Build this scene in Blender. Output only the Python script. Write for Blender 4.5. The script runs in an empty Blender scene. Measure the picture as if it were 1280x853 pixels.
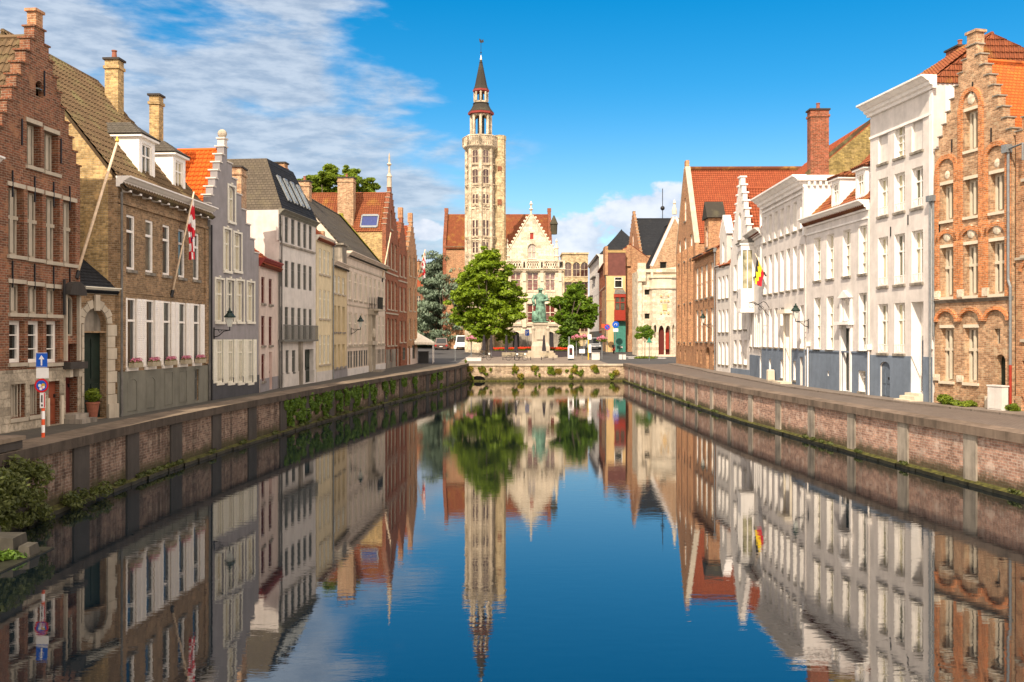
import bpy, bmesh, math, random
from mathutils import Vector, Matrix
from mathutils.geometry import delaunay_2d_cdt
random.seed(7)
C = bpy.context.scene.collection
RAD = math.radians
SC = bpy.context.scene

# ------------------------------------------------------------------ camera, sky, sun, exposure
EYE = 5.2            # metres above the water
FPX = 1200.0         # focal length in photo pixels (photo 1280 wide)
HOR = 421.0          # horizon row
cd = bpy.data.cameras.new('camera'); cam = bpy.data.objects.new('camera', cd); C.objects.link(cam)
cd.sensor_width = 36.0; cd.lens = 36.0 * FPX / 1280.0; cd.shift_y = -5.5 / 1280.0
cd.clip_start = 0.1; cd.clip_end = 5000
cam.location = (0, 0, EYE); cam.rotation_euler = (RAD(90), 0, 0)
SC.camera = cam

SUN_EL, SUN_AZ = 44.0, 198.5     # azimuth clockwise from +Y: behind the camera, to its left
sx, sy, sz = (math.sin(RAD(SUN_AZ)) * math.cos(RAD(SUN_EL)), math.cos(RAD(SUN_AZ)) * math.cos(RAD(SUN_EL)), math.sin(RAD(SUN_EL)))
ld = bpy.data.lights.new('sun', 'SUN'); ld.energy = 4.7; ld.angle = RAD(0.5); ld.color = (1.0, 0.845, 0.67)
sun = bpy.data.objects.new('sun', ld); C.objects.link(sun)
sun.rotation_euler = Vector((sx, sy, sz)).to_track_quat('Z', 'Y').to_euler(); sun.location = (-40, -60, 80)

SC.view_settings.view_transform = 'Standard'; SC.view_settings.look = 'None'
SC.view_settings.gamma = 1.0; SC.view_settings.use_curve_mapping = False
SC.view_settings.exposure = 0.62

class NT:
    """short-hand for building node trees"""
    def __init__(s, nt): s.t = nt; s.t.nodes.clear()
    def n(s, typ, ins=None, **kw):
        x = s.t.nodes.new(typ)
        for k, v in kw.items(): setattr(x, k, v)
        for k, v in (ins or {}).items():
            if isinstance(v, tuple) and hasattr(v[0], 'outputs'):
                s.t.links.new(v[0].outputs[v[1]], x.inputs[k])
            elif hasattr(v, 'outputs'): s.t.links.new(v.outputs[0], x.inputs[k])
            else: x.inputs[k].default_value = (tuple(v) + (1,)) if x.inputs[k].type == 'RGBA' and len(v) == 3 else v
        return x
    def m(s, op, a, b=None, c=None, clamp=False):
        x = s.t.nodes.new('ShaderNodeMath'); x.operation = op; x.use_clamp = clamp
        for i, v in enumerate((a, b, c)):
            if v is None: continue
            if isinstance(v, tuple): s.t.links.new(v[0].outputs[v[1]], x.inputs[i])
            elif hasattr(v, 'outputs'): s.t.links.new(v.outputs[0], x.inputs[i])
            else: x.inputs[i].default_value = v
        return x
    def mix(s, f, a, b, blend='MIX'):
        x = s.t.nodes.new('ShaderNodeMix'); x.data_type = 'RGBA'; x.blend_type = blend
        for i, v in ((0, f), (6, a), (7, b)):
            if isinstance(v, tuple) and hasattr(v[0], 'outputs'): s.t.links.new(v[0].outputs[v[1]], x.inputs[i])
            elif hasattr(v, 'outputs'): s.t.links.new(v.outputs[0], x.inputs[i])
            else: x.inputs[i].default_value = (tuple(v) + (1,))[:4] if isinstance(v, (tuple, list)) else v
        return (x, 2)
    def ramp(s, f, stops):
        x = s.t.nodes.new('ShaderNodeValToRGB')
        e = x.color_ramp.elements
        while len(e) < len(stops): e.new(0.5)
        for i, (p, c) in enumerate(stops):
            e[i].position = p; e[i].color = (c, c, c, 1) if not isinstance(c, (tuple, list)) else (tuple(c) + (1,))[:4]
        s.t.links.new(f[0].outputs[f[1]] if isinstance(f, tuple) else f.outputs[0], x.inputs[0])
        return x
    def mapr(s, v, a, b, c=0.0, d=1.0, smooth=True):
        x = s.t.nodes.new('ShaderNodeMapRange'); x.interpolation_type = 'SMOOTHSTEP' if smooth else 'LINEAR'
        s.t.links.new(v[0].outputs[v[1]] if isinstance(v, tuple) else v.outputs[0], x.inputs[0])
        for i, q in enumerate((a, b, c, d)): x.inputs[i + 1].default_value = q
        return x

world = bpy.data.worlds.new('World'); SC.world = world; world.use_nodes = True
w = NT(world.node_tree)
sky = w.n('ShaderNodeTexSky', sky_type='NISHITA', sun_disc=False, sun_elevation=RAD(SUN_EL), sun_rotation=RAD(SUN_AZ),
          altitude=0, air_density=1.0, dust_density=0.35, ozone_density=3.0)
geo = w.n('ShaderNodeTexCoord')
sep = w.n('ShaderNodeSeparateXYZ', {0: (geo, 'Generated')})
az = w.m('ARCTAN2', (sep, 0), (sep, 1))                  # radians right of +Y
el = w.m('ARCSINE', (sep, 2))
# the deep blue of a clean evening sky
deep = w.n('ShaderNodeHueSaturation', {'Hue': 0.491, 'Saturation': w.mapr(el, 0.02, 0.26, 1.12, 1.5), 'Value': 0.95, 'Color': sky})
# high streaky layer, thick towards the left (north-west) of the view
cv = w.n('ShaderNodeCombineXYZ', {0: az, 1: el, 2: 0.0})
mp = w.n('ShaderNodeMapping', {'Vector': cv, 'Scale': (4.2, 13.0, 1.0), 'Rotation': (0, 0, RAD(-14)), 'Location': (0.35, 0.2, 0)})
n1 = w.n('ShaderNodeTexNoise', {'Vector': mp, 'Scale': 1.25, 'Detail': 9.0, 'Roughness': 0.52, 'Distortion': 0.5})
mp2 = w.n('ShaderNodeMapping', {'Vector': cv, 'Scale': (26.0, 95.0, 1.0), 'Rotation': (0, 0, RAD(6))})
n2 = w.n('ShaderNodeTexNoise', {'Vector': mp2, 'Scale': 1.0, 'Detail': 5.0, 'Roughness': 0.6})
left = w.mapr(w.m('ADD', az, w.m('MULTIPLY', el, 0.9)), 0.01, 0.26, 1.0, 0.0)
hi = w.mapr(el, 0.02, 0.10)
low = w.mapr(el, 0.95, 0.45)
d1 = w.m('ADD', w.m('MULTIPLY', n1, 0.92), w.m('MULTIPLY', n2, 0.17))
d1 = w.m('ADD', d1, w.m('MULTIPLY', w.m('SUBTRACT', left, 0.80), 0.40))
cl1 = w.mapr(d1, 0.40, 0.62, 0.0, 0.88)
cl1 = w.m('MULTIPLY', w.m('MULTIPLY', cl1, hi), low)
cl1 = w.m('MULTIPLY', cl1, w.mapr(left, 0.02, 0.30))
# low cumulus bank over the far end of the canal
mp3 = w.n('ShaderNodeMapping', {'Vector': cv, 'Scale': (24.0, 36.0, 1.0)})
n3 = w.n('ShaderNodeTexNoise', {'Vector': mp3, 'Scale': 1.0, 'Detail': 8.0, 'Roughness': 0.56})
def bump_at(a0, e0, ra, re):
    da = w.m('DIVIDE', w.m('SUBTRACT', az, a0), ra); de = w.m('DIVIDE', w.m('SUBTRACT', el, e0), re)
    r2 = w.m('ADD', w.m('MULTIPLY', da, da), w.m('MULTIPLY', de, de))
    return w.mapr(r2, 0.0, 1.9, 1.0, 0.0)
bank = w.m('MAXIMUM', w.m('MAXIMUM', bump_at(0.15, 0.105, 0.075, 0.052), bump_at(0.075, 0.08, 0.06, 0.05)), bump_at(-0.092, 0.11, 0.022, 0.012))
d3 = w.m('ADD', w.m('MULTIPLY', n3, 1.15), w.m('MULTIPLY', bank, 0.52))
cl3 = w.m('MULTIPLY', w.mapr(d3, 0.80, 0.98, 0.0, 0.92), w.mapr(bank, 0.02, 0.2))
# cloud fill added outside the view to lift and warm the shade
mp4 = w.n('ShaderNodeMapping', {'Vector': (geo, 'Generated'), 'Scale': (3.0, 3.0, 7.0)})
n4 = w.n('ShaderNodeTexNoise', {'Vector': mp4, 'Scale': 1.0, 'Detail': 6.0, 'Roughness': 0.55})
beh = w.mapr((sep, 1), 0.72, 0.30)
cl_fill = w.m('MULTIPLY', w.mapr(n4, 0.36, 0.56, 0.0, 0.92), beh)
shade = w.mix(w.mapr(n2, 0.32, 0.68), (2.6, 3.2, 4.1), (4.1, 4.6, 5.3))
shade2 = w.mix(w.mapr(n3, 0.35, 0.65), (3.9, 4.5, 5.5), (5.8, 6.0, 6.5))
col = w.mix(w.m('MINIMUM', cl1, 1.0), deep, shade)
col = w.mix(cl3, col, shade2)
col = w.mix(cl_fill, col, (19.0, 15.6, 12.6))       # warm glow of the added fill cloud, behind and beside the viewer
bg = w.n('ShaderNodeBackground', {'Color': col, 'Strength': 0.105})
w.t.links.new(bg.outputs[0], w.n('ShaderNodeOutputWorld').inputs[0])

# ------------------------------------------------------------------ materials
M = {}
def newmat(name):
    m = bpy.data.materials.new(name); m.use_nodes = True
    M[name] = m
    return NT(m.node_tree)
def finish(t, colour, rough=0.85, bump=None, bstr=0.3, bdist=0.02, spec=0.3, metal=0.0, **extra):
    ins = {'Base Color': colour, 'Roughness': rough, 'Metallic': metal, 'Specular IOR Level': spec}
    ins.update(extra)
    p = t.n('ShaderNodeBsdfPrincipled', ins)
    if bump is not None:
        b = t.n('ShaderNodeBump', {'Strength': bstr, 'Distance': bdist, 'Height': bump})
        t.t.links.new(b.outputs[0], p.inputs['Normal'])
    o = t.n('ShaderNodeOutputMaterial'); t.t.links.new(p.outputs[0], o.inputs[0])
    return p
def wallvec(t, uv=False):
    tc = t.n('ShaderNodeTexCoord')
    if uv: return (tc, 'UV'), tc
    s = t.n('ShaderNodeSeparateXYZ', {0: (tc, 'Object')})
    return t.n('ShaderNodeCombineXYZ', {0: t.m('ADD', (s, 0), (s, 1)), 1: (s, 2), 2: 0.0}), tc
def streaks(t, tc, col, amt=0.35, dark=0.55):
    """weathering with a shape of its own: blotches and rain streaks"""
    a = t.n('ShaderNodeTexNoise', {'Vector': (tc, 'Object'), 'Scale': 0.55, 'Detail': 7.0, 'Roughness': 0.62})
    mp = t.n('ShaderNodeMapping', {'Vector': (tc, 'Object'), 'Scale': (2.6, 2.6, 0.22)})
    b = t.n('ShaderNodeTexNoise', {'Vector': mp, 'Scale': 1.3, 'Detail': 5.0, 'Roughness': 0.6})
    f = t.mapr(t.m('ADD', t.m('MULTIPLY', a, 0.6), t.m('MULTIPLY', b, 0.5)), 0.44, 0.68, 0.0, amt)
    return t.mix(f, col, tuple(c * dark for c in (0.9, 0.92, 0.9)), 'MULTIPLY')
def brick(name, c1, c2, mortar, amt=0.45, uv=False, bw=0.25, bh=0.085, dark=0.5, patch=None):
    t = newmat(name); v, tc = wallvec(t, uv)
    br = t.n('ShaderNodeTexBrick', {'Vector': v, 'Color1': tuple(x * 1.28 for x in c1) + (1,), 'Color2': tuple(x * 0.66 for x in c2) + (1,), 'Mortar': mortar + (1,), 'Scale': 1.0,
             'Mortar Size': 0.012, 'Mortar Smooth': 0.3, 'Bias': 0.0, 'Brick Width': bw, 'Row Height': bh})
    nz = t.n('ShaderNodeTexNoise', {'Vector': (tc, 'Object'), 'Scale': 7.5, 'Detail': 7.0, 'Roughness': 0.78})
    col = t.mix(t.mapr(nz, 0.42, 0.66, 0.0, 0.75), br, tuple(x * 0.38 for x in c1))
    n2 = t.n('ShaderNodeTexNoise', {'Vector': (tc, 'Object'), 'Scale': 2.1, 'Detail': 5.0, 'Roughness': 0.7})
    col = t.mix(t.mapr(n2, 0.50, 0.66, 0.0, 0.7), col, patch or tuple(min(1, x * 1.55 + 0.03) for x in c2))
    col = streaks(t, tc, col, amt, dark)
    if uv:      # tide line and green slime left by the water
        sv = t.n('ShaderNodeSeparateXYZ', {0: (tc, 'UV')}); hz = t.m('ADD', (sv, 1), t.m('MULTIPLY', n2, -0.9))
        col = t.mix(t.mapr(hz, 0.25, -0.15, 0.0, 0.85), col, (0.045, 0.042, 0.018))
    h = t.m('ADD', t.m('MULTIPLY', (br, 'Fac'), -1.0), t.m('MULTIPLY', nz, 0.6))
    finish(t, col, 0.9, h, 0.5, 0.02, 0.2)
def plaster(name, c, amt=0.25, rough=0.85, dark=0.6, bstr=0.15):
    t = newmat(name); tc = t.n('ShaderNodeTexCoord')
    nz = t.n('ShaderNodeTexNoise', {'Vector': (tc, 'Object'), 'Scale': 1.6, 'Detail': 8.0, 'Roughness': 0.65})
    col = t.mix(t.mapr(nz, 0.35, 0.68), tuple(x * 0.90 for x in c), tuple(min(1, x * 1.05) for x in c))
    col = streaks(t, tc, col, amt, dark)
    n2 = t.n('ShaderNodeTexNoise', {'Vector': (tc, 'Object'), 'Scale': 14.0, 'Detail': 5.0, 'Roughness': 0.6})
    finish(t, col, rough, n2, bstr, 0.015, 0.25)
TILE = {}          # tile width, row height, wave height and lip of each roof covering
def roof(name, c1, c2, lichen, la=0.4, tw=0.24, th=0.30, wave=True, rough=0.85, spec=0.2):
    t = newmat(name); tc = t.n('ShaderNodeTexCoord'); s = t.n('ShaderNodeSeparateXYZ', {0: (tc, 'UV')})
    br = t.n('ShaderNodeTexBrick', {'Vector': (tc, 'UV'), 'Color1': c1 + (1,), 'Color2': c2 + (1,), 'Mortar': tuple(x * 0.32 for x in c1) + (1,), 'Scale': 1.0,
             'Mortar Size': 0.022, 'Mortar Smooth': 0.6, 'Brick Width': tw, 'Row Height': th}, offset=0.0 if wave else 0.5)
    nz = t.n('ShaderNodeTexNoise', {'Vector': (tc, 'UV'), 'Scale': 3.0, 'Detail': 6.0, 'Roughness': 0.7})
    col = t.mix(t.mapr(nz, 0.33, 0.7, 0.0, 0.65), br, tuple(x * 0.5 for x in c1))
    n2 = t.n('ShaderNodeTexNoise', {'Vector': (tc, 'Object'), 'Scale': 0.8, 'Detail': 8.0, 'Roughness': 0.68})
    col = t.mix(t.mapr(n2, 0.50, 0.70, 0.0, la), col, lichen)
    TILE[name] = (tw, th, 0.034 if wave else 0.0, 0.045 if wave else 0.016)
    finish(t, col, rough, nz, 0.3, 0.02, spec)
def plain(name, c, rough=0.7, metal=0.0, var=0.15, scale=6.0, spec=0.3, bstr=0.1):
    t = newmat(name); tc = t.n('ShaderNodeTexCoord')
    nz = t.n('ShaderNodeTexNoise', {'Vector': (tc, 'Object'), 'Scale': scale, 'Detail': 6.0, 'Roughness': 0.6})
    col = t.mix(t.mapr(nz, 0.3, 0.7), tuple(x * (1 - var) for x in c), tuple(min(1, x * (1 + var)) for x in c))
    finish(t, col, rough, nz, bstr, 0.01, spec, metal)
def pane(name, dark, light, p):
    """window glass: opaque room dark or curtain behind a glossy coat, different for each window"""
    t = newmat(name); tc = t.n('ShaderNodeTexCoord'); oi = t.n('ShaderNodeObjectInfo')
    nz = t.n('ShaderNodeTexNoise', {'Vector': (tc, 'Object'), 'Scale': 1.7, 'Detail': 3.0})
    s = t.n('ShaderNodeSeparateXYZ', {0: (tc, 'Object')})
    f = t.m('ADD', t.m('MULTIPLY', (oi, 'Random'), 0.8), t.m('MULTIPLY', nz, 0.5))
    fold = t.m('MULTIPLY', t.m('SINE', t.m('MULTIPLY', (s, 0), 40.0)), 0.08)
    f = t.m('ADD', f, fold)
    col = t.mix(t.mapr(f, p - 0.12, p + 0.12), dark, light)
    wob = t.n('ShaderNodeTexNoise', {'Vector': (tc, 'Object'), 'Scale': 1.3, 'Detail': 1.0})
    finish(t, col, 0.07, wob, 0.10, 0.05, 0.6)
def leafm(name, c1, c2, scale=0.5, trans=0.35):
    t = newmat(name); tc = t.n('ShaderNodeTexCoord')
    a = t.n('ShaderNodeAttribute', attribute_name='tone')
    nz = t.n('ShaderNodeTexNoise', {'Vector': (tc, 'Object'), 'Scale': scale, 'Detail': 4.0, 'Roughness': 0.7})
    f = t.m('ADD', t.m('MULTIPLY', nz, 0.7), t.m('MULTIPLY', (a, 'Fac'), 0.45))
    col = t.mix(t.mapr(f, 0.30, 0.82), c1, c2)
    p = t.n('ShaderNodeBsdfPrincipled', {'Base Color': col, 'Roughness': 0.55, 'Specular IOR Level': 0.3})
    tr = t.n('ShaderNodeBsdfTranslucent', {'Color': t.mix(0.5, col, (0.25, 0.30, 0.02))})
    mx = t.n('ShaderNodeMixShader', {0: trans, 1: p, 2: tr})
    t.t.links.new(mx.outputs[0], t.n('ShaderNodeOutputMaterial').inputs[0])

brick('brick_dark', (0.24, 0.088, 0.045), (0.17, 0.075, 0.043), (0.30, 0.235, 0.17), patch=(0.33, 0.17, 0.09))
brick('brick_brown', (0.31, 0.20, 0.105), (0.24, 0.145, 0.075), (0.33, 0.26, 0.18), 0.4)
brick('brick_yellow', (0.52, 0.36, 0.16), (0.42, 0.27, 0.11), (0.42, 0.34, 0.22), 0.4)
brick('brick_olive', (0.34, 0.255, 0.085), (0.26, 0.19, 0.07), (0.25, 0.20, 0.10), 0.45)
brick('brick_orange', (0.48, 0.225, 0.11), (0.40, 0.175, 0.085), (0.48, 0.37, 0.24), 0.38, patch=(0.52, 0.33, 0.17))
brick('brick_bright', (0.56, 0.20, 0.065), (0.48, 0.16, 0.05), (0.50, 0.38, 0.25), 0.25)
brick('brick_pale', (0.52, 0.31, 0.175), (0.42, 0.22, 0.115), (0.45, 0.36, 0.25), 0.45, patch=(0.54, 0.42, 0.27))
brick('brick_red', (0.30, 0.085, 0.04), (0.24, 0.07, 0.035), (0.30, 0.20, 0.13), 0.35)
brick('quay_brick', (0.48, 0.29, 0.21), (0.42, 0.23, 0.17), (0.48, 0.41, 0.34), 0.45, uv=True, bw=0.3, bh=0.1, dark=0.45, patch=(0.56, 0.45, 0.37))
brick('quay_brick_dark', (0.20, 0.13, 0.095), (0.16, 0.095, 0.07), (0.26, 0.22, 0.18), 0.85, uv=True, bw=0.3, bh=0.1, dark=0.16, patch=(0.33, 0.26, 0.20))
brick('rubble', (0.47, 0.36, 0.24), (0.43, 0.30, 0.19), (0.42, 0.35, 0.26), 0.6, uv=True, bw=0.42, bh=0.17, dark=0.4, patch=(0.62, 0.46, 0.36))
brick('ashlar', (0.43, 0.37, 0.28), (0.36, 0.30, 0.22), (0.30, 0.25, 0.18), 0.45, bw=0.5, bh=0.28)
brick('ashlar_white', (0.70, 0.60, 0.46), (0.72, 0.61, 0.45), (0.56, 0.47, 0.35), 0.35, bw=0.9, bh=0.42, dark=0.55, patch=(0.74, 0.66, 0.53))
brick('tower_stone', (0.60, 0.50, 0.37), (0.58, 0.48, 0.34), (0.50, 0.42, 0.30), 0.45, bw=0.8, bh=0.38, dark=0.45)
brick('tower_yellow', (0.58, 0.46, 0.28), (0.52, 0.40, 0.23), (0.42, 0.33, 0.18), 0.4, bw=0.5, bh=0.2)
plaster('plaster_pink', (0.60, 0.46, 0.42)); plaster('plaster_grey', (0.275, 0.258, 0.260), 0.3); plaster('plaster_rose', (0.60, 0.49, 0.42))
plaster('plaster_white', (0.60, 0.56, 0.51)); plaster('plaster_cream', (0.66, 0.56, 0.36)); plaster('plaster_buff', (0.56, 0.45, 0.27))
plaster('plaster_sand', (0.62, 0.52, 0.42), 0.35); plaster('plaster_dado', (0.185, 0.18, 0.145), 0.4); plaster('plaster_slate', (0.075, 0.076, 0.083), 0.3)
plaster('white_a', (0.655, 0.605, 0.56), 0.34, dark=0.62); plaster('white_b', (0.81, 0.775, 0.735), 0.26, dark=0.65); plaster('white_c', (0.66, 0.62, 0.575), 0.3, dark=0.62)
plaster('white_warm', (0.78, 0.70, 0.56), 0.25, dark=0.7)
plaster('blue_dado', (0.165, 0.205, 0.26), 0.3, dark=0.65); plaster('ochre', (0.64, 0.44, 0.21), 0.2); plaster('ochre_pale', (0.70, 0.50, 0.22), 0.2)
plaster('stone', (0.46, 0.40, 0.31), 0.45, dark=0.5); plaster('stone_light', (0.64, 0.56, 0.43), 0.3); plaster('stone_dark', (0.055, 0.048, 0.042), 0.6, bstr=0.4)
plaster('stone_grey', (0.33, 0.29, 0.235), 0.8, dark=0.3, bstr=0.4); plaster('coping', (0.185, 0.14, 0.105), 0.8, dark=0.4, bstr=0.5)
plaster('coping_left_face', (0.075, 0.058, 0.044), 0.7, dark=0.4, bstr=0.5)  # darker tone for the face and underside of the left coping
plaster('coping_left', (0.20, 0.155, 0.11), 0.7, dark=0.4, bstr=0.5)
plaster('landing_stone', (0.075, 0.068, 0.053), 0.7, dark=0.35, bstr=0.5)
roof('tile_brown', (0.175, 0.115, 0.062), (0.125, 0.085, 0.046), (0.16, 0.15, 0.065), 0.7, 0.26, 0.40)
roof('tile_orange', (0.72, 0.135, 0.016), (0.62, 0.11, 0.014), (0.58, 0.14, 0.03), 0.2)
roof('tile_red', (0.33, 0.085, 0.035), (0.27, 0.068, 0.03), (0.28, 0.10, 0.04), 0.4)
roof('tile_rust', (0.27, 0.085, 0.036), (0.21, 0.065, 0.030), (0.29, 0.16, 0.035), 0.7)
roof('tile_flat', (0.62, 0.155, 0.03), (0.50, 0.115, 0.028), (0.22, 0.075, 0.03), 0.8, 0.2, 0.18, False)
roof('slate_dark', (0.028, 0.031, 0.036), (0.022, 0.024, 0.028), (0.035, 0.035, 0.035), 0.4, 0.25, 0.2, False, 0.8, 0.1)
roof('slate_brown', (0.115, 0.095, 0.070), (0.09, 0.075, 0.055), (0.14, 0.12, 0.07), 0.4, 0.25, 0.2, False)
roof('slate_grey', (0.10, 0.088, 0.070), (0.085, 0.075, 0.06), (0.12, 0.11, 0.06), 0.4, 0.25, 0.2, False)
roof('slate_green', (0.15, 0.14, 0.095), (0.12, 0.115, 0.08), (0.17, 0.15, 0.09), 0.4, 0.25, 0.2, False)
plain('white_paint', (0.78, 0.74, 0.68), 0.5, var=0.05); plain('cream_paint', (0.70, 0.67, 0.56), 0.5, var=0.06); plain('grey_paint', (0.13, 0.13, 0.115), 0.55)
plain('dark_paint', (0.028, 0.030, 0.030), 0.5); plain('green_paint', (0.010, 0.020, 0.015), 0.4); plain('red_paint', (0.27, 0.03, 0.016), 0.45)
plain('oxblood', (0.10, 0.018, 0.014), 0.5); plain('rust_door', (0.22, 0.055, 0.025), 0.6, scale=3); plain('teal_paint', (0.05, 0.20, 0.16), 0.5)
plain('blue_gate', (0.11, 0.14, 0.18), 0.5); plain('black_iron', (0.012, 0.012, 0.013), 0.45); plain('zinc', (0.20, 0.215, 0.22), 0.45, 0.3)
plain('lead', (0.12, 0.115, 0.105), 0.6, scale=3, var=0.3); plain('gold', (0.75, 0.50, 0.10), 0.35, 0.6); plain('wood_pole', (0.62, 0.48, 0.33), 0.6)
plain('blue_sky_glass', (0.20, 0.36, 0.55), 0.12, spec=0.6); plain('maroon_panel', (0.13, 0.045, 0.035), 0.6, scale=1.5); plain('red_cornice', (0.24, 0.035, 0.028), 0.6)
plain('red_shutter', (0.40, 0.055, 0.045), 0.5); plain('terracotta', (0.24, 0.085, 0.05), 0.7); plain('trunk', (0.075, 0.058, 0.042), 0.9, scale=4, var=0.4, bstr=0.6)
plain('sign_blue', (0.01, 0.10, 0.52), 0.35, var=0.02); plain('sign_white', (0.80, 0.80, 0.78), 0.4, var=0.03); plain('sign_red', (0.60, 0.015, 0.02), 0.4, var=0.03)
plain('sign_green', (0.04, 0.22, 0.15), 0.5); plain('band_orange', (0.72, 0.10, 0.03), 0.45, var=0.04); plain('flag_red', (0.55, 0.015, 0.03), 0.7, var=0.1); plain('flag_white', (0.75, 0.72, 0.70), 0.7)
plain('flag_yellow', (0.85, 0.62, 0.02), 0.7); plain('flag_black', (0.012, 0.012, 0.014), 0.7); plain('navy', (0.02, 0.035, 0.14), 0.5)
plain('tyre', (0.012, 0.012, 0.012), 0.8); plain('rim_metal', (0.45, 0.45, 0.46), 0.35, 0.7); plain('car_brown', (0.10, 0.066, 0.056), 0.3, 0.3, spec=0.5)
plain('car_white', (0.55, 0.58, 0.62), 0.3, spec=0.5); plain('car_silver', (0.30, 0.32, 0.34), 0.3, 0.4, spec=0.5); plain('car_glass', (0.012, 0.016, 0.018), 0.06, spec=0.6)
plain('lamp_red', (0.45, 0.01, 0.01), 0.3); plain('lamp_clear', (0.7, 0.7, 0.68), 0.2); plain('canvas', (0.85, 0.78, 0.62), 0.85); plain('parasol_cloth', (0.035, 0.03, 0.034), 0.9)
plain('verdigris', (0.115, 0.215, 0.155), 0.7, var=0.6, scale=2.8, bstr=0.4); plain('flower_red', (0.70, 0.045, 0.02), 0.6, var=0.3); plain('flower_pink', (0.66, 0.19, 0.30), 0.6, var=0.3, scale=9)
plain('skin', (0.55, 0.34, 0.25), 0.6); plain('cloth_dark', (0.022, 0.022, 0.03), 0.85); plain('denim', (0.05, 0.07, 0.13), 0.85); plain('hair', (0.04, 0.025, 0.015), 0.7)
plain('planter', (0.06, 0.05, 0.055), 0.7); plain('bench_wood', (0.34, 0.29, 0.20), 0.7); plain('lantern_green', (0.012, 0.028, 0.022), 0.45); plain('lantern_glass', (0.55, 0.57, 0.52), 0.15, spec=0.6)
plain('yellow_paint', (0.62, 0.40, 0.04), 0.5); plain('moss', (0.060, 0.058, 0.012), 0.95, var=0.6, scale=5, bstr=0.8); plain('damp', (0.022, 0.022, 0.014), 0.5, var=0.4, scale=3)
pane('glass', (0.014, 0.017, 0.015), (0.12, 0.115, 0.085), 1.0); pane('glass_warm', (0.03, 0.03, 0.022), (0.40, 0.34, 0.21), 0.50)
pane('glass_maroon', (0.05, 0.02, 0.017), (0.10, 0.06, 0.05), 0.8); plain('verge_moss', (0.24, 0.23, 0.03), 0.9, var=0.5, scale=3)
pane('glass_cream', (0.10, 0.10, 0.06), (0.50, 0.46, 0.30), 0.55); pane('glass_red', (0.13, 0.035, 0.03), (0.34, 0.30, 0.27), 0.6); pane('glass_grey', (0.03, 0.033, 0.03), (0.085, 0.085, 0.07), 0.8)
leafm('leaf_chestnut', (0.060, 0.120, 0.006), (0.23, 0.33, 0.014), 0.35); leafm('leaf_right', (0.045, 0.115, 0.008), (0.175, 0.29, 0.018), 0.4, 0.45)
leafm('leaf_cedar', (0.080, 0.120, 0.080), (0.20, 0.27, 0.185), 0.5, 0.15); leafm('leaf_back', (0.07, 0.125, 0.012), (0.24, 0.33, 0.03), 0.35, 0.5)
leafm('leaf_ivy', (0.028, 0.065, 0.008), (0.09, 0.16, 0.014), 0.8, 0.2); leafm('leaf_wall', (0.05, 0.095, 0.01), (0.20, 0.26, 0.02), 0.8); leafm('leaf_dry', (0.16, 0.13, 0.02), (0.34, 0.27, 0.04), 0.8)
leafm('leaf_dark', (0.028, 0.040, 0.010), (0.085, 0.10, 0.024), 0.8, 0.2); leafm('petal_red', (0.55, 0.03, 0.012), (0.75, 0.07, 0.02), 2, 0.2); leafm('petal_pink', (0.50, 0.10, 0.20), (0.75, 0.30, 0.40), 2, 0.2)

# road and pavement surfaces
def paving(name, c1, c2, mort, bw, bh, amt=0.5):
    t = newmat(name); tc = t.n('ShaderNodeTexCoord')
    br = t.n('ShaderNodeTexBrick', {'Vector': (tc, 'Object'), 'Color1': c1 + (1,), 'Color2': c2 + (1,), 'Mortar': mort + (1,), 'Scale': 1.0, 'Mortar Size': 0.012, 'Brick Width': bw, 'Row Height': bh})
    nz = t.n('ShaderNodeTexNoise', {'Vector': (tc, 'Object'), 'Scale': 0.6, 'Detail': 8.0, 'Roughness': 0.7})
    col = t.mix(t.mapr(nz, 0.4, 0.7, 0.0, amt), br, tuple(x * 0.5 for x in c1))
    finish(t, col, 0.85, (br, 'Fac'), 0.25, -0.01, 0.25)
paving('cobbles', (0.155, 0.125, 0.105), (0.125, 0.10, 0.085), (0.075, 0.065, 0.052), 0.2, 0.14)
paving('flagstones', (0.20, 0.165, 0.135), (0.165, 0.135, 0.11), (0.10, 0.085, 0.07), 0.6, 0.4)
paving('left_paving', (0.105, 0.095, 0.075), (0.08, 0.072, 0.06), (0.065, 0.06, 0.045), 0.3, 0.2)
paving('land', (0.10, 0.09, 0.08), (0.085, 0.075, 0.065), (0.05, 0.045, 0.04), 0.3, 0.2)
paving('asphalt', (0.062, 0.062, 0.064), (0.055, 0.055, 0.056), (0.05, 0.05, 0.05), 2.0, 2.0)
# water
t = newmat('water'); tc = t.n('ShaderNodeTexCoord')
mpa = t.n('ShaderNodeMapping', {'Vector': (tc, 'Object'), 'Scale': (1.5, 4.2, 1.0)})
na = t.n('ShaderNodeTexNoise', {'Vector': mpa, 'Scale': 1.0, 'Detail': 4.0, 'Roughness': 0.55, 'Distortion': 0.4})
nb = t.n('ShaderNodeTexNoise', {'Vector': (tc, 'Object'), 'Scale': 0.09, 'Detail': 3.0})
amp = t.mapr(nb, 0.38, 0.66, 0.35, 1.0)
finish(t, (0.002, 0.005, 0.008), 0.006, t.m('MULTIPLY', na, amp), 0.075, 0.028, 0.5, **{'IOR': 3.0})

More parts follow.
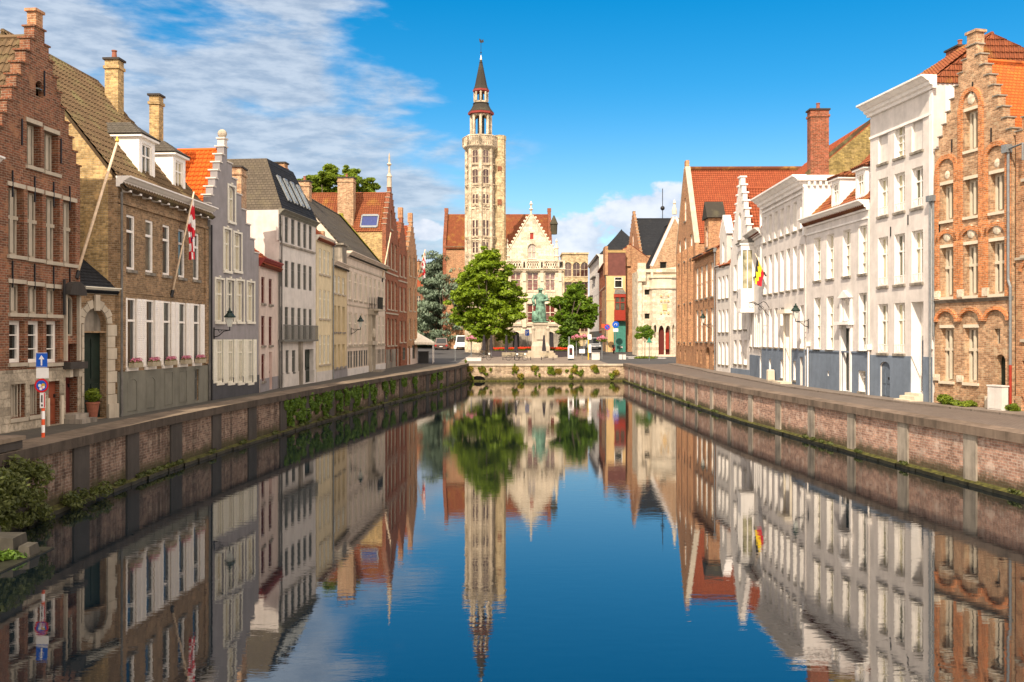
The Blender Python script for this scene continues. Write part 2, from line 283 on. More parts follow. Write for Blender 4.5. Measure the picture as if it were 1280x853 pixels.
# ------------------------------------------------------------------ mesh helpers
class MB:
    def __init__(s): s.v, s.f, s.mi, s.uv = [], [], [], []
    def face(s, pts, mi=0, uv=None):
        b = len(s.v); s.v += [tuple(p) for p in pts]; s.f.append(tuple(range(b, b + len(pts)))); s.mi.append(mi); s.uv.append(uv)
    def add(s, vs, fs, mi=0):
        b = len(s.v); s.v += [tuple(p) for p in vs]
        for f in fs: s.f.append(tuple(i + b for i in f)); s.mi.append(mi); s.uv.append(None)
    def box(s, x0, x1, y0, y1, z0, z1, mi=0):
        s.add([(x0, y0, z0), (x1, y0, z0), (x1, y1, z0), (x0, y1, z0), (x0, y0, z1), (x1, y0, z1), (x1, y1, z1), (x0, y1, z1)],
              [(0, 3, 2, 1), (4, 5, 6, 7), (0, 1, 5, 4), (1, 2, 6, 5), (2, 3, 7, 6), (3, 0, 4, 7)], mi); return s
    def prism(s, poly, y0, y1, mi=0):
        """polygon in x,z swept along y"""
        n = len(poly)
        s.add([(x, y0, z) for x, z in poly] + [(x, y1, z) for x, z in poly],
              [tuple(range(n)), tuple(range(2 * n - 1, n - 1, -1))] + [(i, i + n, (i + 1) % n + n, (i + 1) % n) for i in range(n)], mi); return s
    def lathe(s, prof, cx=0, cy=0, n=12, mi=0, sx=1, sy=1, rot=0.0, cap=True):
        vs, fs = [], []
        for r, z in prof:
            for k in range(n):
                a = 2 * math.pi * k / n + rot; vs.append((cx + r * sx * math.cos(a), cy + r * sy * math.sin(a), z))
        for i in range(len(prof) - 1):
            for k in range(n): fs.append((i * n + k, i * n + (k + 1) % n, (i + 1) * n + (k + 1) % n, (i + 1) * n + k))
        if cap: fs += [tuple(range(n - 1, -1, -1)), tuple(range((len(prof) - 1) * n, len(prof) * n))]
        s.add(vs, fs, mi); return s
    def tube(s, pts, r, n=6, mi=0, taper=None):
        pts = [Vector(p) for p in pts]; vs, fs = [], []
        for i, p in enumerate(pts):
            d = (pts[min(i + 1, len(pts) - 1)] - pts[max(i - 1, 0)]).normalized()
            a = d.cross(Vector((0, 0, 1)) if abs(d.z) < 0.95 else Vector((1, 0, 0))).normalized(); b = d.cross(a)
            rr = r if taper is None else r + (taper - r) * i / (len(pts) - 1)
            for k in range(n):
                q = 2 * math.pi * k / n; vs.append(p + rr * (math.cos(q) * a + math.sin(q) * b))
        for i in range(len(pts) - 1):
            for k in range(n): fs.append((i * n + k, i * n + (k + 1) % n, (i + 1) * n + (k + 1) % n, (i + 1) * n + k))
        fs += [tuple(range(n - 1, -1, -1)), tuple(range((len(pts) - 1) * n, len(pts) * n))]
        s.add(vs, fs, mi); return s
    def ball(s, c, r, mi=0, n=8, sc=(1, 1, 1)):
        prof = [(max(0.001, math.sin(math.pi * i / n)) , -math.cos(math.pi * i / n)) for i in range(n + 1)]
        vs, fs = [], []
        m = n + 2
        for a, z in prof:
            for k in range(m):
                t_ = 2 * math.pi * k / m; vs.append((c[0] + r * sc[0] * a * math.cos(t_), c[1] + r * sc[1] * a * math.sin(t_), c[2] + r * sc[2] * z))
        for i in range(n):
            for k in range(m): fs.append((i * m + k, i * m + (k + 1) % m, (i + 1) * m + (k + 1) % m, (i + 1) * m + k))
        s.add(vs, fs, mi); return s
    def mesh(s, name, mats, smooth=False):
        me = bpy.data.meshes.new(name); me.from_pydata(s.v, [], s.f)
        for m in ([mats] if isinstance(mats, str) else mats): me.materials.append(M[m])
        me.polygons.foreach_set('material_index', s.mi)
        if any(u is not None for u in s.uv):
            l = me.uv_layers.new(name='UVMap'); i = 0
            for f, u in zip(s.f, s.uv):
                for k in range(len(f)):
                    if u is not None: l.data[i].uv = u[k]
                    i += 1
        if smooth: me.polygons.foreach_set('use_smooth', [True] * len(s.f))
        me.update(); return me
    def build(s, name, mats, parent=None, loc=(0, 0, 0), smooth=False, rz=0.0):
        return link(name, s.mesh(name, mats, smooth), parent, loc, rz)

def link(name, me, parent=None, loc=(0, 0, 0), rz=0.0):
    o = bpy.data.objects.new(name, me); C.objects.link(o)
    if parent: o.parent = parent
    o.location = loc; o.rotation_euler = (0, 0, rz); return o
def tag(o, label, cat, group=None, kind=None):
    if label: o['label'] = label
    if cat: o['category'] = cat
    if group: o['group'] = group
    if kind: o['kind'] = kind
    return o
def thing(name, label, cat, loc=(0, 0, 0), rz=0.0, group=None):
    return tag(link(name, None, None, loc, rz), label, cat, group)
def dup(root, loc, label, rz=None):
    """a copy of a thing with copies of its parts and sub-parts"""
    r = root.copy(); C.objects.link(r); r.location = loc; r['label'] = label
    if rz is not None: r.rotation_euler = (0, 0, rz)
    for ch in list(root.children):
        c = ch.copy(); C.objects.link(c); c.parent = r
        for g in list(ch.children):
            d = g.copy(); C.objects.link(d); d.parent = c
    return r
def arch_poly(u0, u1, z0, z1, rise=0.0, n=10):
    if rise <= 0: return [(u0, z0), (u1, z0), (u1, z1), (u0, z1)]
    c, h = (u0 + u1) / 2, (u1 - u0) / 2
    return [(u0, z0), (u1, z0)] + [(c + h * math.cos(math.pi * k / n), z1 - rise + rise * math.sin(math.pi * k / n)) for k in range(n + 1)]
def inside(p, poly):
    r = False; j = len(poly) - 1
    for i in range(len(poly)):
        a, b = poly[i], poly[j]
        if (a[1] > p[1]) != (b[1] > p[1]) and p[0] < (b[0] - a[0]) * (p[1] - a[1]) / (b[1] - a[1]) + a[0]: r = not r
        j = i
    return r
def panel(mb, outer, holes, y=0.0, rev=0.2, mi=0, rmi=None):
    """a wall face in x,z with real openings and their reveals"""
    vs, es = [], []
    for p in [outer] + [h[0] for h in holes]:
        b = len(vs); vs += [Vector(q) for q in p]; es += [(b + i, b + (i + 1) % len(p)) for i in range(len(p))]
    ov, oe, of, *_ = delaunay_2d_cdt(vs, es, [], 0, 1e-4)
    keep = []
    for f in of:
        c = sum((ov[i] for i in f), Vector((0, 0))) / len(f)
        if inside(c, outer) and not any(inside(c, h[0]) for h in holes): keep.append(tuple(f))
    mb.add([(q.x, y, q.y) for q in ov], keep, mi)
    for h, hr, hm in holes:
        n = len(h); m = hm if hm is not None else (mi if rmi is None else rmi)
        for i in range(n):
            a, b = h[i], h[(i + 1) % n]
            mb.face([(a[0], y, a[1]), (b[0], y, b[1]), (b[0], y + hr, b[1]), (a[0], y + hr, a[1])], m)
def slab(mb, pts, th=0.12, mi=0, tile=None):
    """a sloped roof plane: eave edge first (p0-p1), then the ridge edge; UV in metres; 'tile' lays real rows of tiles on it"""
    P = [Vector(p) for p in pts]; e = (P[1] - P[0]).normalized(); nrm = (P[1] - P[0]).cross(P[-1] - P[0]).normalized()
    if nrm.z < 0: nrm = -nrm
    up = nrm.cross(e).normalized()
    if up.z < 0: up = -up
    uv = [((p - P[0]).dot(e), (p - P[0]).dot(up)) for p in P]
    Q = [p - nrm * th for p in P]; n = len(P)
    mb.face(Q[::-1], mi, uv[::-1])
    for i in range(n):
        j = (i + 1) % n; mb.face([P[i], Q[i], Q[j], P[j]], mi, [uv[i], uv[i], uv[j], uv[j]])
    if not tile: mb.face(P, mi, uv); return
    tw, rh, amp, lip = tile; top = uv[2][1]; rows = max(1, round(top / rh)); u3 = uv[-1] if n == 4 else uv[2]
    def lim(v): f = v / top; return uv[0][0] + (u3[0] - uv[0][0]) * f, uv[1][0] + (uv[2][0] - uv[1][0]) * f
    O = P[0]; rj = random.Random(int(top * 100))
    def pt(u, v, h): return O + e * u + up * v + nrm * h
    for r in range(rows):
        v0, v1 = top * r / rows, top * (r + 1) / rows; a0, b0 = lim(v0); a1, b1 = lim(v1); jit = rj.uniform(-.006, .006)
        lo, hi = min(a0, a1), max(b0, b1)
        if amp: us = [tw / 4 * k for k in range(math.floor(lo / (tw / 4)), math.ceil(hi / (tw / 4)) + 1)]
        else: us = [lo, hi]
        w_ = lambda u: amp * math.sin(2 * math.pi * u / tw)
        for p, q in zip(us[:-1], us[1:]):
            p0, q0, p1, q1 = max(a0, min(b0, p)), max(a0, min(b0, q)), max(a1, min(b1, p)), max(a1, min(b1, q))
            if q0 - p0 < 1e-4 and q1 - p1 < 1e-4: continue
            h0, k0 = lip + w_(p0) + jit, lip + w_(q0) + jit; h1, k1 = .008 + w_(p1), .008 + w_(q1)
            mb.face([pt(p0, v0, h0 + amp), pt(q0, v0, k0 + amp), pt(q1, v1, k1 + amp), pt(p1, v1, h1 + amp)], mi, [(p0, v0), (q0, v0), (q1, v1), (p1, v1)])
            if q0 - p0 > 1e-4: mb.face([pt(p0, v0, 0), pt(q0, v0, 0), pt(q0, v0, k0 + amp), pt(p0, v0, h0 + amp)], mi, [(p0, v0), (q0, v0), (q0, v0), (p0, v0)])

EYEZ = EYE
def W(px, D): return ((px - 640.0) / FPX * D, D)           # plan point seen in photo column px at distance D
def Zp(y, D): return EYEZ + (HOR - y) * D / FPX            # world height of photo row y at distance D
def ground_z(y): return 2.0 + 0.021 * max(0.0, min(y, 172.0) - 112.0)

# window and door kits: frame material, glass, mullions, transom height, frame width, recess, sill, surround
ST = {
 'stone2': dict(fr='stone', pn='glass', mull=1, mw=.17, tr=(), ft=.10, rec=.32, sill='stone', lintel='stone'),
 'cross': dict(fr='stone', pn='glass', mull=1, mw=.17, tr=(.56,), ft=.10, rec=.32, sill='stone', lintel='stone', tw=.13),
 'cross_low': dict(fr='stone', pn='glass', mull=1, mw=.17, tr=(), ft=.08, rec=.32, sill='stone', lintel='stone'),
 'sash_low': dict(fr='white_paint', pn='glass', mull=0, mw=.05, tr=(.33, .66), ft=.13, rec=.26, sill='stone', tw=.035),
 'sash_white': dict(fr='white_paint', pn='glass', mull=0, mw=.05, tr=(.70,), ft=.10, rec=.10, sill='stone_grey', tw=.10),
 'sash_shutter': dict(fr='white_paint', pn='glass', mull=0, mw=.05, tr=(.68,), ft=.07, rec=.06, sill='white_paint', tw=.09, shut='white_paint'),
 'cream_surround': dict(fr='cream_paint', pn='glass_warm', mull=1, mw=.06, tr=(.66,), ft=.09, rec=.15, sill='cream_paint', sur='cream_paint', tw=.08),
 'cream_shutter': dict(fr='cream_paint', pn='glass_warm', mull=1, mw=.06, tr=(.70,), ft=.08, rec=.06, sill='cream_paint', tw=.07, shut='cream_paint'),
 'red_sash': dict(fr='oxblood', pn='glass', mull=1, mw=.06, tr=(.66,), ft=.10, rec=.12, sill='stone_grey', tw=.08),
 'dark_slot': dict(fr='grey_paint', pn='glass_grey', mull=1, mw=.05, tr=(.7,), ft=.07, rec=.10, sill=None),
 'cream_sash': dict(fr='cream_paint', pn='glass', mull=1, mw=.06, tr=(.68,), ft=.09, rec=.11, sill='stone', tw=.08),
 'sand_sash': dict(fr='white_warm', pn='glass', mull=1, mw=.06, tr=(.66,), ft=.09, rec=.11, sill='stone', tw=.08),
 'white_sash': dict(fr='white_paint', pn='glass_cream', mull=1, mw=.07, tr=(.68,), ft=.09, rec=.24, sill='stone_grey', tw=.08, rev='white_paint', bars=2),
 'white_deep': dict(fr='white_paint', pn='glass_cream', mull=1, mw=.07, tr=(.68,), ft=.08, rec=.26, sill='stone_grey', tw=.08, rev='white_paint'),
 'white_rail': dict(fr='white_paint', pn='glass_cream', mull=1, mw=.07, tr=(.66,), ft=.09, rec=.24, sill='stone_grey', tw=.08, rev='white_paint', rail='white_paint'),
 'blind': dict(fr='white_c', pn='white_c', mull=0, mw=.05, tr=(), ft=.02, rec=.12, sill='stone_grey', rev='white_paint'),
 'brick_cross': dict(fr='stone_light', pn='glass', mull=1, mw=.13, tr=(.60,), ft=.11, rec=.30, sill='stone_light', lintel='stone_light', tw=.13),
 'brick_two': dict(fr='stone_light', pn='glass', mull=1, mw=.13, tr=(), ft=.11, rec=.30, sill='stone_light', lintel='stone_light'),
 'brick_sash': dict(fr='white_paint', pn='glass_cream', mull=1, mw=.06, tr=(.5,), ft=.09, rec=.17, sill='stone_grey', tw=.07),
 'red_brick_sash': dict(fr='stone_light', pn='glass', mull=1, mw=.08, tr=(.6,), ft=.10, rec=.18, sill='stone', tw=.08),
 'red_frame': dict(fr='red_paint', pn='glass_cream', mull=1, mw=.07, tr=(.55,), ft=.10, rec=.14, sill='stone', tw=.08),
 'barred': dict(fr='stone', pn='glass', mull=1, mw=.14, tr=(), ft=.08, rec=.30, sill='stone', bars=5),
 'gothic': dict(fr='tower_stone', pn='glass_maroon', mull=1, mw=.07, tr=(.5,), ft=.05, rec=.28, sill='tower_stone', tw=.09),
 'lodge': dict(fr='ashlar_white', pn='glass_red', mull=1, mw=.14, tr=(.55,), ft=.12, rec=.30, sill='ashlar_white', sur=None, tw=.12, bars=2),
 'lodge_gable': dict(fr='ashlar_white', pn='glass_red', mull=1, mw=.14, tr=(.45,), ft=.12, rec=.25, sill='ashlar_white', tw=.12),
 'small_dark': dict(fr='stone', pn='glass', mull=0, mw=.05, tr=(), ft=.06, rec=.22, sill=None),
 'niche': dict(fr='stone_light', pn='stone_light', mull=0, mw=.05, tr=(), ft=.02, rec=.16, sill=None),
 'garage': dict(fr='dark_paint', pn='dark_paint', mull=1, mw=.08, tr=(), ft=.10, rec=.30, sill=None),
}
CACHE = {}
def window(parent, u0, u1, z0, z1, style, rise=0.0, yoff=0.0, name='window'):
    s = ST[style]; wd, ht = u1 - u0, z1 - z0; key = (style, round(wd, 2), round(ht, 2), round(rise, 2), name)
    if key not in CACHE:
        out = {}; rec = s['rec']; ft = min(s['ft'], wd * 0.2); hw = wd / 2
        poly = arch_poly(-hw, hw, 0, ht, rise); cx, cz = 0, ht / 2
        inn = [(p[0] * (wd - 2 * ft) / wd, cz + (p[1] - cz) * (ht - 2 * ft) / ht) for p in poly]
        b = MB(); n = len(poly)
        for i in range(n):
            j = (i + 1) % n
            b.face([(poly[i][0], rec - .05, poly[i][1]), (poly[j][0], rec - .05, poly[j][1]), (inn[j][0], rec - .05, inn[j][1]), (inn[i][0], rec - .05, inn[i][1])])
            b.face([(inn[i][0], rec - .05, inn[i][1]), (inn[j][0], rec - .05, inn[j][1]), (inn[j][0], rec + .05, inn[j][1]), (inn[i][0], rec + .05, inn[i][1])])
        top = ht - ft - (rise * 0.12 if rise else 0)
        big = s['mw'] > .1; my0 = 0.17 if big else rec - .06
        for k in range(s['mull']):
            x = -hw + wd * (k + 1) / (s['mull'] + 1); b.box(x - s['mw'] / 2, x + s['mw'] / 2, my0, rec + .02, ft * .9, top)
        for f in s['tr']:
            tw = s.get('tw', .06); b.box(-hw + ft * .5, hw - ft * .5, my0 + .012, rec + .022, ht * f - tw / 2, ht * f + tw / 2)
        if s.get('bars'):
            nb = s['bars']
            if nb >= 4:
                for k in range(nb): x = -hw + wd * (k + .5) / nb; b.box(x - .014, x + .014, .10, .13, .02, ht - .02)
            else:
                lo = ht * (s['tr'][0] if s['tr'] else 1)
                for k in range(nb): b.box(-hw + ft, hw - ft, rec - .055, rec + .02, lo * (k + 1) / (nb + 1) - .014, lo * (k + 1) / (nb + 1) + .014)
        out['f'] = b.mesh(name, s['fr'])
        b = MB(); b.face([(p[0], rec + .03, p[1]) for p in poly]); out['p'] = b.mesh('pane', s['pn'])
        if s.get('sill'): out['s'] = MB().box(-hw - .07, hw + .07, -.09, .06, -.13, -.004).mesh('sill', s['sill'])
        if s.get('lintel'): out['l'] = MB().box(-hw - .06, hw + .06, -.035, .05, ht + .004, ht + .15).mesh('lintel', s['lintel'])
        if s.get('sur'):
            b = MB(); g = .11
            b.box(-hw - g, -hw - .004, -.04, .03, 0, ht + g); b.box(hw + .004, hw + g, -.04, .03, 0, ht + g); b.box(-hw - .002, hw + .002, -.037, .03, ht + .004, ht + g - .003)
            b.box(-.09, .09, -.06, .03, ht + g + .002, ht + g + .09); out['g'] = b.mesh('surround', s['sur'])
        if s.get('rail'):
            b = MB(); b.box(-hw + .02, hw - .02, .02, .05, .42, .46); b.box(-hw + .02, hw - .02, .02, .05, .05, .09)
            for k in range(7): x = -hw + .06 + (wd - .12) * k / 6; b.box(x - .02, x + .02, .024, .046, .09, .42)
            out['r'] = b.mesh('guard_rail', s['rail'])
        if s.get('shut'):
            b = MB(); sw = .48; b.box(0, sw, -.045, -.012, 0, ht)
            for k in range(int(ht / .09)): z = .05 + k * .09; b.add([(.05, -.068, z), (sw - .05, -.068, z), (sw - .05, -.047, z + .055), (.05, -.047, z + .055), (.05, -.047, z), (sw - .05, -.047, z)], [(0, 1, 2, 3), (0, 4, 5, 1)])
            for a, c in ((0, .05), (sw - .05, sw)): b.box(a, c, -.072, -.044, 0, ht)
            out['h'] = b.mesh('shutter', s['shut'])
        CACHE[key] = out
    o = CACHE[key]; um = (u0 + u1) / 2
    f = link(name, o['f'], parent, (um, yoff, z0)); link('pane', o['p'], f)
    for k, nm in (('s', 'sill'), ('l', 'lintel'), ('g', 'surround'), ('r', 'guard_rail')):
        if k in o: link(nm, o[k], f)
    if 'h' in o:
        link('shutter', o['h'], f, (-(wd / 2) - .49, 0, 0)); link('shutter', o['h'], f, (wd / 2 + .01, 0, 0))
    return f

class House:
    """a house on the street line P0-P1 (P0 = the end further left in the photo); local x runs along the front, y into the block"""
    def __init__(s, P0, P1, name, label, cat='house', group=None, base=2.0):
        s.P0, s.P1 = Vector(P0), Vector(P1); d = s.P1 - s.P0; s.L = d.length; s.d = d / s.L; s.base = base
        s.root = thing(name, label, cat, (P0[0], P0[1], base), math.atan2(d.y, d.x), group)
        s.holes = []; s.todo = []
    def u(s, px):
        k = (px - 640.0) / FPX       # X = k * Y
        return (k * s.P0.y - s.P0.x) / (s.d.x - k * s.d.y)
    def D(s, px): return s.P0.y + s.u(px) * s.d.y
    def z(s, px, y): return Zp(y, s.D(px)) - s.base
    def hole(s, u0, u1, z0, z1, rise=0.0, rec=0.3, rev=None): s.holes.append((arch_poly(u0, u1, z0, z1, rise), rec, rev))
    def wz(s, u0, u1, z0, z1, style, rise=0.0, rev=None):
        s.hole(u0, u1, z0, z1, rise, ST[style]['rec'] + .03, rev if rev is not None else (1 if ST[style].get('rev') else None))
        return window(s.root, u0, u1, z0, z1, style, rise)
    def w(s, pa, pb, ya, yb, style, rise=0.0):
        return s.wz(s.u(pa), s.u(pb), s.z(pa, yb), s.z(pa, ya), style, rise)
    def grid(s, cols, ref, ya, yb, style, rise=0.0, dz=0.0):
        zt, zb = s.z(ref, ya), s.z(ref, yb)
        return [s.wz(s.u(a), s.u(b), zb, zt, style, rise) for a, b in cols]
    def even(s, ua, ub, n, wd, z0, z1, style, rise=0.0):
        return [s.wz(c - wd / 2, c + wd / 2, z0, z1, style, rise) for c in [ua + (ub - ua) * (i + .5) / n for i in range(n)]]
    def door(s, u0, u1, z1, matn, rise=0.0, rec=.25, z0=0.03, leaves=1, label=None, rev=None):
        s.hole(u0, u1, z0, z1, rise, rec + .06, rev); hw = (u1 - u0) / 2
        b = MB(); b.prism(arch_poly(-hw, hw, 0, z1 - z0, rise), rec, rec + .05)
        for k in range(leaves):
            a = -hw + 2 * hw * k / leaves; c = a + 2 * hw / leaves; top = z1 - z0 - rise
            for (f0, f1) in ((.06, .40), (.46, .93)): b.box(a + .1, c - .1, rec - .03, rec + .01, top * f0, top * f1)
        d = b.build('door', matn, s.root, ((u0 + u1) / 2, 0, z0))
        if label: d['label'] = label
        MB().box(hw * .55, hw * .55 + .05, rec - .08, rec - .02, .95, 1.08).build('handle', 'black_iron', d)
        return d
    def walls(s, outline, mats, depth, side=None, th=.38, back=True, zb=-1.2, rev=None):
        """front with holes, then side walls: 'side' is the y,z profile; gable fronts keep a parapet of thickness th"""
        b = MB(); nm = [mats] if isinstance(mats, str) else list(mats)
        while len(nm) < 3: nm.append(nm[0] if len(nm) == 1 else nm[-1])
        panel(b, outline, s.holes, 0, .2)
        n = len(outline)
        for i in range(n):
            a, c = outline[i], outline[(i + 1) % n]
            b.face([(a[0], 0, a[1]), (a[0], th, a[1]), (c[0], th, c[1]), (c[0], 0, c[1])], 0)
        b.face([(p[0], th, p[1]) for p in outline][::-1], 0)
        sides = (side if isinstance(side, tuple) else (side, side)) if side else ()
        for x, sd in zip((0, s.L), sides):
            e = .004 if x == 0 else -.004
            b.face([(x + e, p[0], p[1]) for p in sd], 2)
        if sides: side = sides[0]
        if side and back:
            zt = [p for p in side if abs(p[0] - depth) < .01]; zt = max(p[1] for p in zt)
            b.face([(0, depth, zb), (s.L, depth, zb), (s.L, depth, zt), (0, depth, zt)], 2)
        s.wall = b.build('wall', nm, s.root); return s.wall
    # ---- roofs
    def roof_along(s, ze, zr, yr, depth, mat, over=.25, hip0=0.0, hip1=0.0, zback=None, name='roof', ridge='tile_brown'):
        b = MB(); L = s.L; sl = (zr - ze) / yr; e0 = (0, -over, ze - sl * over); e1 = (L, -over, ze - sl * over)
        r0, r1 = (hip0, yr, zr), (L - hip1, yr, zr)
        T_ = TILE.get(mat); slab(b, [e0, e1, r1, r0], tile=T_); zb2 = ze if zback is None else zback
        slab(b, [(L, depth, zb2), (0, depth, zb2), r0, r1])
        if hip0: slab(b, [(0, depth, zb2), e0, r0], tile=T_)
        if hip1: slab(b, [e1, (L, depth, zb2), r1], tile=T_)
        b.tube([r0, r1], .10, 6)
        s.roof = b.build(name, mat, s.root); return s.roof
    def box_along(s, ze, zr, yr, depth, mats, hip=False, roofmat='tile_red', hip0=0, hip1=0, over=.25, zb=-1.2, top=None):
        out = [(0, zb), (s.L, zb), (s.L, ze), (0, ze)]
        prof = [(0, zb), (depth, zb), (depth, ze)] + [(yr, zr - .1)] + [(0, ze)]
        flat = [(0, zb), (depth, zb), (depth, ze), (0, ze)]
        s.walls(out, mats, depth, (flat if hip0 else prof, flat if hip1 else prof))
        return s.roof_along(ze, zr, yr, depth, roofmat, over, hip0, hip1)
    def roof_across(s, ul, zl, ua, zr, ur, zrr, y0, y1, mat, name='roof'):
        """ridge running into the block behind a gable"""
        b = MB(); T_ = TILE.get(mat); slab(b, [(ul, y0, zl), (ul, y1, zl), (ua, y1, zr), (ua, y0, zr)], tile=T_); slab(b, [(ur, y1, zrr), (ur, y0, zrr), (ua, y0, zr), (ua, y1, zr)], tile=T_)
        b.tube([(ua, y0, zr + .03), (ua, y1, zr + .03)], .11, 6)
        s.roof = b.build(name, mat, s.root); return s.roof
    def gable_body(s, outline, mats, depth, ul, zl, ua, zr, ur, zrr, roofmat, zb=-1.2):
        s.walls(outline, mats, depth)
        b = MB(); x0, x1 = ul + .02, ur - .02
        b.face([(x0, .38, zb), (x0, depth, zb), (x0, depth, zl), (x0, .38, zl)]); b.face([(x1, .38, zb), (x1, depth, zb), (x1, depth, zrr), (x1, .38, zrr)])
        b.face([(x0, depth, zb), (x1, depth, zb), (x1, depth, zrr), (ua, depth, zr), (x0, depth, zl)])
        b.build('side_wall', mats if isinstance(mats, str) else mats[-1], s.root)
        return s.roof_across(ul, zl, ua, zr, ur, zrr, .36, depth, roofmat)
    def cornice(s, z, h, proj, mat, u0=None, u1=None, dent=0, name='cornice', steps=2):
        u0 = 0 if u0 is None else u0; u1 = s.L if u1 is None else u1; b = MB()
        pf = [(.05, 0), (-.18, 0), (-.22, .22), (-.40, .30), (-.46, .52), (-.60, .58), (-.82, .80), (-1.0, .86), (-1.0, 1.0), (.05, 1.0)] if steps > 1 else [(.05, 0), (-1, 0), (-1, 1), (.05, 1)]
        P = [(y * (proj if y < 0 else 1), z - h + h * q) for y, q in pf]; n = len(P); e = .03
        b.add([(u0 - e, y, q) for y, q in P] + [(u1 + e, y, q) for y, q in P], [tuple(range(n)), tuple(range(2 * n - 1, n - 1, -1))] + [(i, (i + 1) % n, (i + 1) % n + n, i + n) for i in range(n)])
        if dent:
            m = int((u1 - u0) / dent)
            for k in range(m): x = u0 + (k + .5) * dent; b.box(x - .09, x + .09, -proj * .62, -.002, z - h - .17, z - h - .003)
        return b.build(name, mat, s.root)
    def each(s, name, mat, *boxes):
        for q in boxes: MB().box(*q).build(name, mat, s.root)
    def band(s, z0, z1, mat, proj=.035, name='string_course', u0=0.0, u1=None):
        return MB().box(u0 + .001, (s.L if u1 is None else u1) - .001, -proj, .04, z0, z1).build(name, mat, s.root)
    def dado(s, z1, mat, proj=.03, z0=-.6):
        """plinth coat, cut round the openings that reach into it"""
        hs = []
        for h, r, m in s.holes:
            zs = [p[1] for p in h]; us = [p[0] for p in h]
            if min(zs) < z1 - .02: hs.append((min(us) - .006, max(us) + .006, min(zs) - .006, max(zs) + .006, h))
        b = MB(); rect = [(0.002, z0), (s.L - .002, z0), (s.L - .002, z1), (.002, z1)]
        clip = []
        for a, c, lo, up, h in hs:
            if up <= z1: clip.append((h, proj, 0))
            else: clip.append(([(a, lo), (c, lo), (c, z1 - .0015), (a, z1 - .0015)], proj, 0))
        panel(b, rect, clip, -proj, proj)
        b.face([(0, -proj, z1), (s.L, -proj, z1), (s.L, .02, z1), (0, .02, z1)])
        for x in (.002, s.L - .002): b.face([(x, -proj, z0), (x, .02, z0), (x, .02, z1), (x, -proj, z1)])
        return b.build('plinth', mat, s.root)
    def chimney(s, u0, u1, y0, y1, z0, z1, mat='brick_pale', pots=1, capm='stone_dark'):
        b = MB(); b.box(u0, u1, y0, y1, z0, z1); b.box(u0 - .06, u1 + .06, y0 - .06, y1 + .06, z1 - .42, z1 - .28, 0); b.box(u0 - .08, u1 + .08, y0 - .08, y1 + .08, z1 + .003, z1 + .10, 1)
        c = b.build('chimney', [mat, capm], s.roof)
        for k in range(pots):
            MB().lathe([(.13, 0), (.10, .35), (.13, .37), (.13, .42)], (u0 + (u1 - u0) * (k + .5) / pots), (y0 + y1) / 2, 10).build('chimney_pot', 'terracotta', c, (0, 0, z1 + .1))
        return c
    def dormer(s, u0, u1, yf, z0, z1, zt, back, wallm='white_paint', roofm='slate_grey', style='white_deep'):
        b = MB(); m = (u0 + u1) / 2; wd = u1 - u0; hp = arch_poly(u0 + wd * .2, u1 - wd * .2, z0 + .28, z1 - .2)
        panel(b, [(u0, z0), (u1, z0), (u1, z1), (u0, z1)], [(hp, .12, None)], yf)
        for x in (u0, u1): b.face([(x, yf, z0), (x, back, z0), (x, back, z1), (x, yf, z1)])
        b.box(u0 - .12, u1 + .12, yf - .16, back, z1 + .002, z1 + .13)
        d = b.build('dormer', wallm, s.root)
        r = MB(); o = .17
        A, B, Cc, Dd = (u0 - o, yf - .2, z1 + .135), (u1 + o, yf - .2, z1 + .135), (u1 + o, back, z1 + .135), (u0 - o, back, z1 + .135)
        R0, R1 = (m, yf + .75, zt), (m, back, zt)
        T_ = TILE.get(roofm); slab(r, [A, B, R0], .05, tile=T_); slab(r, [B, Cc, R1, R0], .05, tile=T_); slab(r, [Dd, A, R0, R1], .05, tile=T_)
        r.build('dormer_roof', roofm, d)
        hw = wd * .3
        wb = MB(); wb.box(-hw, -hw + .07, .05, .12, 0, z1 - z0 - .48); wb.box(hw - .07, hw, .05, .12, 0, z1 - z0 - .48); wb.box(-.035, .035, .06, .12, 0, z1 - z0 - .48)
        for q in (0, (z1 - z0 - .48) * .6, z1 - z0 - .55): wb.box(-hw + .07, hw - .07, .055, .115, q, q + .07)
        wb.box(-hw + .01, hw - .01, .115, .125, .01, z1 - z0 - .49, 1)
        wb.build('window', ['white_paint', 'glass_warm'], d, (m, yf, z0 + .28))
        return d
    def step_copings(s, outline, mat, h=.06, o=.05, th=.44):
        lo = min(p[1] for p in outline)
        for i in range(len(outline)):
            a, c = outline[i], outline[(i + 1) % len(outline)]
            if abs(a[1] - c[1]) < 1e-4 and a[1] > lo + .5:
                hw = abs(a[0] - c[0]) / 2
                MB().box(-hw - o, hw + o, -o, th, .003, h).build('coping_stone', mat, s.root, ((a[0] + c[0]) / 2, 0, a[1]))
    def rake_coping(s, pts, mat, wd=.5, h=.16, name='coping'):
        b = MB()
        for (u0, z0), (u1, z1) in zip(pts[:-1], pts[1:]):
            d = Vector((u1 - u0, z1 - z0)).normalized(); nx, nz = -d.y * h, d.x * h
            b.prism([(u0, z0 + .004), (u1, z1 + .004), (u1 + nx, z1 + nz), (u0 + nx, z0 + nz)], -.07, wd - .07)
        return b.build(name, mat, s.root)
    def downpipe(s, u, z0, z1, mat='zinc', hop=True):
        b = MB(); b.tube([(u, -.12, z0), (u, -.12, z1)], .05, 8)
        if hop: b.box(u - .14, u + .14, -.26, -.01, z1, z1 + .28)
        return b.build('downpipe', mat, s.root)
    def anchors(s, pts, l=.55):
        for u, z in pts: MB().box(-.022, .022, -.045, -.004, -l / 2, l / 2).build('wall_anchor', 'black_iron', s.root, (u, 0, z))

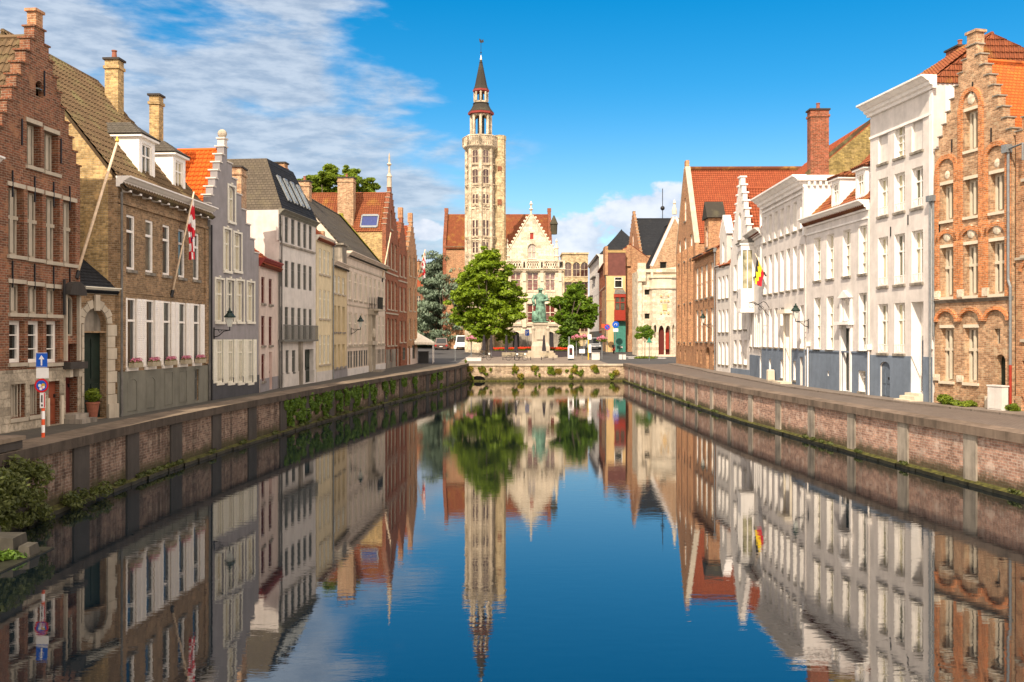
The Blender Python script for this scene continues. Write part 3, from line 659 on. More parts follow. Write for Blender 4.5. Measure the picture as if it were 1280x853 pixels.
def step_gable(L, zb, zl, zr, ua, zt, n, topw, u0=0.0, u1=None):
    u1 = L if u1 is None else u1
    wl, wr = (ua - topw / 2 - u0) / n, (u1 - ua - topw / 2) / n; hl, hr = (zt - zl) / (n + 1), (zt - zr) / (n + 1)
    pts = [(0, zb), (L, zb)] + ([(L, zr)] if u1 < L else [])
    x = u1
    for k in range(n):
        z = zr + hr * (k + 1); pts.append((x, z)); x = x - wr; pts.append((x, z))
    pts += [(ua + topw / 2, zt), (ua - topw / 2, zt)]
    leftp = []; x = u0
    for k in range(n):
        z = zl + hl * (k + 1); leftp.append((x, z)); x += wl; leftp.append((x, z))
    pts += leftp[::-1]
    if u0 > 0: pts.append((0, zl))
    out = []
    for p in pts:
        if not out or abs(p[0] - out[-1][0]) + abs(p[1] - out[-1][1]) > 1e-5: out.append(p)
    return out

# ------------------------------------------------------------------ ground, water, quays
LEFT_EDGE = [(-60, -14.2), (-5, -13.9), (20, -13.7), (26, -13.6), (36, -13.5), (43, -13.1), (50, -12.45), (57, -11.85), (66, -10.75), (74, -9.75), (82, -8.6), (90, -7.35), (100, -6.1), (108, -5.4), (112, -5.2)]
RIGHT_EDGE = [(-60, 24.0), (-5, 19.2), (20, 17.6), (30, 16.5), (39, 15.55), (49, 14.75), (58, 14.05), (70, 13.6), (82, 13.4), (96, 13.2), (112, 13.1)]
def edge(tab, y):
    for (a, xa), (b, xb) in zip(tab[:-1], tab[1:]):
        if y <= b: return xa + (xb - xa) * (y - a) / (b - a)
    return tab[-1][1]
b = MB()
ys = [y for y in range(-60, 112, 4)] + [112]
for y0, y1 in zip(ys[:-1], ys[1:]):
    b.face([(-1200, y0, 1.98), (edge(LEFT_EDGE, y0), y0, 1.98), (edge(LEFT_EDGE, y1), y1, 1.98), (-1200, y1, 1.98)])
    b.face([(edge(RIGHT_EDGE, y0), y0, 1.98), (1200, y0, 1.98), (1200, y1, 1.98), (edge(RIGHT_EDGE, y1), y1, 1.98)])
for y0, y1 in ((112, 132), (132, 152), (152, 172), (172, 400), (400, 2600)):
    b.face([(-1200, y0, ground_z(y0) - .02), (1200, y0, ground_z(y0) - .02), (1200, y1, ground_z(y1) - .02), (-1200, y1, ground_z(y1) - .02)])
b.face([(-1200, -1200, 1.98), (1200, -1200, 1.98), (1200, -60, 1.98), (-1200, -60, 1.98)])
tag(b.build('ground', 'land'), None, None, kind='structure')
b = MB(); b.face([(-30, -62, 0), (34, -62, 0), (34, 113.5, 0), (-30, 113.5, 0)])
tag(b.build('canal_water', 'water'), None, None, kind='structure')

def strip(name, y0, y1, fa, fb, z, matn, step=3.0, kind='structure', lift=0.0):
    b = MB(); n = max(1, int((y1 - y0) / step)); q = [y0 + (y1 - y0) * i / n for i in range(n + 1)]
    for a, c in zip(q[:-1], q[1:]):
        za, zc = (z(a), z(c)) if callable(z) else (z, z)
        b.face([(fa(a), a, za), (fb(a), a, za), (fb(c), c, zc), (fa(c), c, zc)])
    return tag(b.build(name, matn), None, None, kind=kind)
LE, RE = (lambda y: edge(LEFT_EDGE, y)), (lambda y: edge(RIGHT_EDGE, y))
LF = lambda y: -17.2 if y < 31 else (-16.9 + (y - 31) * .062 if y < 55 else -14.9 + (y - 55) * .055)
strip('left_street', -40, 112, lambda y: LF(y) - 1.5, lambda y: LE(y) - .7, 1.990, 'left_paving')
strip('right_street', -40, 112, lambda y: RE(y) + .3, lambda y: 24.5, 1.990, 'cobbles')
# raised pavement with kerb along the right-hand houses
def kerbed(name, y0, y1, fa, fb, z0, z1, matn):
    b = MB(); n = 30; q = [y0 + (y1 - y0) * i / n for i in range(n + 1)]
    for a, c in zip(q[:-1], q[1:]):
        b.face([(fa(a), a, z1), (fb(a), a, z1), (fb(c), c, z1), (fa(c), c, z1)]); b.face([(fa(a), a, z0), (fa(c), c, z0), (fa(c), c, z1), (fa(a), a, z1)])
    return tag(b.build(name, matn), None, None, kind='structure')
RF = lambda y: 23.0 - (y - 33) * .22 if y < 46 else (20.1 - (y - 46) * .11 if y < 60 else 18.55 + (y - 60) * .012)
kerbed('right_pavement', -40, 112, lambda y: min(RF(y), 22) - (1.35 if y < 90 else 1.0), lambda y: RF(y) + 3.0, 1.96, 2.075, 'flagstones')
strip('quay_road', 112, 176, lambda y: -16, lambda y: 26, lambda y: ground_z(y) - .008, 'asphalt')
strip('quay_square', 112.4, 160, lambda y: -6.4 if y < 120 else -6.4 + (y - 120) * .02, lambda y: 11.4 - (y - 112) * .05, lambda y: ground_z(y) - .003, 'flagstones')
# painted crossing stripes / traffic island by the tollhouse
b = MB()
for x0, x1, y0, y1 in ((15.5, 20.5, 127.2, 128.6), (15.0, 18.2, 131.5, 132.6)):
    b.face([(x0, y0, ground_z(y0) + .004), (x1, y0, ground_z(y0) + .004), (x1, y1, ground_z(y1) + .004), (x0, y1, ground_z(y1) + .004)])
tag(b.build('road_marking', 'sign_white'), None, None, kind='structure')

def quay(name, label, tab, y0, y1, side, brickm, capm, pilm, starts, pw, top=1.78, ct=2.12, cw=.6):
    """side = +1: canal lies towards +x of the wall"""
    root = thing(name, label, 'wall', (edge(tab, y0), y0, 0)); ox, oy = edge(tab, y0), y0
    E = lambda y: edge(tab, y) - ox
    b = MB(); n = int((y1 - y0) / 2); q = [y0 + (y1 - y0) * i / n for i in range(n + 1)]; s0 = 0
    for a, c in zip(q[:-1], q[1:]):
        ds = math.hypot(E(c) - E(a), c - a)
        P = [(E(a), a - oy, -1), (E(c), c - oy, -1), (E(c), c - oy, top), (E(a), a - oy, top)]
        b.face(P, 0, [(s0, -1), (s0 + ds, -1), (s0 + ds, top), (s0, top)]); s0 += ds
    b.build('brick_face', brickm, root)
    cp = MB(); t = .16 * side
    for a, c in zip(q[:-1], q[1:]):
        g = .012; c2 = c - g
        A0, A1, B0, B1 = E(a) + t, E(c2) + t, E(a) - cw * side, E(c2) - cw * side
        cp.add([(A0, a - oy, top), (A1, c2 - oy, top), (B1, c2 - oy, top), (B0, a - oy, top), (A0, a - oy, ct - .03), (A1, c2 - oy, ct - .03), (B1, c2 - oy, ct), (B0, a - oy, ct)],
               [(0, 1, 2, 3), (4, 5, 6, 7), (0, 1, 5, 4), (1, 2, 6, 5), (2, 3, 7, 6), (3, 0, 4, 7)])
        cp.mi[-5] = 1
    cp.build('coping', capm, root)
    for ya in starts:
        yb = ya + pw; d0, d1 = E(ya), E(yb); k = .07 * side
        p = MB(); p.add([(d0 - .1 * side, ya - oy, -.8), (d1 - .1 * side, yb - oy, -.8), (d1 + k, yb - oy, -.8), (d0 + k, ya - oy, -.8), (d0 - .1 * side, ya - oy, top - .004), (d1 - .1 * side, yb - oy, top - .004), (d1 + k, yb - oy, top - .004), (d0 + k, ya - oy, top - .004)],
              [(4, 5, 6, 7), (0, 1, 5, 4), (1, 2, 6, 5), (2, 3, 7, 6), (3, 0, 4, 7)])
        p.build('pilaster', pilm, root)
    m = MB(); rnd = random.Random(3)
    for a, c in zip(q[:-1], q[1:]):
        for f in range(4):
            u0, u1 = a + (c - a) * f / 4, a + (c - a) * (f + 1) / 4; o0 = (.20 + .07 * rnd.random()) * side
            m.face([(E(u0) - .02 * side, u0 - oy, .20), (E(u1) - .02 * side, u1 - oy, .20), (E(u1) + o0, u1 - oy, .12), (E(u0) + o0, u0 - oy, .12)], 0)
            m.face([(E(u0) + o0, u0 - oy, -.3), (E(u1) + o0, u1 - oy, -.3), (E(u1) + o0, u1 - oy, .12), (E(u0) + o0, u0 - oy, .12)], 1)
    m.build('mossy_ledge', ['moss', 'damp'], root)
    return root
quay('quay_wall', 'dark weathered brick quay wall with stone piers below the shaded left-hand street', LEFT_EDGE, -20, 112, 1, 'quay_brick_dark', ['coping_left_face', 'coping_left'], 'stone_dark',
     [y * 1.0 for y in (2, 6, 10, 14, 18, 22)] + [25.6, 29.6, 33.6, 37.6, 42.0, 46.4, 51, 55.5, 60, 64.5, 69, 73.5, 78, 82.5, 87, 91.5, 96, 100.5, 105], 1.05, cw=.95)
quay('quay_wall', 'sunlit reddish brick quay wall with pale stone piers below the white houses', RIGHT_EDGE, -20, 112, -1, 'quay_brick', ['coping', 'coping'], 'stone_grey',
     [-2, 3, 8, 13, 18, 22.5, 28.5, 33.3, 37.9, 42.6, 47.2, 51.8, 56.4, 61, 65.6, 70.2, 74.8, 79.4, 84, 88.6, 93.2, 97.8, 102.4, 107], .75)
# end wall of the canal, rubble stone with a small arched outfall
ew = thing('quay_wall', 'low rubble stone wall with tufts of weeds closing the end of the canal', 'wall', (-5.3, 112.0, 0))
b = MB(); hp = arch_poly(.55, 2.15, -.6, .62, .45, 12)
vs = MB(); panel(vs, [(-.1, -1), (18.5, -1), (18.5, 1.80), (-.1, 1.80)], [(hp, 1.6, 1)], 0)
b = vs
b.uv = [[(b.v[i][0], b.v[i][2]) for i in f] for f in b.f]
b.build('stone_face', ['rubble', 'damp'], ew)
MB().box(-.1, 18.5, -.12, .5, 1.81, 2.02).build('coping', 'stone', ew)
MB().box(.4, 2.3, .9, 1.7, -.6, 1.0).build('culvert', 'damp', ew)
b = MB()
rnd = random.Random(5)
for k in range(46): x = k * .4; o = .10 + .08 * rnd.random(); b.box(x, x + .4, -o, .02, -.3, .10 + .08 * rnd.random())
b.build('mossy_ledge', 'moss', ew)

# ------------------------------------------------------------------ left row of houses
HG = 'houses along the shaded side of the canal'
h = House((-16.75, 23.5), (-16.93, 31.25), 'canal_house', 'pale pink plastered house cut off by the frame, beside the dark brick stepped gable', group=HG)
h.even(.4, h.L - .2, 4, 1.05, 5.6, 7.6, 'sash_white'); h.even(.4, h.L - .2, 4, 1.05, 1.4, 3.9, 'sash_white')
h.box_along(8.75, 11.6, 4.4, 8.8, 'plaster_pink', roofmat='tile_brown')
h.cornice(9.05, .42, .42, 'white_paint'); h.band(4.75, 4.9, 'white_paint', .06); h.dado(1.0, 'plaster_pink')

h = House((-16.4, 4.0), (-16.74, 23.4), 'town_house', 'plain sand coloured house with brown roof, added out of frame to shade the quay', group=HG)  # unseen house added so its tall roof shades the near left quay
h.even(.4, h.L - .2, 8, 1.1, 5.6, 7.8, 'sash_white'); h.even(.4, h.L - .2, 8, 1.1, 1.4, 3.9, 'sash_white')
h.box_along(9.6, 15.6, 4.4, 8.8, 'plaster_sand', roofmat='tile_brown'); h.cornice(9.8, .4, .4, 'white_paint'); h.dado(1.0, 'plaster_grey')

# dark brick stepped gable
h = House((-16.95, 31.3), (-16.4, 36.45), 'stepped_gable_house', 'dark red brick house with tall crow-stepped gable and stone cross windows', group=HG)
for a, c, y0, y1 in ((33.5, 51, 152, 206), (55.5, 73, 163, 213)): h.w(a, c, y0, y1, 'stone2')
for a, c, y0, y1 in ((10.5, 30, 232, 318), (34.5, 53, 238, 322), (57.5, 75, 244, 326), (79, 94.5, 250, 329)): h.w(a, c, y0, y1, 'cross')
for a, c, y0, y1 in ((11.5, 31, 354, 391), (35, 54, 357, 392), (58, 75.5, 360, 393)):
    h.w(a, c, y0, y1, 'cross_low'); h.w(a, c, 401, 454, 'sash_low')
h.w(12, 31, 481, 524, 'barred'); h.w(36, 50, 481, 520, 'barred')
ud0, ud1 = h.u(59.5), h.u(74)
h.door(ud0, ud1, h.z(60, 477), 'rust_door', 0, .16, label='weathered rust-red low door')
un0, un1 = h.u(80.5), h.u(97.5)
h.door(un0 + .02, un1 - .06, h.z(82, 430), 'oxblood', 0, .30, z0=.35, label='tall narrow oxblood door under the stone niche')
h.wz(un0 + .06, un1 - .1, h.z(82, 420), h.z(82, 368), 'small_dark', .2)
h.hole((h.u(48) - .16), h.u(48) + .30, h.z(48, 121), h.z(48, 101), .21, .2)
out = step_gable(h.L, -1.2, 9.15, 9.15, h.L / 2, 14.05, 9, .62)
h.gable_body(out, ['brick_dark', 'brick_dark', 'brick_yellow'], 10, .1, 9.1, h.L / 2, 13.75, h.L - .1, 9.1, 'tile_brown')
MB().box(-.2, .2, .0, .34, 0, .62).box(-.27, .27, -.05, .40, .622, .72).build('finial', ['brick_orange'], h.wall, (h.L / 2, 0, 14.0))
h.step_copings(out, 'brick_dark')
MB().lathe([(.24, -.02), (.24, .02)], 0, 0, 16).build('oculus', 'glass', h.root, (h.u(48) + .07, .2, h.z(48, 111)))
h.anchors([(h.L * f, z) for z in (8.35, 5.3) for f in (.2, .44, .66, .86)] + [(h.L * .55, 12.2), (h.L * .3, 10.2), (h.L * .75, 10.0)], .9)
h.dado(h.z(30, 462), 'ashlar', .04)
b = MB(); b.box(un0 - .06, un0 + .03, -.12, -.002, 2.3, 4.75); b.box(un1 - .09, un1 + .02, -.12, -.002, 2.3, 4.75)   # stone niche over the door
b.prism(arch_poly(un0 - .14, un1 + .08, 4.72, 5.25, .5)[2:], -.32, -.004, 1); b.box(un0 - .16, un1 + .1, -.34, -.006, 2.0, 2.26, 1)
b.box(un0 + .0, un0 + .22, -.22, -.006, 1.7, 2.0); b.box(un1 - .28, un1 - .06, -.22, -.006, 1.7, 2.0)
b.build('niche', ['stone', 'stone_dark'], h.root)
b = MB(); b.box(un0 - .1, un1 + .05, -.75, -.045, -.1, .16); b.box(un0 - .02, un1 - .03, -.45, -.045, .162, .33); b.build('doorstep', 'stone_grey', h.root)
h.each('door_jamb', 'stone_light', (ud0 - .12, ud0 - .01, -.10, -.042, 0, 1.0), (ud1 + .01, ud1 + .14, -.10, -.042, 0, 1.05))
h.downpipe(h.u(76.5), 4.0, 5.3, 'black_iron', False)

# gateway
h = House((-16.4, 36.52), (-15.8, 38.25), 'gatehouse', 'narrow gateway with rusticated round arch and dark green double gate', 'gateway', HG)
g0, g1 = .12, h.L - .52
h.door(g0, g1, 3.35, 'green_paint', 0, .30, leaves=2)
h.hole(g0 + .01, g1 - .01, 3.42, 4.3, .62, .28)
h.walls([(0, -1.2), (h.L, -1.2), (h.L, 5.0), (0, 5.0)], 'brick_brown', 4.5, [(0, -1.2), (4.5, -1.2), (4.5, 5), (0, 5)])
MB().prism(arch_poly(g0, g1, 3.42, 4.3, .62), .26, .30).build('tympanum', 'stone_grey', h.root)
b = MB()
n = 9
for k in range(n):
    a0, a1 = math.pi * k / n + .015, math.pi * (k + 1) / n - .015; c = (g0 + g1) / 2; r0, r1 = (g1 - g0) / 2 + .02, (g1 - g0) / 2 + (.34 if k % 2 else .28)
    b.prism([(c + r0 * math.cos(a0), 3.7 + r0 * math.sin(a0)), (c + r1 * math.cos(a0), 3.7 + r1 * math.sin(a0)), (c + r1 * math.cos(a1), 3.7 + r1 * math.sin(a1)), (c + r0 * math.cos(a1), 3.7 + r0 * math.sin(a1))], -.07, -.003)
b.box((g0 + g1) / 2 - .12, (g0 + g1) / 2 + .12, -.16, -.075, 4.2, 4.82)
b.build('arch_stones', 'stone', h.root)
b = MB()
for k in range(8): b.box(g1 + .02, h.L - (.0 if k % 2 else .10), -.08, -.003, .46 * k + .01, .46 * k + .45)
b.box(g1 - .02, h.L + .02, -.16, -.085, -.2, .55); b.build('rusticated_pier', 'stone', h.root); b = MB()
for k in range(8): b.box(.0, g0 - .01, -.06, -.003, .46 * k + .01, .46 * k + .45)
b.build('rusticated_pier', 'stone', h.root)
h.cornice(5.12, .26, .28, 'cream_paint'); h.roof_along(5.13, 7.4, 2.6, 4.4, 'slate_dark', .2)

# brown brick mansion
h = House((-15.75, 38.32), (-15.2, 47.95), 'brick_mansion', 'brown brick mansion with white cornice, white louvred shutters and two white roof dormers', group=HG)
ucols = [(158.9, 168.3), (182.4, 191.3), (204, 212), (223.7, 230.7), (242, 248.3)]
uc = [(h.u(a) + h.u(c)) / 2 for a, c in ucols]
for c in uc:
    h.wz(c - .40, c + .40, 5.95, 8.2, 'sash_white'); h.wz(c - .44, c + .44, 1.92, 4.78, 'sash_shutter')
c5 = uc[-1] + (uc[-1] - uc[-2])
for k, c in enumerate(uc[:4]):
    if k in (0, 1): pass
h.wz(uc[4] - .33, uc[4] + .25, .1, 1.62, 'dark_slot')
h.box_along(9.55, 15.5, 4.75, 9.5, ['brick_brown', 'brick_brown', 'brick_yellow'], roofmat='tile_brown', hip1=1.8, over=.35)
for c, z1, ri in ((uc[0], 1.45, .2), (uc[1], 1.45, .2), (uc[3], 1.6, 0), (uc[2] + .1, 1.6, 0)):
    b = MB(); o_ = arch_poly(c - .46, c + .46, .15, z1 + .05, ri + .02 if ri else 0); i_ = arch_poly(c - .40, c + .40, .15, z1, ri)
    for p, q, r_, t_ in zip(o_, o_[1:] + o_[:1], i_[1:] + i_[:1], i_): b.face([(p[0], -.062, p[1]), (q[0], -.062, q[1]), (r_[0], -.075, r_[1]), (t_[0], -.075, t_[1])]); b.face([(t_[0], -.075, t_[1]), (r_[0], -.075, r_[1]), (r_[0], -.053, r_[1]), (t_[0], -.053, t_[1])])
    b.build('blind_niche', 'plaster_dado', h.root)
h.cornice(9.62, .42, .55, 'white_paint', dent=.93, steps=3)
h.band(8.55, 8.68, 'brick_brown', .09, 'string_course'); h.band(4.98, 5.06, 'brick_brown', .03)
h.dado(1.78, 'plaster_dado', .05)
h.each('corner_pilaster', 'brick_brown', (.0, .55, -.09, -.003, 1.85, 8.5), (h.L - .5, h.L, -.09, -.003, 1.85, 8.5))
h.chimney(7.05, 7.65, 3.35, 4.0, 12.4, 16.35, 'brick_yellow', 1); h.chimney(8.95, 9.5, 2.2, 2.68, 10.6, 15.1, 'brick_yellow', 0)
h.dormer(3.15, 4.75, .55, 9.95, 11.85, 12.65, 3.2); h.dormer(6.75, 8.2, .55, 9.95, 11.75, 12.55, 3.2)
h.downpipe(.12, 0, 9.0, 'lead', False); h.downpipe(h.L - .06, 0, 9.0, 'lead', False)
MANS = h; uc_m = list(uc)

# grey gable
h = House((-15.2, 48.05), (-14.5, 54.95), 'stepped_gable_house', 'lilac grey rendered house with white-edged stepped gable, ball finial and cream windows', group=HG)
h.w(285.5, 293.5, 232, 276, 'cream_surround', .32)
for a, c, y0 in ((280, 288.5, 286), (292.5, 301.5, 291)): h.w(a, c, y0, 338, 'cream_surround')
for a, c, y0 in ((269.5, 279.5, 349), (283.5, 292.5, 350), (296, 304.5, 351), (309, 317.5, 353)): h.w(a, c, y0, 402, 'cream_surround')
for a, c in ((270.5, 278), (284.5, 291.5), (297, 303.5), (309.5, 315.5)): h.w(a, c, 424.5, 479, 'cream_shutter')
ua = h.u(282)
out = step_gable(h.L, -1.2, 9.4, 7.2, ua, 13.1, 7, .42)
h.gable_body(out, 'plaster_grey', 9, .05, 9.4, ua, 12.95, h.L - .05, 7.3, 'tile_orange')
h.step_copings(out, 'plaster_white', .07, .05, .5)
b = MB(); b.box(-.2, .2, .0, .36, 0, .42).box(-.26, .26, -.05, .42, .422, .5); b.ball((0, .18, .72), .24, 1); b.build('finial', ['plaster_white', 'stone'], h.wall, (ua, 0, 13.09))
h.dado(1.02, 'plaster_slate', .04); h.downpipe(.12, 0, 8.8, 'black_iron', False)

# narrow rose house with big chimney
h = House((-14.47, 55.1), (-14.6, 59.95), 'narrow_house', 'narrow pinkish two-bay house with red window frames and dark red gutter', group=HG)
for y0, y1 in ((346, 379), (395, 432)): h.grid([(326.6, 331), (336, 340.3)], 327, y0, y1, 'red_sash')
h.w(326.8, 331, 443, 477, 'red_sash'); h.door(h.u(336.3), h.u(340), h.z(337, 440), 'red_shutter', 0, .2)
h.box_along(7.5, 9.9, 3.2, 6.5, 'plaster_rose', roofmat='tile_red')
h.cornice(7.75, .5, .35, 'red_cornice'); h.dado(.75, 'plaster_grey')
h.chimney(.55, 1.75, 1.2, 2.1, 7.6, 13.0, 'brick_pale', 0); h.downpipe(h.L - .1, 0, 7.3, 'lead', False)

# tall white house with slate mansard
h = House((-14.55, 60.05), (-13.8, 67.5), 'town_house', 'tall greyish white house with dark slate mansard, four skylights and long iron balcony', group=HG)
c6 = [(348, 352.6), (356, 360.4), (364, 368.3), (371.9, 376), (379.2, 383.1), (386.2, 390)]
h.grid(c6, 349, 268, 301, 'dark_slot'); h.grid(c6, 349, 324, 358, 'dark_slot'); h.grid(c6, 349, 383, 425, 'dark_slot')
h.w(357, 361, 438, 468, 'dark_slot'); h.w(365, 369.5, 438, 468, 'dark_slot')
h.door(h.u(348.4), h.u(353.6), h.z(349, 439), 'dark_paint', 0, .25); h.door(h.u(381), h.u(392), h.z(382, 437), 'green_paint', 0, .3, leaves=2)
zE = 11.15
h.walls([(0, -1.2), (h.L, -1.2), (h.L, zE), (0, zE)], 'plaster_white', 8, [(0, -1.2), (8, -1.2), (8, zE), (0, zE)])
b = MB(); t = 14.75; i0, i1, fr = 2.0, .25, 1.55
B4 = [(0, -.2, zE), (h.L, -.2, zE), (h.L, 8, zE), (0, 8, zE)]; T4 = [(i0, fr, t), (h.L - i1, fr, t), (h.L - i1, 6.4, t), (i0, 6.4, t)]
slab(b, [B4[0], B4[1], T4[1], T4[0]], tile=TILE['slate_dark']); slab(b, [B4[3], B4[0], T4[0], T4[3]], .12, 1, TILE['slate_brown']); slab(b, [B4[1], B4[2], T4[2], T4[1]]); slab(b, [B4[2], B4[3], T4[3], T4[2]]); b.face(T4)
h.roof = b.build('roof', ['slate_dark', 'slate_brown'], h.root)
for k, c in enumerate((2.05, 3.35, 4.7, 6.0)):
    f = MB(); sl = (t - zE) / (fr + .2)
    def sp(u, v): return (u, -.2 + v * (fr + .2) - .03, zE + v * (t - zE) + .05)
    a, c2, v0, v1 = c, c + .60, .22, .68; g = .045
    for q in ((a, a + g, v0, v1), (c2 - g, c2, v0, v1), (a + g, c2 - g, v0, v0 + .04), (a + g, c2 - g, v1 - .04, v1)):
        P = [sp(q[0], q[2]), sp(q[1], q[2]), sp(q[1], q[3]), sp(q[0], q[3])]; f.face(P); f.face([(p[0], p[1] - .10, p[2] + .04) for p in P])
    for q in ((a, v0, v1), (c2, v0, v1)):
        P0_, P1_ = sp(q[0], q[1]), sp(q[0], q[2]); f.face([P0_, P1_, (P1_[0], P1_[1] - .1, P1_[2] + .04), (P0_[0], P0_[1] - .1, P0_[2] + .04)])
    s_ = f.build('skylight', 'zinc', h.root)
    f = MB(); f.face([(p[0], p[1] - .02, p[2] + .02) for p in (sp(a + g, v0 + .04), sp(c2 - g, v0 + .04), sp(c2 - g, v1 - .04), sp(a + g, v1 - .04))]); f.build('pane', 'blue_sky_glass', s_)
h.cornice(zE + .05, .32, .35, 'plaster_dado'); h.cornice(h.z(349, 303), .12, .1, 'stone_grey', steps=1, u0=.1, u1=h.L - .3, name='string_course')
b = MB(); z0 = h.z(349, 425); u0, u1 = h.u(347.8), h.u(391.5)
b.box(u0, u1, -.38, -.002, z0 - .12, z0)
for k in range(40): x = u0 + .05 + (u1 - u0 - .1) * k / 39; b.box(x - .02, x + .02, -.36, -.33, z0, z0 + .9)
b.box(u0, u1, -.37, -.32, z0 + .9, z0 + .96); b.build('balcony', 'grey_paint', h.root)
u0 = h.u(373); b = MB(); b.box(u0, u0 + .5, -.16, -.004, 0, z0 - .13); b.build('column', 'stone_grey', h.root)
h.dado(.9, 'plaster_white', .05); h.downpipe(.1, 0, 10.8, 'lead', False)
h.chimney(h.L - .75, h.L - .05, 2.0, 3.2, 12.5, 15.3, 'brick_orange', 0)

# narrow yellow house
h = House((-13.77, 67.65), (-13.52, 72.2), 'narrow_house', 'narrow yellow house of three window bays with small red roof', group=HG)
c3 = [(399, 402.2), (404.3, 407.6), (409.3, 412.3)]
h.grid(c3, 400, 311, 342, 'cream_sash'); h.grid(c3, 400, 362, 398, 'cream_sash'); h.grid(c3, 400, 419, 456, 'cream_sash')
h.box_along(10.25, 12.3, 2.6, 6, 'plaster_cream', roofmat='tile_red')
b = MB()
for k in range(4): b.box(h.L - .5, h.L - .05, 2.4 - k * .62, 2.4 - k * .62 + .6, 10.2, 12.9 - k * .6)
b.build('stepped_parapet', 'brick_pale', h.root)
h.cornice(10.4, .4, .3, 'cream_paint', steps=3); h.dado(.7, 'plaster_white'); h.downpipe(h.L - .1, 0, 10)

# low buff house
h = House((-13.5, 72.32), (-13.42, 78.0), 'narrow_house', 'buff plastered house with blind parapet between the yellow house and the long cream house', group=HG)
c3 = [(417.3, 420.4), (422.4, 425.5), (428, 431)]
h.grid(c3, 418, 344, 366, 'cream_sash'); h.grid(c3, 418, 382, 415, 'white_deep'); h.grid(c3, 418, 431, 461, 'white_deep')
h.box_along(8.75, 11.2, 2.8, 6, 'plaster_buff', roofmat='slate_brown')
h.cornice(8.95, .45, .35, 'plaster_sand', steps=3); h.band(h.z(418, 417), h.z(418, 379), 'white_warm', .02, 'white_zone') if False else None
b = MB(); b.box(3.2, 5.0, -.1, 1.2, 8.98, 10.4); b.box(3.0, 5.2, -.25, 1.3, 10.41, 10.55); b.build('attic_storey', 'stone_grey', h.root); h.dado(.85, 'plaster_grey', .04)

# long cream palace
h = House((-13.4, 78.1), (-12.67, 95.95), 'long_house', 'long sand coloured house with dark mossy roof, corner balcony and carved portal', group=HG)
ucs = [h.L * (i + .5) / 8 for i in range(8)]
zc = 10.1
for i, c in enumerate(ucs):
    h.wz(c - .62, c + .62, 6.3, 8.6, 'sand_sash'); h.wz(c - .62, c + .62, 2.55, 5.2, 'sand_sash')
    if i != 4:
        h.wz(c - .9, c - .08, .6, 2.0, 'dark_slot'); h.wz(c + .08, c + .9, .6, 2.0, 'dark_slot')
h.door(ucs[4] - .7, ucs[4] + .7, 2.05, 'dark_paint', 0, .3)
h.box_along(zc, 15.2, 4.4, 8.8, 'plaster_sand', roofmat='slate_grey')
b = MB(); b.add([(h.L - 1.3, -.3, zc - .1), (h.L + .02, -.3, zc - .25), (h.L + .02, 4.4, 15.42), (h.L - 1.3, 4.4, 15.45)], [(0, 1, 2, 3)]); b.box(h.L - .45, h.L - .02, 4.2, 4.6, 15.0, 15.5)
b.add([(h.L - .5, -.3, zc - .45), (h.L - .5, 4.4, 15.2), (h.L - .5, 4.4, 15.42), (h.L - .5, -.3, zc - .25)], [(0, 1, 2, 3)]); b.build('mossy_verge', 'verge_moss', h.root)
h.cornice(zc + .1, .55, .45, 'plaster_sand', steps=3); h.band(8.95, 9.1, 'stone', .06); h.band(2.28, 2.4, 'stone', .05); h.band(5.75, 5.86, 'stone', .05)
m = ucs[4]; b = MB(); b.box(m - 1.25, m + 1.25, -.95, -.003, 5.55, 5.72)
b.box(m - 1.2, m + 1.2, -.5, -.004, 5.2, 5.55)
b.build('balcony_slab', 'stone', h.root)
b = MB()
for k in range(22): x = m - 1.2 + 2.4 * k / 21; b.box(x - .02, x + .02, -.93, -.90, 5.72, 6.75)
b.box(m - 1.22, m + 1.22, -.95, -.88, 6.75, 6.82)
for x in (m - 1.2, m + 1.2):
    for k in range(6): b.box(x - .02, x + .02, -.88 + k * .14, -.85 + k * .14, 5.72, 6.75)
b.build('balcony_railing', 'black_iron', h.root)
b = MB(); b.box(m - 1.05, m - .75, -.3, -.005, 0, 5.18); b.box(m + .75, m + 1.05, -.3, -.005, 0, 5.18); b.box(m - 1.15, m + 1.15, -.4, -.006, 2.45, 2.8)
b.ball((m, -.25, 3.5), .38, 0, 8, (1, .6, 1.3)); b.build('portal', 'stone', h.root); h.dado(.55, 'white_c', .05)
b = MB(); b.box(m - 1.0, m + 1.0, -1.2, -.41, -.1, .18); b.build('doorstep', 'stone_grey', h.root)
h.roof_chim = h.chimney(3.4, 4.3, 4.0, 5.0, 14.6, 16.4, 'brick_pale', 1)

# red brick gable with yellow side wall
h = House((-12.62, 96.1), (-12.3, 103.55), 'stepped_gable_house', 'red brick stepped gable house with stone spire and pale yellow side wall', group=HG)
c3 = [h.L * f for f in (.2, .5, .8)]
for c in c3:
    h.wz(c - .65, c + .65, 10.2, 13.0, 'red_brick_sash', .4); h.wz(c - .65, c + .65, 6.0, 9.0, 'red_brick_sash', .4); h.wz(c - .65, c + .65, 2.3, 5.1, 'red_brick_sash', .3)
h.wz(h.L * .45 - .5, h.L * .45 + .5, 14.3, 16.3, 'red_brick_sash', .4)
h.door(h.L * .78, h.L * .92, 2.1, 'dark_paint'); h.wz(h.L * .25, h.L * .42, .6, 1.9, 'dark_slot')
ua = h.L * .42
out = step_gable(h.L, -1.2, 13.9, 13.9, ua, 18.6, 7, .7)
h.gable_body(out, ['brick_red', 'brick_red', 'brick_yellow'], 9, .1, 13.7, ua, 18.0, h.L - .1, 13.7, 'tile_rust')
h.step_copings(out, 'stone')
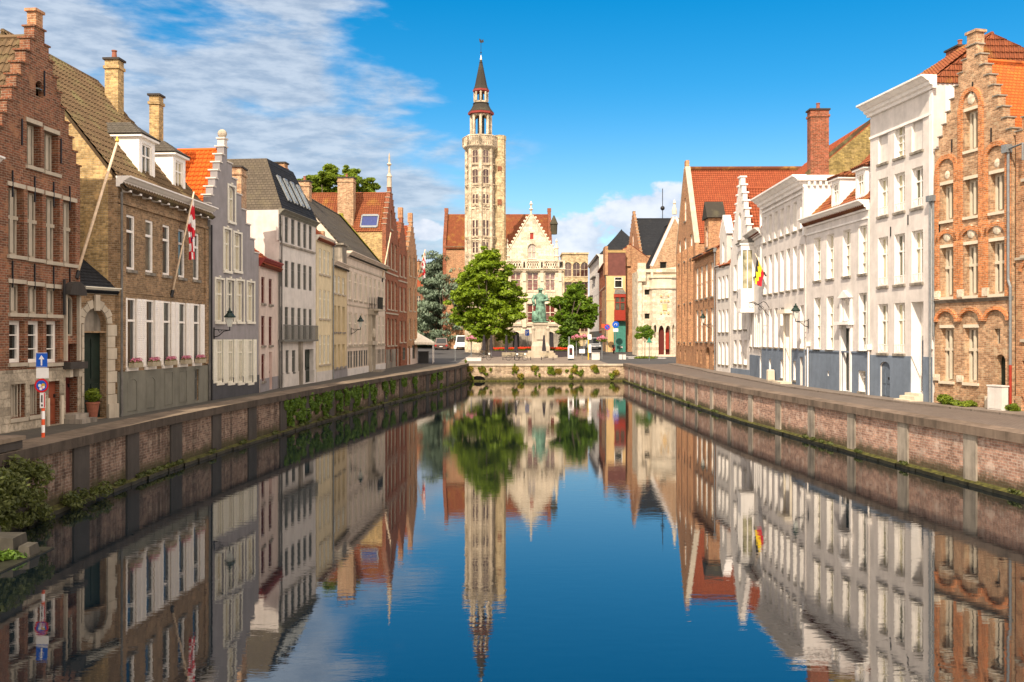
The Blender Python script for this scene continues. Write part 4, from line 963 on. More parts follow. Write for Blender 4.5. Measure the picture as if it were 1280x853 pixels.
MB().lathe([(.26, 0), (.24, 1.2), (.32, 1.22), (.12, 1.6), (.10, 2.3), (.26, 2.5), (.10, 2.7), (.09, 3.3), (.02, 3.7)], 0, 0, 8).build('spire', 'stone', h.wall, (ua, .2, 18.5))
h.chimney(.5, 1.7, 3.4, 5.0, 13.0, 19.2, 'brick_pale', 1); h.band(9.6, 9.75, 'stone', .06); h.band(5.5, 5.65, 'stone', .06)
b = MB(); b.box(2.8 - .9, 2.8 - .0, .0, .01, 0, .01)
sl = (18.0 - 13.7) / (ua - .1)
sk = MB()
def sp(a, v): return (.1 + v * (ua - .1) - .06, a, 13.7 + v * (18.0 - 13.7) + .10)
sk.face([sp(1.0, .12), sp(2.6, .12), sp(2.6, .38), sp(1.0, .38)], 1)
for q in ((.9, 1.02, .1, .4), (2.58, 2.7, .1, .4), (1.0, 2.6, .08, .13), (1.0, 2.6, .37, .42)):
    P = [sp(q[0], q[2]), sp(q[1], q[2]), sp(q[1], q[3]), sp(q[0], q[3])]; sk.face([(p[0] - .05, p[1], p[2] + .03) for p in P])
sk.build('skylight', ['zinc', 'navy'], h.root)
h.dado(1.9, 'stone_grey', .05)

h = House((-12.3, 103.65), (-11.85, 108.5), 'stepped_gable_house', 'dark red brick house with stepped gable and flower boxes, two doors from the awning', group=HG)
for z0, z1 in ((9.8, 12.2), (6.0, 8.6), (2.6, 4.9)): h.even(.4, h.L - .4, 2, 1.1, z0, z1, 'red_brick_sash')
h.door(.5, 1.5, 2.1, 'dark_paint'); h.wz(2.4, 4.0, .6, 2.0, 'dark_slot')
out = step_gable(h.L, -1.2, 12.2, 12.2, h.L / 2, 16.3, 6, .7)
h.gable_body(out, ['brick_red', 'brick_red', 'brick_pale'], 8, .1, 12.1, h.L / 2, 15.8, h.L - .1, 12.1, 'tile_red'); h.step_copings(out, 'brick_orange')
MB().box(-.3, .3, 0, .5, 0, 1.2).build('finial', 'brick_orange', h.wall, (h.L / 2, 0, 16.25)); h.band(9.2, 9.34, 'stone', .06)

h = House((-11.85, 108.6), (-11.3, 114.5), 'stepped_gable_house', 'orange brick stepped gable house at the corner beside the cream awning', group=HG)
for z0, z1 in ((10.2, 12.4), (6.2, 8.8), (2.9, 5.2)): h.even(.4, h.L - .4, 2, 1.1, z0, z1, 'red_brick_sash')
h.door(.6, 1.6, 2.1, 'dark_paint'); h.wz(2.8, 4.6, .6, 2.2, 'dark_slot')
out = step_gable(h.L, -1.2, 12.2, 12.2, h.L / 2, 16.5, 6, .7)
h.gable_body(out, ['brick_orange', 'brick_orange', 'brick_red'], 7, .1, 12.1, h.L / 2, 16.0, h.L - .1, 12.1, 'tile_red'); h.step_copings(out, 'stone')
MB().box(-.3, .3, 0, .5, 0, 1.1).build('finial', 'brick_orange', h.wall, (h.L / 2, 0, 16.45)); h.dado(1.9, 'plaster_rose', .04)

# houses beyond the cedar
h = House(W(500, 186), W(546, 180), 'far_house', 'low brick house in shade behind the cedar with a small white window', group='houses beyond the square', base=3.2)
h.even(.6, h.L - .6, 3, 1.2, 8.2, 9.8, 'red_brick_sash'); h.even(.6, h.L - .6, 3, 1.2, 4.4, 6.4, 'red_brick_sash')
h.box_along(11.0, 14.6, 3.5, 7, 'brick_dark', roofmat='tile_red'); h.cornice(11.1, .4, .3, 'stone'); h.chimney(1.5, 2.6, 2.6, 3.6, 14, 16.6, 'brick_orange', 1)
h = House(W(545, 190), W(578, 192), 'far_house', 'small pink-red gabled house showing between the cedar and the tower', group='houses beyond the square', base=3.2)
h.even(.6, h.L - .6, 2, 1.1, 4.6, 6.4, 'red_brick_sash'); h.box_along(9.0, 12.5, 3.5, 7, 'brick_red', roofmat='tile_red'); h.cornice(9.1, .3, .3, 'stone')

# ------------------------------------------------------------------ right row of houses
RG = 'houses along the sunlit side of the canal'
# house cut off by the right edge
h = House((21.28, 40.55), (22.9, 33.4), 'stepped_gable_house', 'red brick stepped gable house with red window frames at the edge of the frame', group=RG)
for k, c in enumerate((.95, 3.2, 5.6)):
    h.wz(c - .55, c + .55, 6.6, 8.9, 'red_frame'); h.wz(c - .55, c + .55, 3.1, 5.5, 'red_frame'); h.wz(c - .5, c + .5, 9.8, 11.2, 'red_frame', .2)
h.door(.35, 1.35, 2.2, 'red_paint'); h.wz(2.6, 3.8, .6, 2.1, 'red_frame'); h.wz(5.0, 6.2, .6, 2.1, 'red_frame')
out = step_gable(h.L, -1.2, 11.3, 11.3, h.L / 2, 16.6, 9, .9)
h.gable_body(out, 'brick_orange', 9, .1, 11.2, h.L / 2, 16.0, h.L - .1, 11.2, 'tile_flat'); h.step_copings(out, 'stone_grey'); h.dado(.7, 'brick_pale', .04)
b = MB()
for c in (.95, 3.2, 5.6):
    p0, p1 = arch_poly(c - .75, c + .75, 5.9, 6.45, .5), arch_poly(c - .6, c + .6, 5.9, 6.3, .38)
    b.prism(p0[2:] + p1[2:][::-1], -.07, -.004)
b.build('relieving_arch', 'brick_bright', h.root); h.band(6.42, 6.52, 'stone', .07)

# big brick stepped gable
h = House((20.02, 45.45), (21.2, 40.7), 'stepped_gable_house', 'tall orange brick house with crow-stepped gable and blind arches over stone cross windows', group=RG)
cx3 = [(h.u(1176) + h.u(1190)) / 2, (h.u(1203.5) + h.u(1219)) / 2, (h.u(1234) + h.u(1250)) / 2]
cx3 = [.86, h.L / 2, h.L - .86]
mid = cx3[1]
Z = lambda px, y: h.z(px, y)
h.wz(mid - .40, mid + .40, Z(1205, 190), Z(1205, 141), 'brick_two')
for c in cx3:
    h.wz(c - .41, c + .41, Z(1205, 272), Z(1205, 226), 'brick_two')
    h.wz(c - .42, c + .42, Z(1205, 370), Z(1205, 307), 'brick_cross')
for c in cx3[:2]: h.wz(c - .43, c + .43, Z(1205, 478), Z(1205, 410), 'brick_cross')
h.wz(cx3[2] - .17, cx3[2] + .17, Z(1240, 430), Z(1240, 411), 'small_dark')
h.door(cx3[2] - .1, cx3[2] + .48, Z(1243, 443), 'green_paint', .3, .30, label='green arch-topped door')
for c, zt, zb_ in [(c, 297, 304) for c in cx3]: pass
out = step_gable(h.L, -1.2, 11.5, 11.5, h.L / 2, 16.25, 8, .62)
h.gable_body(out, ['brick_pale', 'brick_pale', 'brick_orange'], 12, .08, 11.4, h.L / 2, 15.6, h.L - .08, 11.4, 'tile_flat')
h.step_copings(out, 'stone_grey')
MB().box(-.28, .28, 0, .45, 0, .6).box(-.36, .36, -.06, .52, .602, .72).build('finial', ['brick_pale'], h.wall, (h.L / 2, 0, 16.2))
b = MB()                                                                   # lesenes and blind arches, brighter brick
def ring(c, hw, z, wd=.2, rise=None, y=-.10):
    r = hw if rise is None else rise
    o_, i_ = arch_poly(c - hw - wd, c + hw + wd, z - .02, z + r + wd, r + wd)[2:], arch_poly(c - hw, c + hw, z - .02, z + r, r)[2:]
    b.prism(o_ + i_[::-1], y, -.004)
zs = Z(1205, 375)
for c in cx3:
    for sgn in (-1, 1): b.box(c + sgn * .66 - .12, c + sgn * .66 + .12, -.10, -.004, zs + .05, (Z(1205, 205) if c != mid else Z(1205, 135)))
    ring(c, .54, Z(1205, 300), .2, .40)
    if c != mid: ring(c, .54, Z(1205, 205), .22, .42)
ring(mid, .54, Z(1205, 135), .2, .62)
b.build('blind_arch', 'brick_bright', h.root)
b = MB()
for c in cx3: ring(c, .62, Z(1205, 402), .16, .48, -.14)
b.build('relieving_arch', 'brick_bright', h.root)
for c, q, r_ in [(c, Z(1205, 291), .27) for c in cx3] + [(mid, Z(1205, 126), .25), (cx3[0], Z(1205, 214), .17), (cx3[2], Z(1205, 214), .17)]: MB().ball((0, 0, 0), r_, 0, 8, (1, .25, 1.15)).build('relief', 'ashlar_white', h.root, (c, 0, q))
h.cornice(zs + .05, .16, .16, 'stone_grey', name='string_course'); h.dado(.55, 'brick_pale', .05)
b = MB(); b.box(cx3[2] - .62, cx3[2] - .16, -.12, -.054, 0, .6); b.build('door_jamb', 'stone_light', h.root)
h.each('corner_stone', 'ashlar_white', *[(c - .9, c - .5, -.07, -.003, Z(1205, 478), Z(1205, 478) + .3) for c in cx3[:2]], *[(c - .8, c - .46, -.12, -.003, Z(1205, 372), Z(1205, 362)) for c in cx3])
h.anchors([(h.L / 2 - 1.25, 12.0), (h.L / 2 + 1.25, 12.0), (h.L / 2 + .1, 14.3), (.35, 8.3), (h.L - .35, 8.5)], .6)
b = MB(); u = h.L - .06; b.tube([(u, -.14, 5.6), (u, -.14, 11.0)], .06, 8, 0); b.tube([(u, -.14, 5.6), (u + .12, -.14, 5.3), (u + .12, -.14, 2.0)], .06, 8, 0); b.tube([(u + .12, -.14, 2.0), (u + .12, -.14, 0)], .06, 8, 1); b.box(u - .2, u + .1, -.32, -.02, 11.0, 11.35)
b.tube([(u, -.17, 11.15), (u + 1.0, -.3, 11.2), (u + 1.0, -.3, 10.5)], .05, 8, 0)
b.build('downpipe', ['zinc', 'red_paint'], h.root); h.downpipe(.05, 3.2, 9.6)

# tall white house
h = House((19.2, 51.45), (19.97, 45.58), 'town_house', 'tallest white house on the quay, with blue plinth and low arched double gate', group=RG)
cc = [h.u((a + c) / 2) for a, c in ((1101.5, 1114), (1122, 1135), (1144.5, 1157.5))]
cc = [h.L * f for f in (.225, .5, .775)]; hw = .5
zr = lambda y: h.z(1122, y)
h.wz(cc[0] - hw, cc[0] + hw, zr(197.5), zr(157), 'blind'); h.wz(cc[1] - hw, cc[1] + hw, zr(197.5), zr(157), 'white_sash'); h.wz(cc[2] - hw, cc[2] + hw, zr(197.5), zr(157), 'blind')
for c in cc: h.wz(c - hw, c + hw, zr(265.5), zr(217), 'white_rail'); h.wz(c - hw, c + hw, zr(356), zr(293), 'white_rail')
for c in cc[:2]: h.wz(c - hw, c + hw, zr(442), zr(379), 'white_rail')
h.hole(cc[2] - .55, cc[2] + .55, .45, zr(379), 0, .55, 1)
h.door(cc[0] - .25, cc[0] + .75, zr(453), 'blue_gate', .28, .07, leaves=2, label='low arched blue-grey double gate')
zc = 15.45
h.walls([(0, -1.2), (h.L, -1.2), (h.L, zc), (0, zc)], ['white_a', 'white_b', 'white_b'], 9, [(0, -1.2), (9, -1.2), (9, zc), (0, zc)], th=.65)
b = MB(); b.box(cc[2] - .55, cc[2] + .55, .53, .60, .45, zr(379)); b.box(cc[2] - .5, cc[2] - .42, .44, .52, .5, zr(420)); d = b.build('door', 'white_paint', h.root); d['label'] = 'tall recessed white entrance door'
b = MB(); b.box(-.50, .42, .515, .528, .05, 2.55); b.build('door_leaf', 'blue_gate', d, (cc[2], 0, .46))
b = MB(); b.box(cc[2] - .85, cc[2] + .6, -.75, -.045, -.1, .14); b.box(cc[2] - .75, cc[2] + .6, -.5, -.046, .142, .30); b.box(cc[2] - .65, cc[2] + .6, -.28, -.047, .302, .44); b.build('doorstep', 'stone_light', h.root)
h.roof_along(zc, 17.8, 3.2, 9, 'tile_rust', .3, 3.0, .2)
h.cornice(zc + .12, .62, .75, 'white_b', u0=-.1, u1=h.L + .25, steps=4); h.band(13.75, 13.88, 'white_b', .07)
h.chimney(1.2, 2.3, 3.6, 4.5, 15.6, 18.2, 'brick_red', 1)
h.dado(h.z(1122, 445), 'blue_dado', .04); h.anchors([(h.L * .36, 8.6), (h.L * .64, 9.0)], .5)
b = MB(); b.box(h.L - .22, h.L + .06, -.06, -.003, 2.6, 14.9); b.build('corner_pilaster', 'white_b', h.root)
h.downpipe(h.L - .02, 0, 9.6, 'zinc'); h.downpipe(.05, 0, 2.5, 'white_paint')

# white house with dormers
h = House((18.55, 60.5), (19.15, 51.6), 'town_house', 'white house with two white dormers and dark green door beside the tallest white house', group=RG)
cols = [(1017, 1026.5), (1033, 1042.5), (1053.5, 1063), (1073.5, 1083.5)]
cc = [h.u((a + c) / 2) for a, c in cols]; hw = .52
zr = lambda y: h.z(1034, y)
for c in cc: h.wz(c - hw, c + hw, zr(349), zr(294), 'white_sash')
for c in (cc[0], cc[1], cc[3]): h.wz(c - hw, c + hw, zr(437), zr(371), 'white_sash')
h.wz(cc[2] - .36, cc[2] + .36, zr(402), zr(376), 'white_deep', .3); h.door(cc[2] - .52, cc[2] + .52, zr(409), 'green_paint', 0, .20, z0=.12, rev=1, label='tall dark green front door with white surround')
h.wz(cc[3] - .5, cc[3] + .42, zr(488) + .2, zr(460), 'white_deep'); h.hole(cc[1] - .35, cc[1] - .1, zr(470), zr(464), 0, .2, 1)
zc = 10.45
h.box_along(zc, 14.6, 4.0, 8, ['white_a', 'white_b', 'white_b'], roofmat='tile_rust')
h.cornice(zc + .12, .55, .6, 'white_b', steps=4); h.band(9.55, 9.65, 'white_b', .07)
for a, c in ((1030.5, 1044), (1060, 1073)): u0 = h.u(a); h.dormer(u0 + .2, u0 + 1.45, .35, zc + .35, zc + 2.0, zc + 2.5, 2.6, 'white_b', 'tile_rust')
b = MB(); m = cc[2]
b.box(m - .78, m - .56, -.10, -.004, .1, zr(376)); b.box(m + .56, m + .78, -.10, -.004, .1, zr(376)); b.box(m - .95, m + .95, -.34, -.005, zr(407), zr(403)); b.box(m - .75, m - .5, -.24, -.105, zr(411), zr(407.5)); b.box(m + .5, m + .75, -.24, -.105, zr(411), zr(407.5))
b.prism([(m - .85, zr(375)), (m + .85, zr(375)), (m, zr(366))], -.22, -.006); b.build('door_surround', 'white_b', h.root)
h.dado(h.z(1034, 440), 'blue_dado', .04); h.band(h.z(1034, 440), h.z(1034, 438), 'blue_dado', .09)
b = MB(); b.box(m - .7, m + .7, -.35, -.045, -.1, .10); b.build('doorstep', 'stone_grey', h.root); h.downpipe(h.u(1012), 0, 2.6, 'white_paint')

# white house with big cornice and brick end gable
h = House((18.62, 71.5), (18.5, 60.6), 'town_house', 'white seven-bay house with heavy cornice, tall brick chimney and olive brick end gable', group=RG)
us = [h.L * (i + .55) / 7 for i in range(7)]
for i, c in enumerate(us):
    h.wz(c - .42, c + .42, 10.1, 12.0, 'white_deep'); h.wz(c - .42, c + .42, 6.3, 9.1, 'white_deep')
    if i != 4: h.wz(c - .42, c + .42, 2.45, 5.2, 'white_deep')
    if i in (1, 3, 5): h.wz(c - .3, c + .3, .35, 1.6, 'white_deep')
h.door(us[4] - .6, us[4] + .6, 4.6, 'white_warm', 0, .3, rev=1); h.door(us[6] - .35, us[6] + .3, 1.9, 'green_paint', 0, .3)
zc = 13.3
h.box_along(zc, 16.9, 4.3, 8.6, ['white_a', 'white_b', 'brick_olive'], roofmat='tile_red', over=.3)
h.cornice(zc + .12, .8, .85, 'white_b', u1=h.L + .1, steps=4, dent=0); h.band(12.3, 12.42, 'white_b', .1)
b = MB(); b.box(h.L - .3, h.L + .12, -.1, 1.6, 9.6, 13.0); b.box(h.L - .35, h.L + .35, -.5, 2.0, 13.01, 13.35)
for k in range(5): b.box(h.L + .13, h.L + .3, .1 + k * .36, .25 + k * .36, 12.7, 13.0)
b.build('cornice_return', 'white_b', h.root)
h.chimney(h.L - .75, h.L + .02, .35, 1.5, 13.0, 17.5, 'brick_red', 1)
b = MB(); b.add([(h.L + .012, 0, 13.2), (h.L + .012, 4.3, 16.85), (h.L + .012, 4.3, 17.1), (h.L + .012, 0, 13.55)], [(0, 1, 2, 3)]); b.build('verge', 'tile_brown', h.root)
h.dado(h.z(988, 436), 'blue_dado', .04); b = MB(); m = us[4]; b.box(m - .95, m + .95, -.5, -.005, 4.75, 5.0); b.box(m - .85, m - .65, -.12, -.006, .1, 4.74); b.box(m + .65, m + .85, -.12, -.006, .1, 4.74); b.build('portal', 'white_warm', h.root)
b = MB(); b.box(m - 1, m + 1, -.8, -.045, -.1, .2); b.build('doorstep', 'stone_light', h.root)

# white house with oriel
h = House((19.2, 77.45), (18.66, 71.6), 'town_house', 'white house with a box oriel window over the street and grey gutter', group=RG)
us = [h.L * f for f in (.42, .58, .74, .9)]
for c in us: h.wz(c - .3, c + .3, 7.9, 10.2, 'white_deep'); h.wz(c - .3, c + .3, 2.4, 5.0, 'white_deep')
h.wz(.3, .95, 2.4, 5.0, 'white_deep'); h.door(h.L - 1.0, h.L - .2, 2.1, 'white_warm', rev=1)
h.box_along(11.2, 15.0, 4, 8, ['white_c', 'white_b', 'white_b'], roofmat='tile_red')
h.cornice(11.35, .6, .6, 'white_c', steps=4); h.dado(1.75, 'blue_dado', .04)
b = MB(); panel(b, [(.15, 5.3), (2.0, 5.3), (2.0, 10.4), (.15, 10.4)], [(arch_poly(.3, 1.0, 7.0, 10.0), .12, None), (arch_poly(1.15, 1.85, 7.0, 10.0), .12, None)], -1.0)
b.face([(.15, -1, 5.3), (.15, 0, 5.3), (.15, 0, 10.4), (.15, -1, 10.4)])
panel_side = [(-1.0, 5.3), (0, 5.3), (0, 10.4), (-1, 10.4)]
b.face([(2.0, -1, 5.3), (2.0, 0, 5.3), (2.0, 0, 7.0), (2.0, -1, 7.0)]); b.face([(2.0, -1, 10.0), (2.0, 0, 10.0), (2.0, 0, 10.4), (2.0, -1, 10.4)])
for a, c in ((-1, -.86), (-.54, -.46), (-.14, 0)): b.face([(2.0, a, 7), (2.0, c, 7), (2.0, c, 10), (2.0, a, 10)])
b.face([(.15, -1, 5.3), (2, -1, 5.3), (2, 0, 5.3), (.15, 0, 5.3)]); b.box(.1, 2.06, -1.07, .0, 5.1, 5.296); b.box(.1, 2.06, -1.1, 0, 10.42, 10.6)
o = b.build('oriel', 'white_b', h.root)
b = MB(); b.face([(.3, -.89, 7), (1.85, -.89, 7), (1.85, -.89, 10), (.3, -.89, 10)]); b.face([(1.93, -1, 7), (1.93, 0, 7), (1.93, 0, 10), (1.93, -1, 10)]); b.build('window', 'glass_cream', o)
b = MB(); slab(b, [(.05, -1.2, 10.62), (2.12, -1.2, 10.62), (1.9, 0, 11.15), (.25, 0, 11.15)], .06); b.face([(2.12, -1.2, 10.61), (2.12, 0, 10.61), (1.9, 0, 11.14)]); b.build('oriel_roof', 'lead', o)
h.dormer(1.6, 2.9, .5, 11.5, 13.6, 14.2, 3, 'white_b', 'lead'); h.dormer(4.0, 5.0, .5, 11.5, 12.9, 13.3, 3, 'white_b', 'lead')

# white stepped gable
h = House((18.97, 83.25), (19.2, 77.6), 'stepped_gable_house', 'white house with tall stepped gable in front of the big red roof', group=RG)
us = [h.L * f for f in (.25, .52, .79)]
h.wz(h.L * .5 - .4, h.L * .5 + .4, 11.3, 13.6, 'white_deep', .3)
for c in us: h.wz(c - .42, c + .42, 7.1, 9.3, 'white_deep'); h.wz(c - .42, c + .42, 3.8, 6.2, 'white_deep'); h.wz(c - .42, c + .42, .9, 2.9, 'white_deep')
out = step_gable(h.L, -1.2, 10.2, 10.2, h.L / 2, 16.5, 8, .6)
h.gable_body(out, ['white_c', 'white_b', 'white_b'], 8, .1, 10.1, h.L / 2, 15.6, h.L - .1, 10.1, 'tile_red'); h.step_copings(out, 'white_b', .12, .08, .5)
h.dado(.5, 'blue_dado', .03); h.anchors([(h.L * .38, 9.9), (h.L * .65, 9.9), (h.L * .38, 6.7), (h.L * .65, 6.7)], .5)

# narrow grey-white house with pediment dormer
h = House((18.77, 88.3), (18.95, 83.35), 'narrow_house', 'narrow pale grey house with pedimented wall dormer between brick and white stepped gable', group=RG)
us = [h.L * f for f in (.25, .52, .79)]
for c in us: h.wz(c - .38, c + .38, 6.6, 8.6, 'white_deep'); h.wz(c - .38, c + .38, 3.6, 5.6, 'white_deep'); h.wz(c - .38, c + .38, .7, 2.7, 'white_deep')
h.wz(h.L * .52 - .35, h.L * .52 + .35, 9.5, 11.6, 'white_deep')
L = h.L; m = L * .52
h.walls([(0, -1.2), (L, -1.2), (L, 9.6), (m + 1.2, 9.6), (m + 1.2, 12.2), (m, 13.9), (m - 1.2, 12.2), (m - 1.2, 9.6), (0, 9.6)], ['plaster_white', 'white_b', 'white_b'], 7, [(0, -1.2), (7, -1.2), (7, 9.6), (0, 9.6)], th=.5)
h.roof_along(9.6, 13.0, 3.5, 7, 'tile_rust', .1); h.rake_coping([(m + 1.25, 12.2), (m, 13.95)][::-1], 'white_b', .7); h.rake_coping([(m, 13.95), (m - 1.25, 12.2)], 'white_b', .7); h.cornice(9.65, .3, .2, 'white_c', u0=0, u1=m - 1.25); h.dado(.6, 'white_c', .03)

# orange brick house with tower dormer
h = House((19.02, 100), (18.8, 88.4), 'brick_house', 'orange brick house with narrow gabled wall dormer and rows of white sashes', group=RG)
us = [h.L * f for f in (.12, .34, .57, .82)]
for c in us: h.wz(c - .7, c + .7, 7.0, 10.2, 'brick_sash'); h.wz(c - .7, c + .7, 2.7, 5.9, 'brick_sash')
h.wz(1.2, 1.9, .5, 1.9, 'small_dark', .2); h.wz(3.4, 4.1, .5, 1.9, 'small_dark', .2); h.door(h.L * .57, h.L * .72, 2.2, 'dark_paint', .5, .3); h.wz(h.L * .86, h.L * .93, .5, 1.9, 'small_dark', .2)
m = h.L * .58; h.wz(m - .5, m + .5, 11.9, 13.8, 'brick_sash', .3); L = h.L
h.walls([(0, -1.2), (L, -1.2), (L, 11.3), (m + 1.1, 11.3), (m + 1.1, 14.6), (m - 1.1, 14.6), (m - 1.1, 11.3), (0, 11.3)], ['brick_orange', 'brick_orange', 'brick_pale'], 8, [(0, -1.2), (8, -1.2), (8, 11.3), (4, 13.6), (0, 11.3)], th=1.2)
h.roof_along(11.3, 13.9, 4, 8, 'tile_rust', .3); h.cornice(11.4, .25, .35, 'lead', u1=m - 1.2); h.cornice(11.4, .25, .35, 'lead', u0=m + 1.2)
b = MB(); b.prism([(m - 1.45, 14.62), (m + 1.45, 14.62), (m, 16.3)], -.2, 1.6); b.build('dormer_roof', 'slate_grey', h.root)
b = MB(); b.box(h.L - 2.6, h.L - .3, 3.0, 4.6, 12.8, 15.2); b.build('attic', 'white_warm', h.root)
h.anchors([(h.L * f, 6.4) for f in (.23, .46, .7)], .7); h.downpipe(h.L - .1, 0, 11)

# big brick gable with the high red roof
h = House((19.32, 113), (19.12, 100.1), 'brick_gable_house', 'large orange brick house with straight gable and highest red tiled roof on the quay', group=RG)
us = [h.L * f for f in (.2, .5, .8)]
for c in us: h.wz(c - .7, c + .7, 11.6, 14.2, 'brick_sash', .3); h.wz(c - .7, c + .7, 6.9, 10.4, 'brick_sash'); h.wz(c - .7, c + .7, 2.6, 5.8, 'brick_sash')
h.wz(h.L / 2 - .6, h.L / 2 + .6, 16.0, 18.6, 'brick_sash', .5)
for f in (.25, .5): h.wz(h.L * f - .35, h.L * f + .35, .6, 1.7, 'small_dark', .2)
L = h.L; ze, zt = 13.0, 22.0
h.gable_body([(0, -1.2), (L, -1.2), (L, ze), (L / 2 + .5, zt), (L / 2 + .5, zt + .7), (L / 2 - .5, zt + .7), (L / 2 - .5, zt), (0, ze)], ['brick_orange', 'brick_orange', 'brick_orange'], 15, .1, ze - .1, L / 2, zt - .3, L - .1, ze - .1, 'tile_red')
h.rake_coping([(L, ze), (L / 2 + .5, zt)], 'stone', .55); h.rake_coping([(L / 2 - .5, zt), (0, ze)], 'stone', .55)
b = MB(); b.tube([(L / 2, .5, zt - .2), (L / 2, 15, zt - .2)], .28, 8); b.build('ridge_tiles', 'tile_rust', h.root)
h.anchors([(L * f, z) for z in (6.3, 11.0) for f in (.35, .65)], .8)
h.each('lesene', 'brick_orange', *[(c + o_ - .1, c + o_ + .1, -.16, -.003, 2.2, 12.8) for c in us for o_ in (-.95, .95)])

# ------------------------------------------------------------------ the square beyond the canal
SQ = 'buildings round the square'
# brick hall with dark slate roof: narrow stepped gable towards the square
h = House((20.4, 171), (20.25, 152), 'gabled_hall', 'tall brick hall with stepped gable end and dark slate roof behind the white porch', 'hall', SQ, 2.6)
for k, f in enumerate((.2, .42, .64, .85)):
    c = h.L * f
    h.wz(c - 1.0, c + 1.0, 10.2, 15.0, 'brick_sash', .8); h.wz(c - 1.0, c + 1.0, 3.2, 8.2, 'brick_sash')
h.wz(h.L / 2 - .8, h.L / 2 + .8, 17.0, 20.0, 'brick_sash', .7)
out = step_gable(h.L, -2, 15.6, 15.6, h.L / 2, 23.6, 12, 1.2)
h.gable_body(out, ['brick_orange', 'brick_orange', 'brick_pale'], 14, .2, 15.5, h.L / 2, 22.4, h.L - .2, 15.5, 'slate_dark'); h.step_copings(out, 'stone')
h.band(9.1, 9.4, 'stone_dark', .1); h.dado(1.6, 'stone_light', .08)
b = MB(); b.tube([(h.L / 2, 5, 22.3), (h.L / 2, 5, 27.5)], .06, 6); b.ball((h.L / 2, 5, 24.2), .38); b.build('weather_vane', 'black_iron', h.root)
# gable fronted brick wall with white raked coping, seen beside the big orange house
h = House(W(813, 141), W(878, 141), 'gabled_hall', 'brick gable with pale sloping coping rising behind the white porch', 'hall', SQ, 2.4)
ua = h.u(843.5); out = [(0, -2), (h.L, -2), (h.L, 13.4), (ua + .4, 20.4), (ua - .4, 20.4), (0, 13.2)]
h.wz(1.4, 2.4, 12.4, 13.8, 'small_dark')
h.gable_body(out, ['brick_pale', 'brick_pale', 'brick_orange'], 9, .1, 13.0, ua, 19.9, h.L - .1, 13.2, 'slate_dark'); h.rake_coping([(ua - .3, 20.45), (0, 13.25)], 'white_c', .9, .4); h.rake_coping([(h.L, 13.45), (ua + .3, 20.45)], 'white_c', .9, .4)
MB().lathe([(.35, 0), (.35, .6), (.12, 1.5), (.25, 1.6), (.03, 2.2)], 0, 0, 8).build('finial', 'stone_light', h.wall, (ua, .3, 20.8))
# white tollhouse porch
h = House(W(797, 135), W(846, 135), 'tollhouse', 'cream white stone tollhouse with half-round porch bay and pointed doorway', 'tollhouse', SQ, 2.45)
for y0 in (362, 392): u0 = h.u(809); h.wz(u0 - .38, u0 + .38, h.z(809, y0 + 7), h.z(809, y0), 'small_dark')
h.hole(h.u(843), h.u(845.5), .1, h.z(842, 416), 0, .4)
h.walls([(0, -2), (h.L, -2), (h.L, h.z(800, 334)), (0, h.z(800, 338))], ['ashlar_white', 'ashlar_white', 'ashlar_white'], 6, [(0, -2), (6, -2), (6, 12), (0, 12)])
zt = h.z(800, 338); b = MB()
for x, l in ((.05, .5), (h.u(813), .35)): b.box(x, x + l, -.35, -.004, -1, zt); 
b.box(-.1, h.L, -.3, -.003, zt - .3, zt + .15); b.box(-.06, 1.1, -.5, -.31, zt - 1.6, zt + 1.0); b.build('buttress', 'ashlar_white', h.root)
bc = h.u(829); br = 1.9; bt = h.z(829, 361); b = MB()
angs = [math.pi + math.pi * k / 6 for k in range(7)]
pts = [(bc + br * math.cos(a), br * .75 * math.sin(a)) for a in angs]
for (x0, y0), (x1, y1) in zip(pts[:-1], pts[1:]):
    L = math.hypot(x1 - x0, y1 - y0); ex, ey = (x1 - x0) / L, (y1 - y0) / L
    q = MB(); mx = (x0 + x1) / 2; big = abs(mx - bc) < .75
    hs = [(arch_poly(L * .1, L * .9, .05, 4.3, 1.0), .5, None)] if big else ([(arch_poly(L * .25, L * .75, 2.6, 4.4, .4), .3, None)] if abs(mx - bc) < 1.5 else [])
    panel(q, [(0, -2), (L, -2), (L, bt), (0, bt)], hs, 0)
    for f, i in zip(q.f, q.mi): b.face([(x0 + q.v[j][0] * ex - q.v[j][1] * ey, y0 + q.v[j][0] * ey + q.v[j][1] * ex, q.v[j][2]) for j in f], 0)
b.face([(x, y, bt) for x, y in pts])
bay = b.build('porch_bay', ['ashlar_white'], h.root)
b = MB()
o = [(bc + (br + .18) * math.cos(a), (br * .75 + .18) * math.sin(a)) for a in angs]
for z0, z1 in ((bt - .05, bt + .25), (bt + 1.45, bt + 1.7)):
    b.add([(x, y, z0) for x, y in o] + [(x, y, z1) for x, y in o], [tuple(range(7)), tuple(range(13, 6, -1))] + [(i, i + 1, i + 8, i + 7) for i in range(6)])
b.add([(x, y, bt + .25) for x, y in pts] + [(x, y, bt + 1.45) for x, y in pts], [(i, i + 1, i + 8, i + 7) for i in range(6)]); b.build('parapet', 'stone_light', bay)
for z, k in ((bt - 1.2, 2), (bt - 1.9, 3), (bt - 3.6, 3)):
    for j in range(k): x = bc - .5 + 1.0 * j / (k - 1); MB().box(x - .11, x + .11, -br * .78, -br * .70, z, z + .26).build('heraldic_stone', 'ochre', bay)
MB().box(bc - .3, bc + .3, -br * .79, -br * .70, bt - 3.1, bt - 2.2).build('heraldic_stone', 'ochre', bay)
b = MB(); b.prism(arch_poly(bc - .8, bc + .8, 0, 4.2, 1.0), -.75, -.70); b.build('door', 'oxblood', h.root)
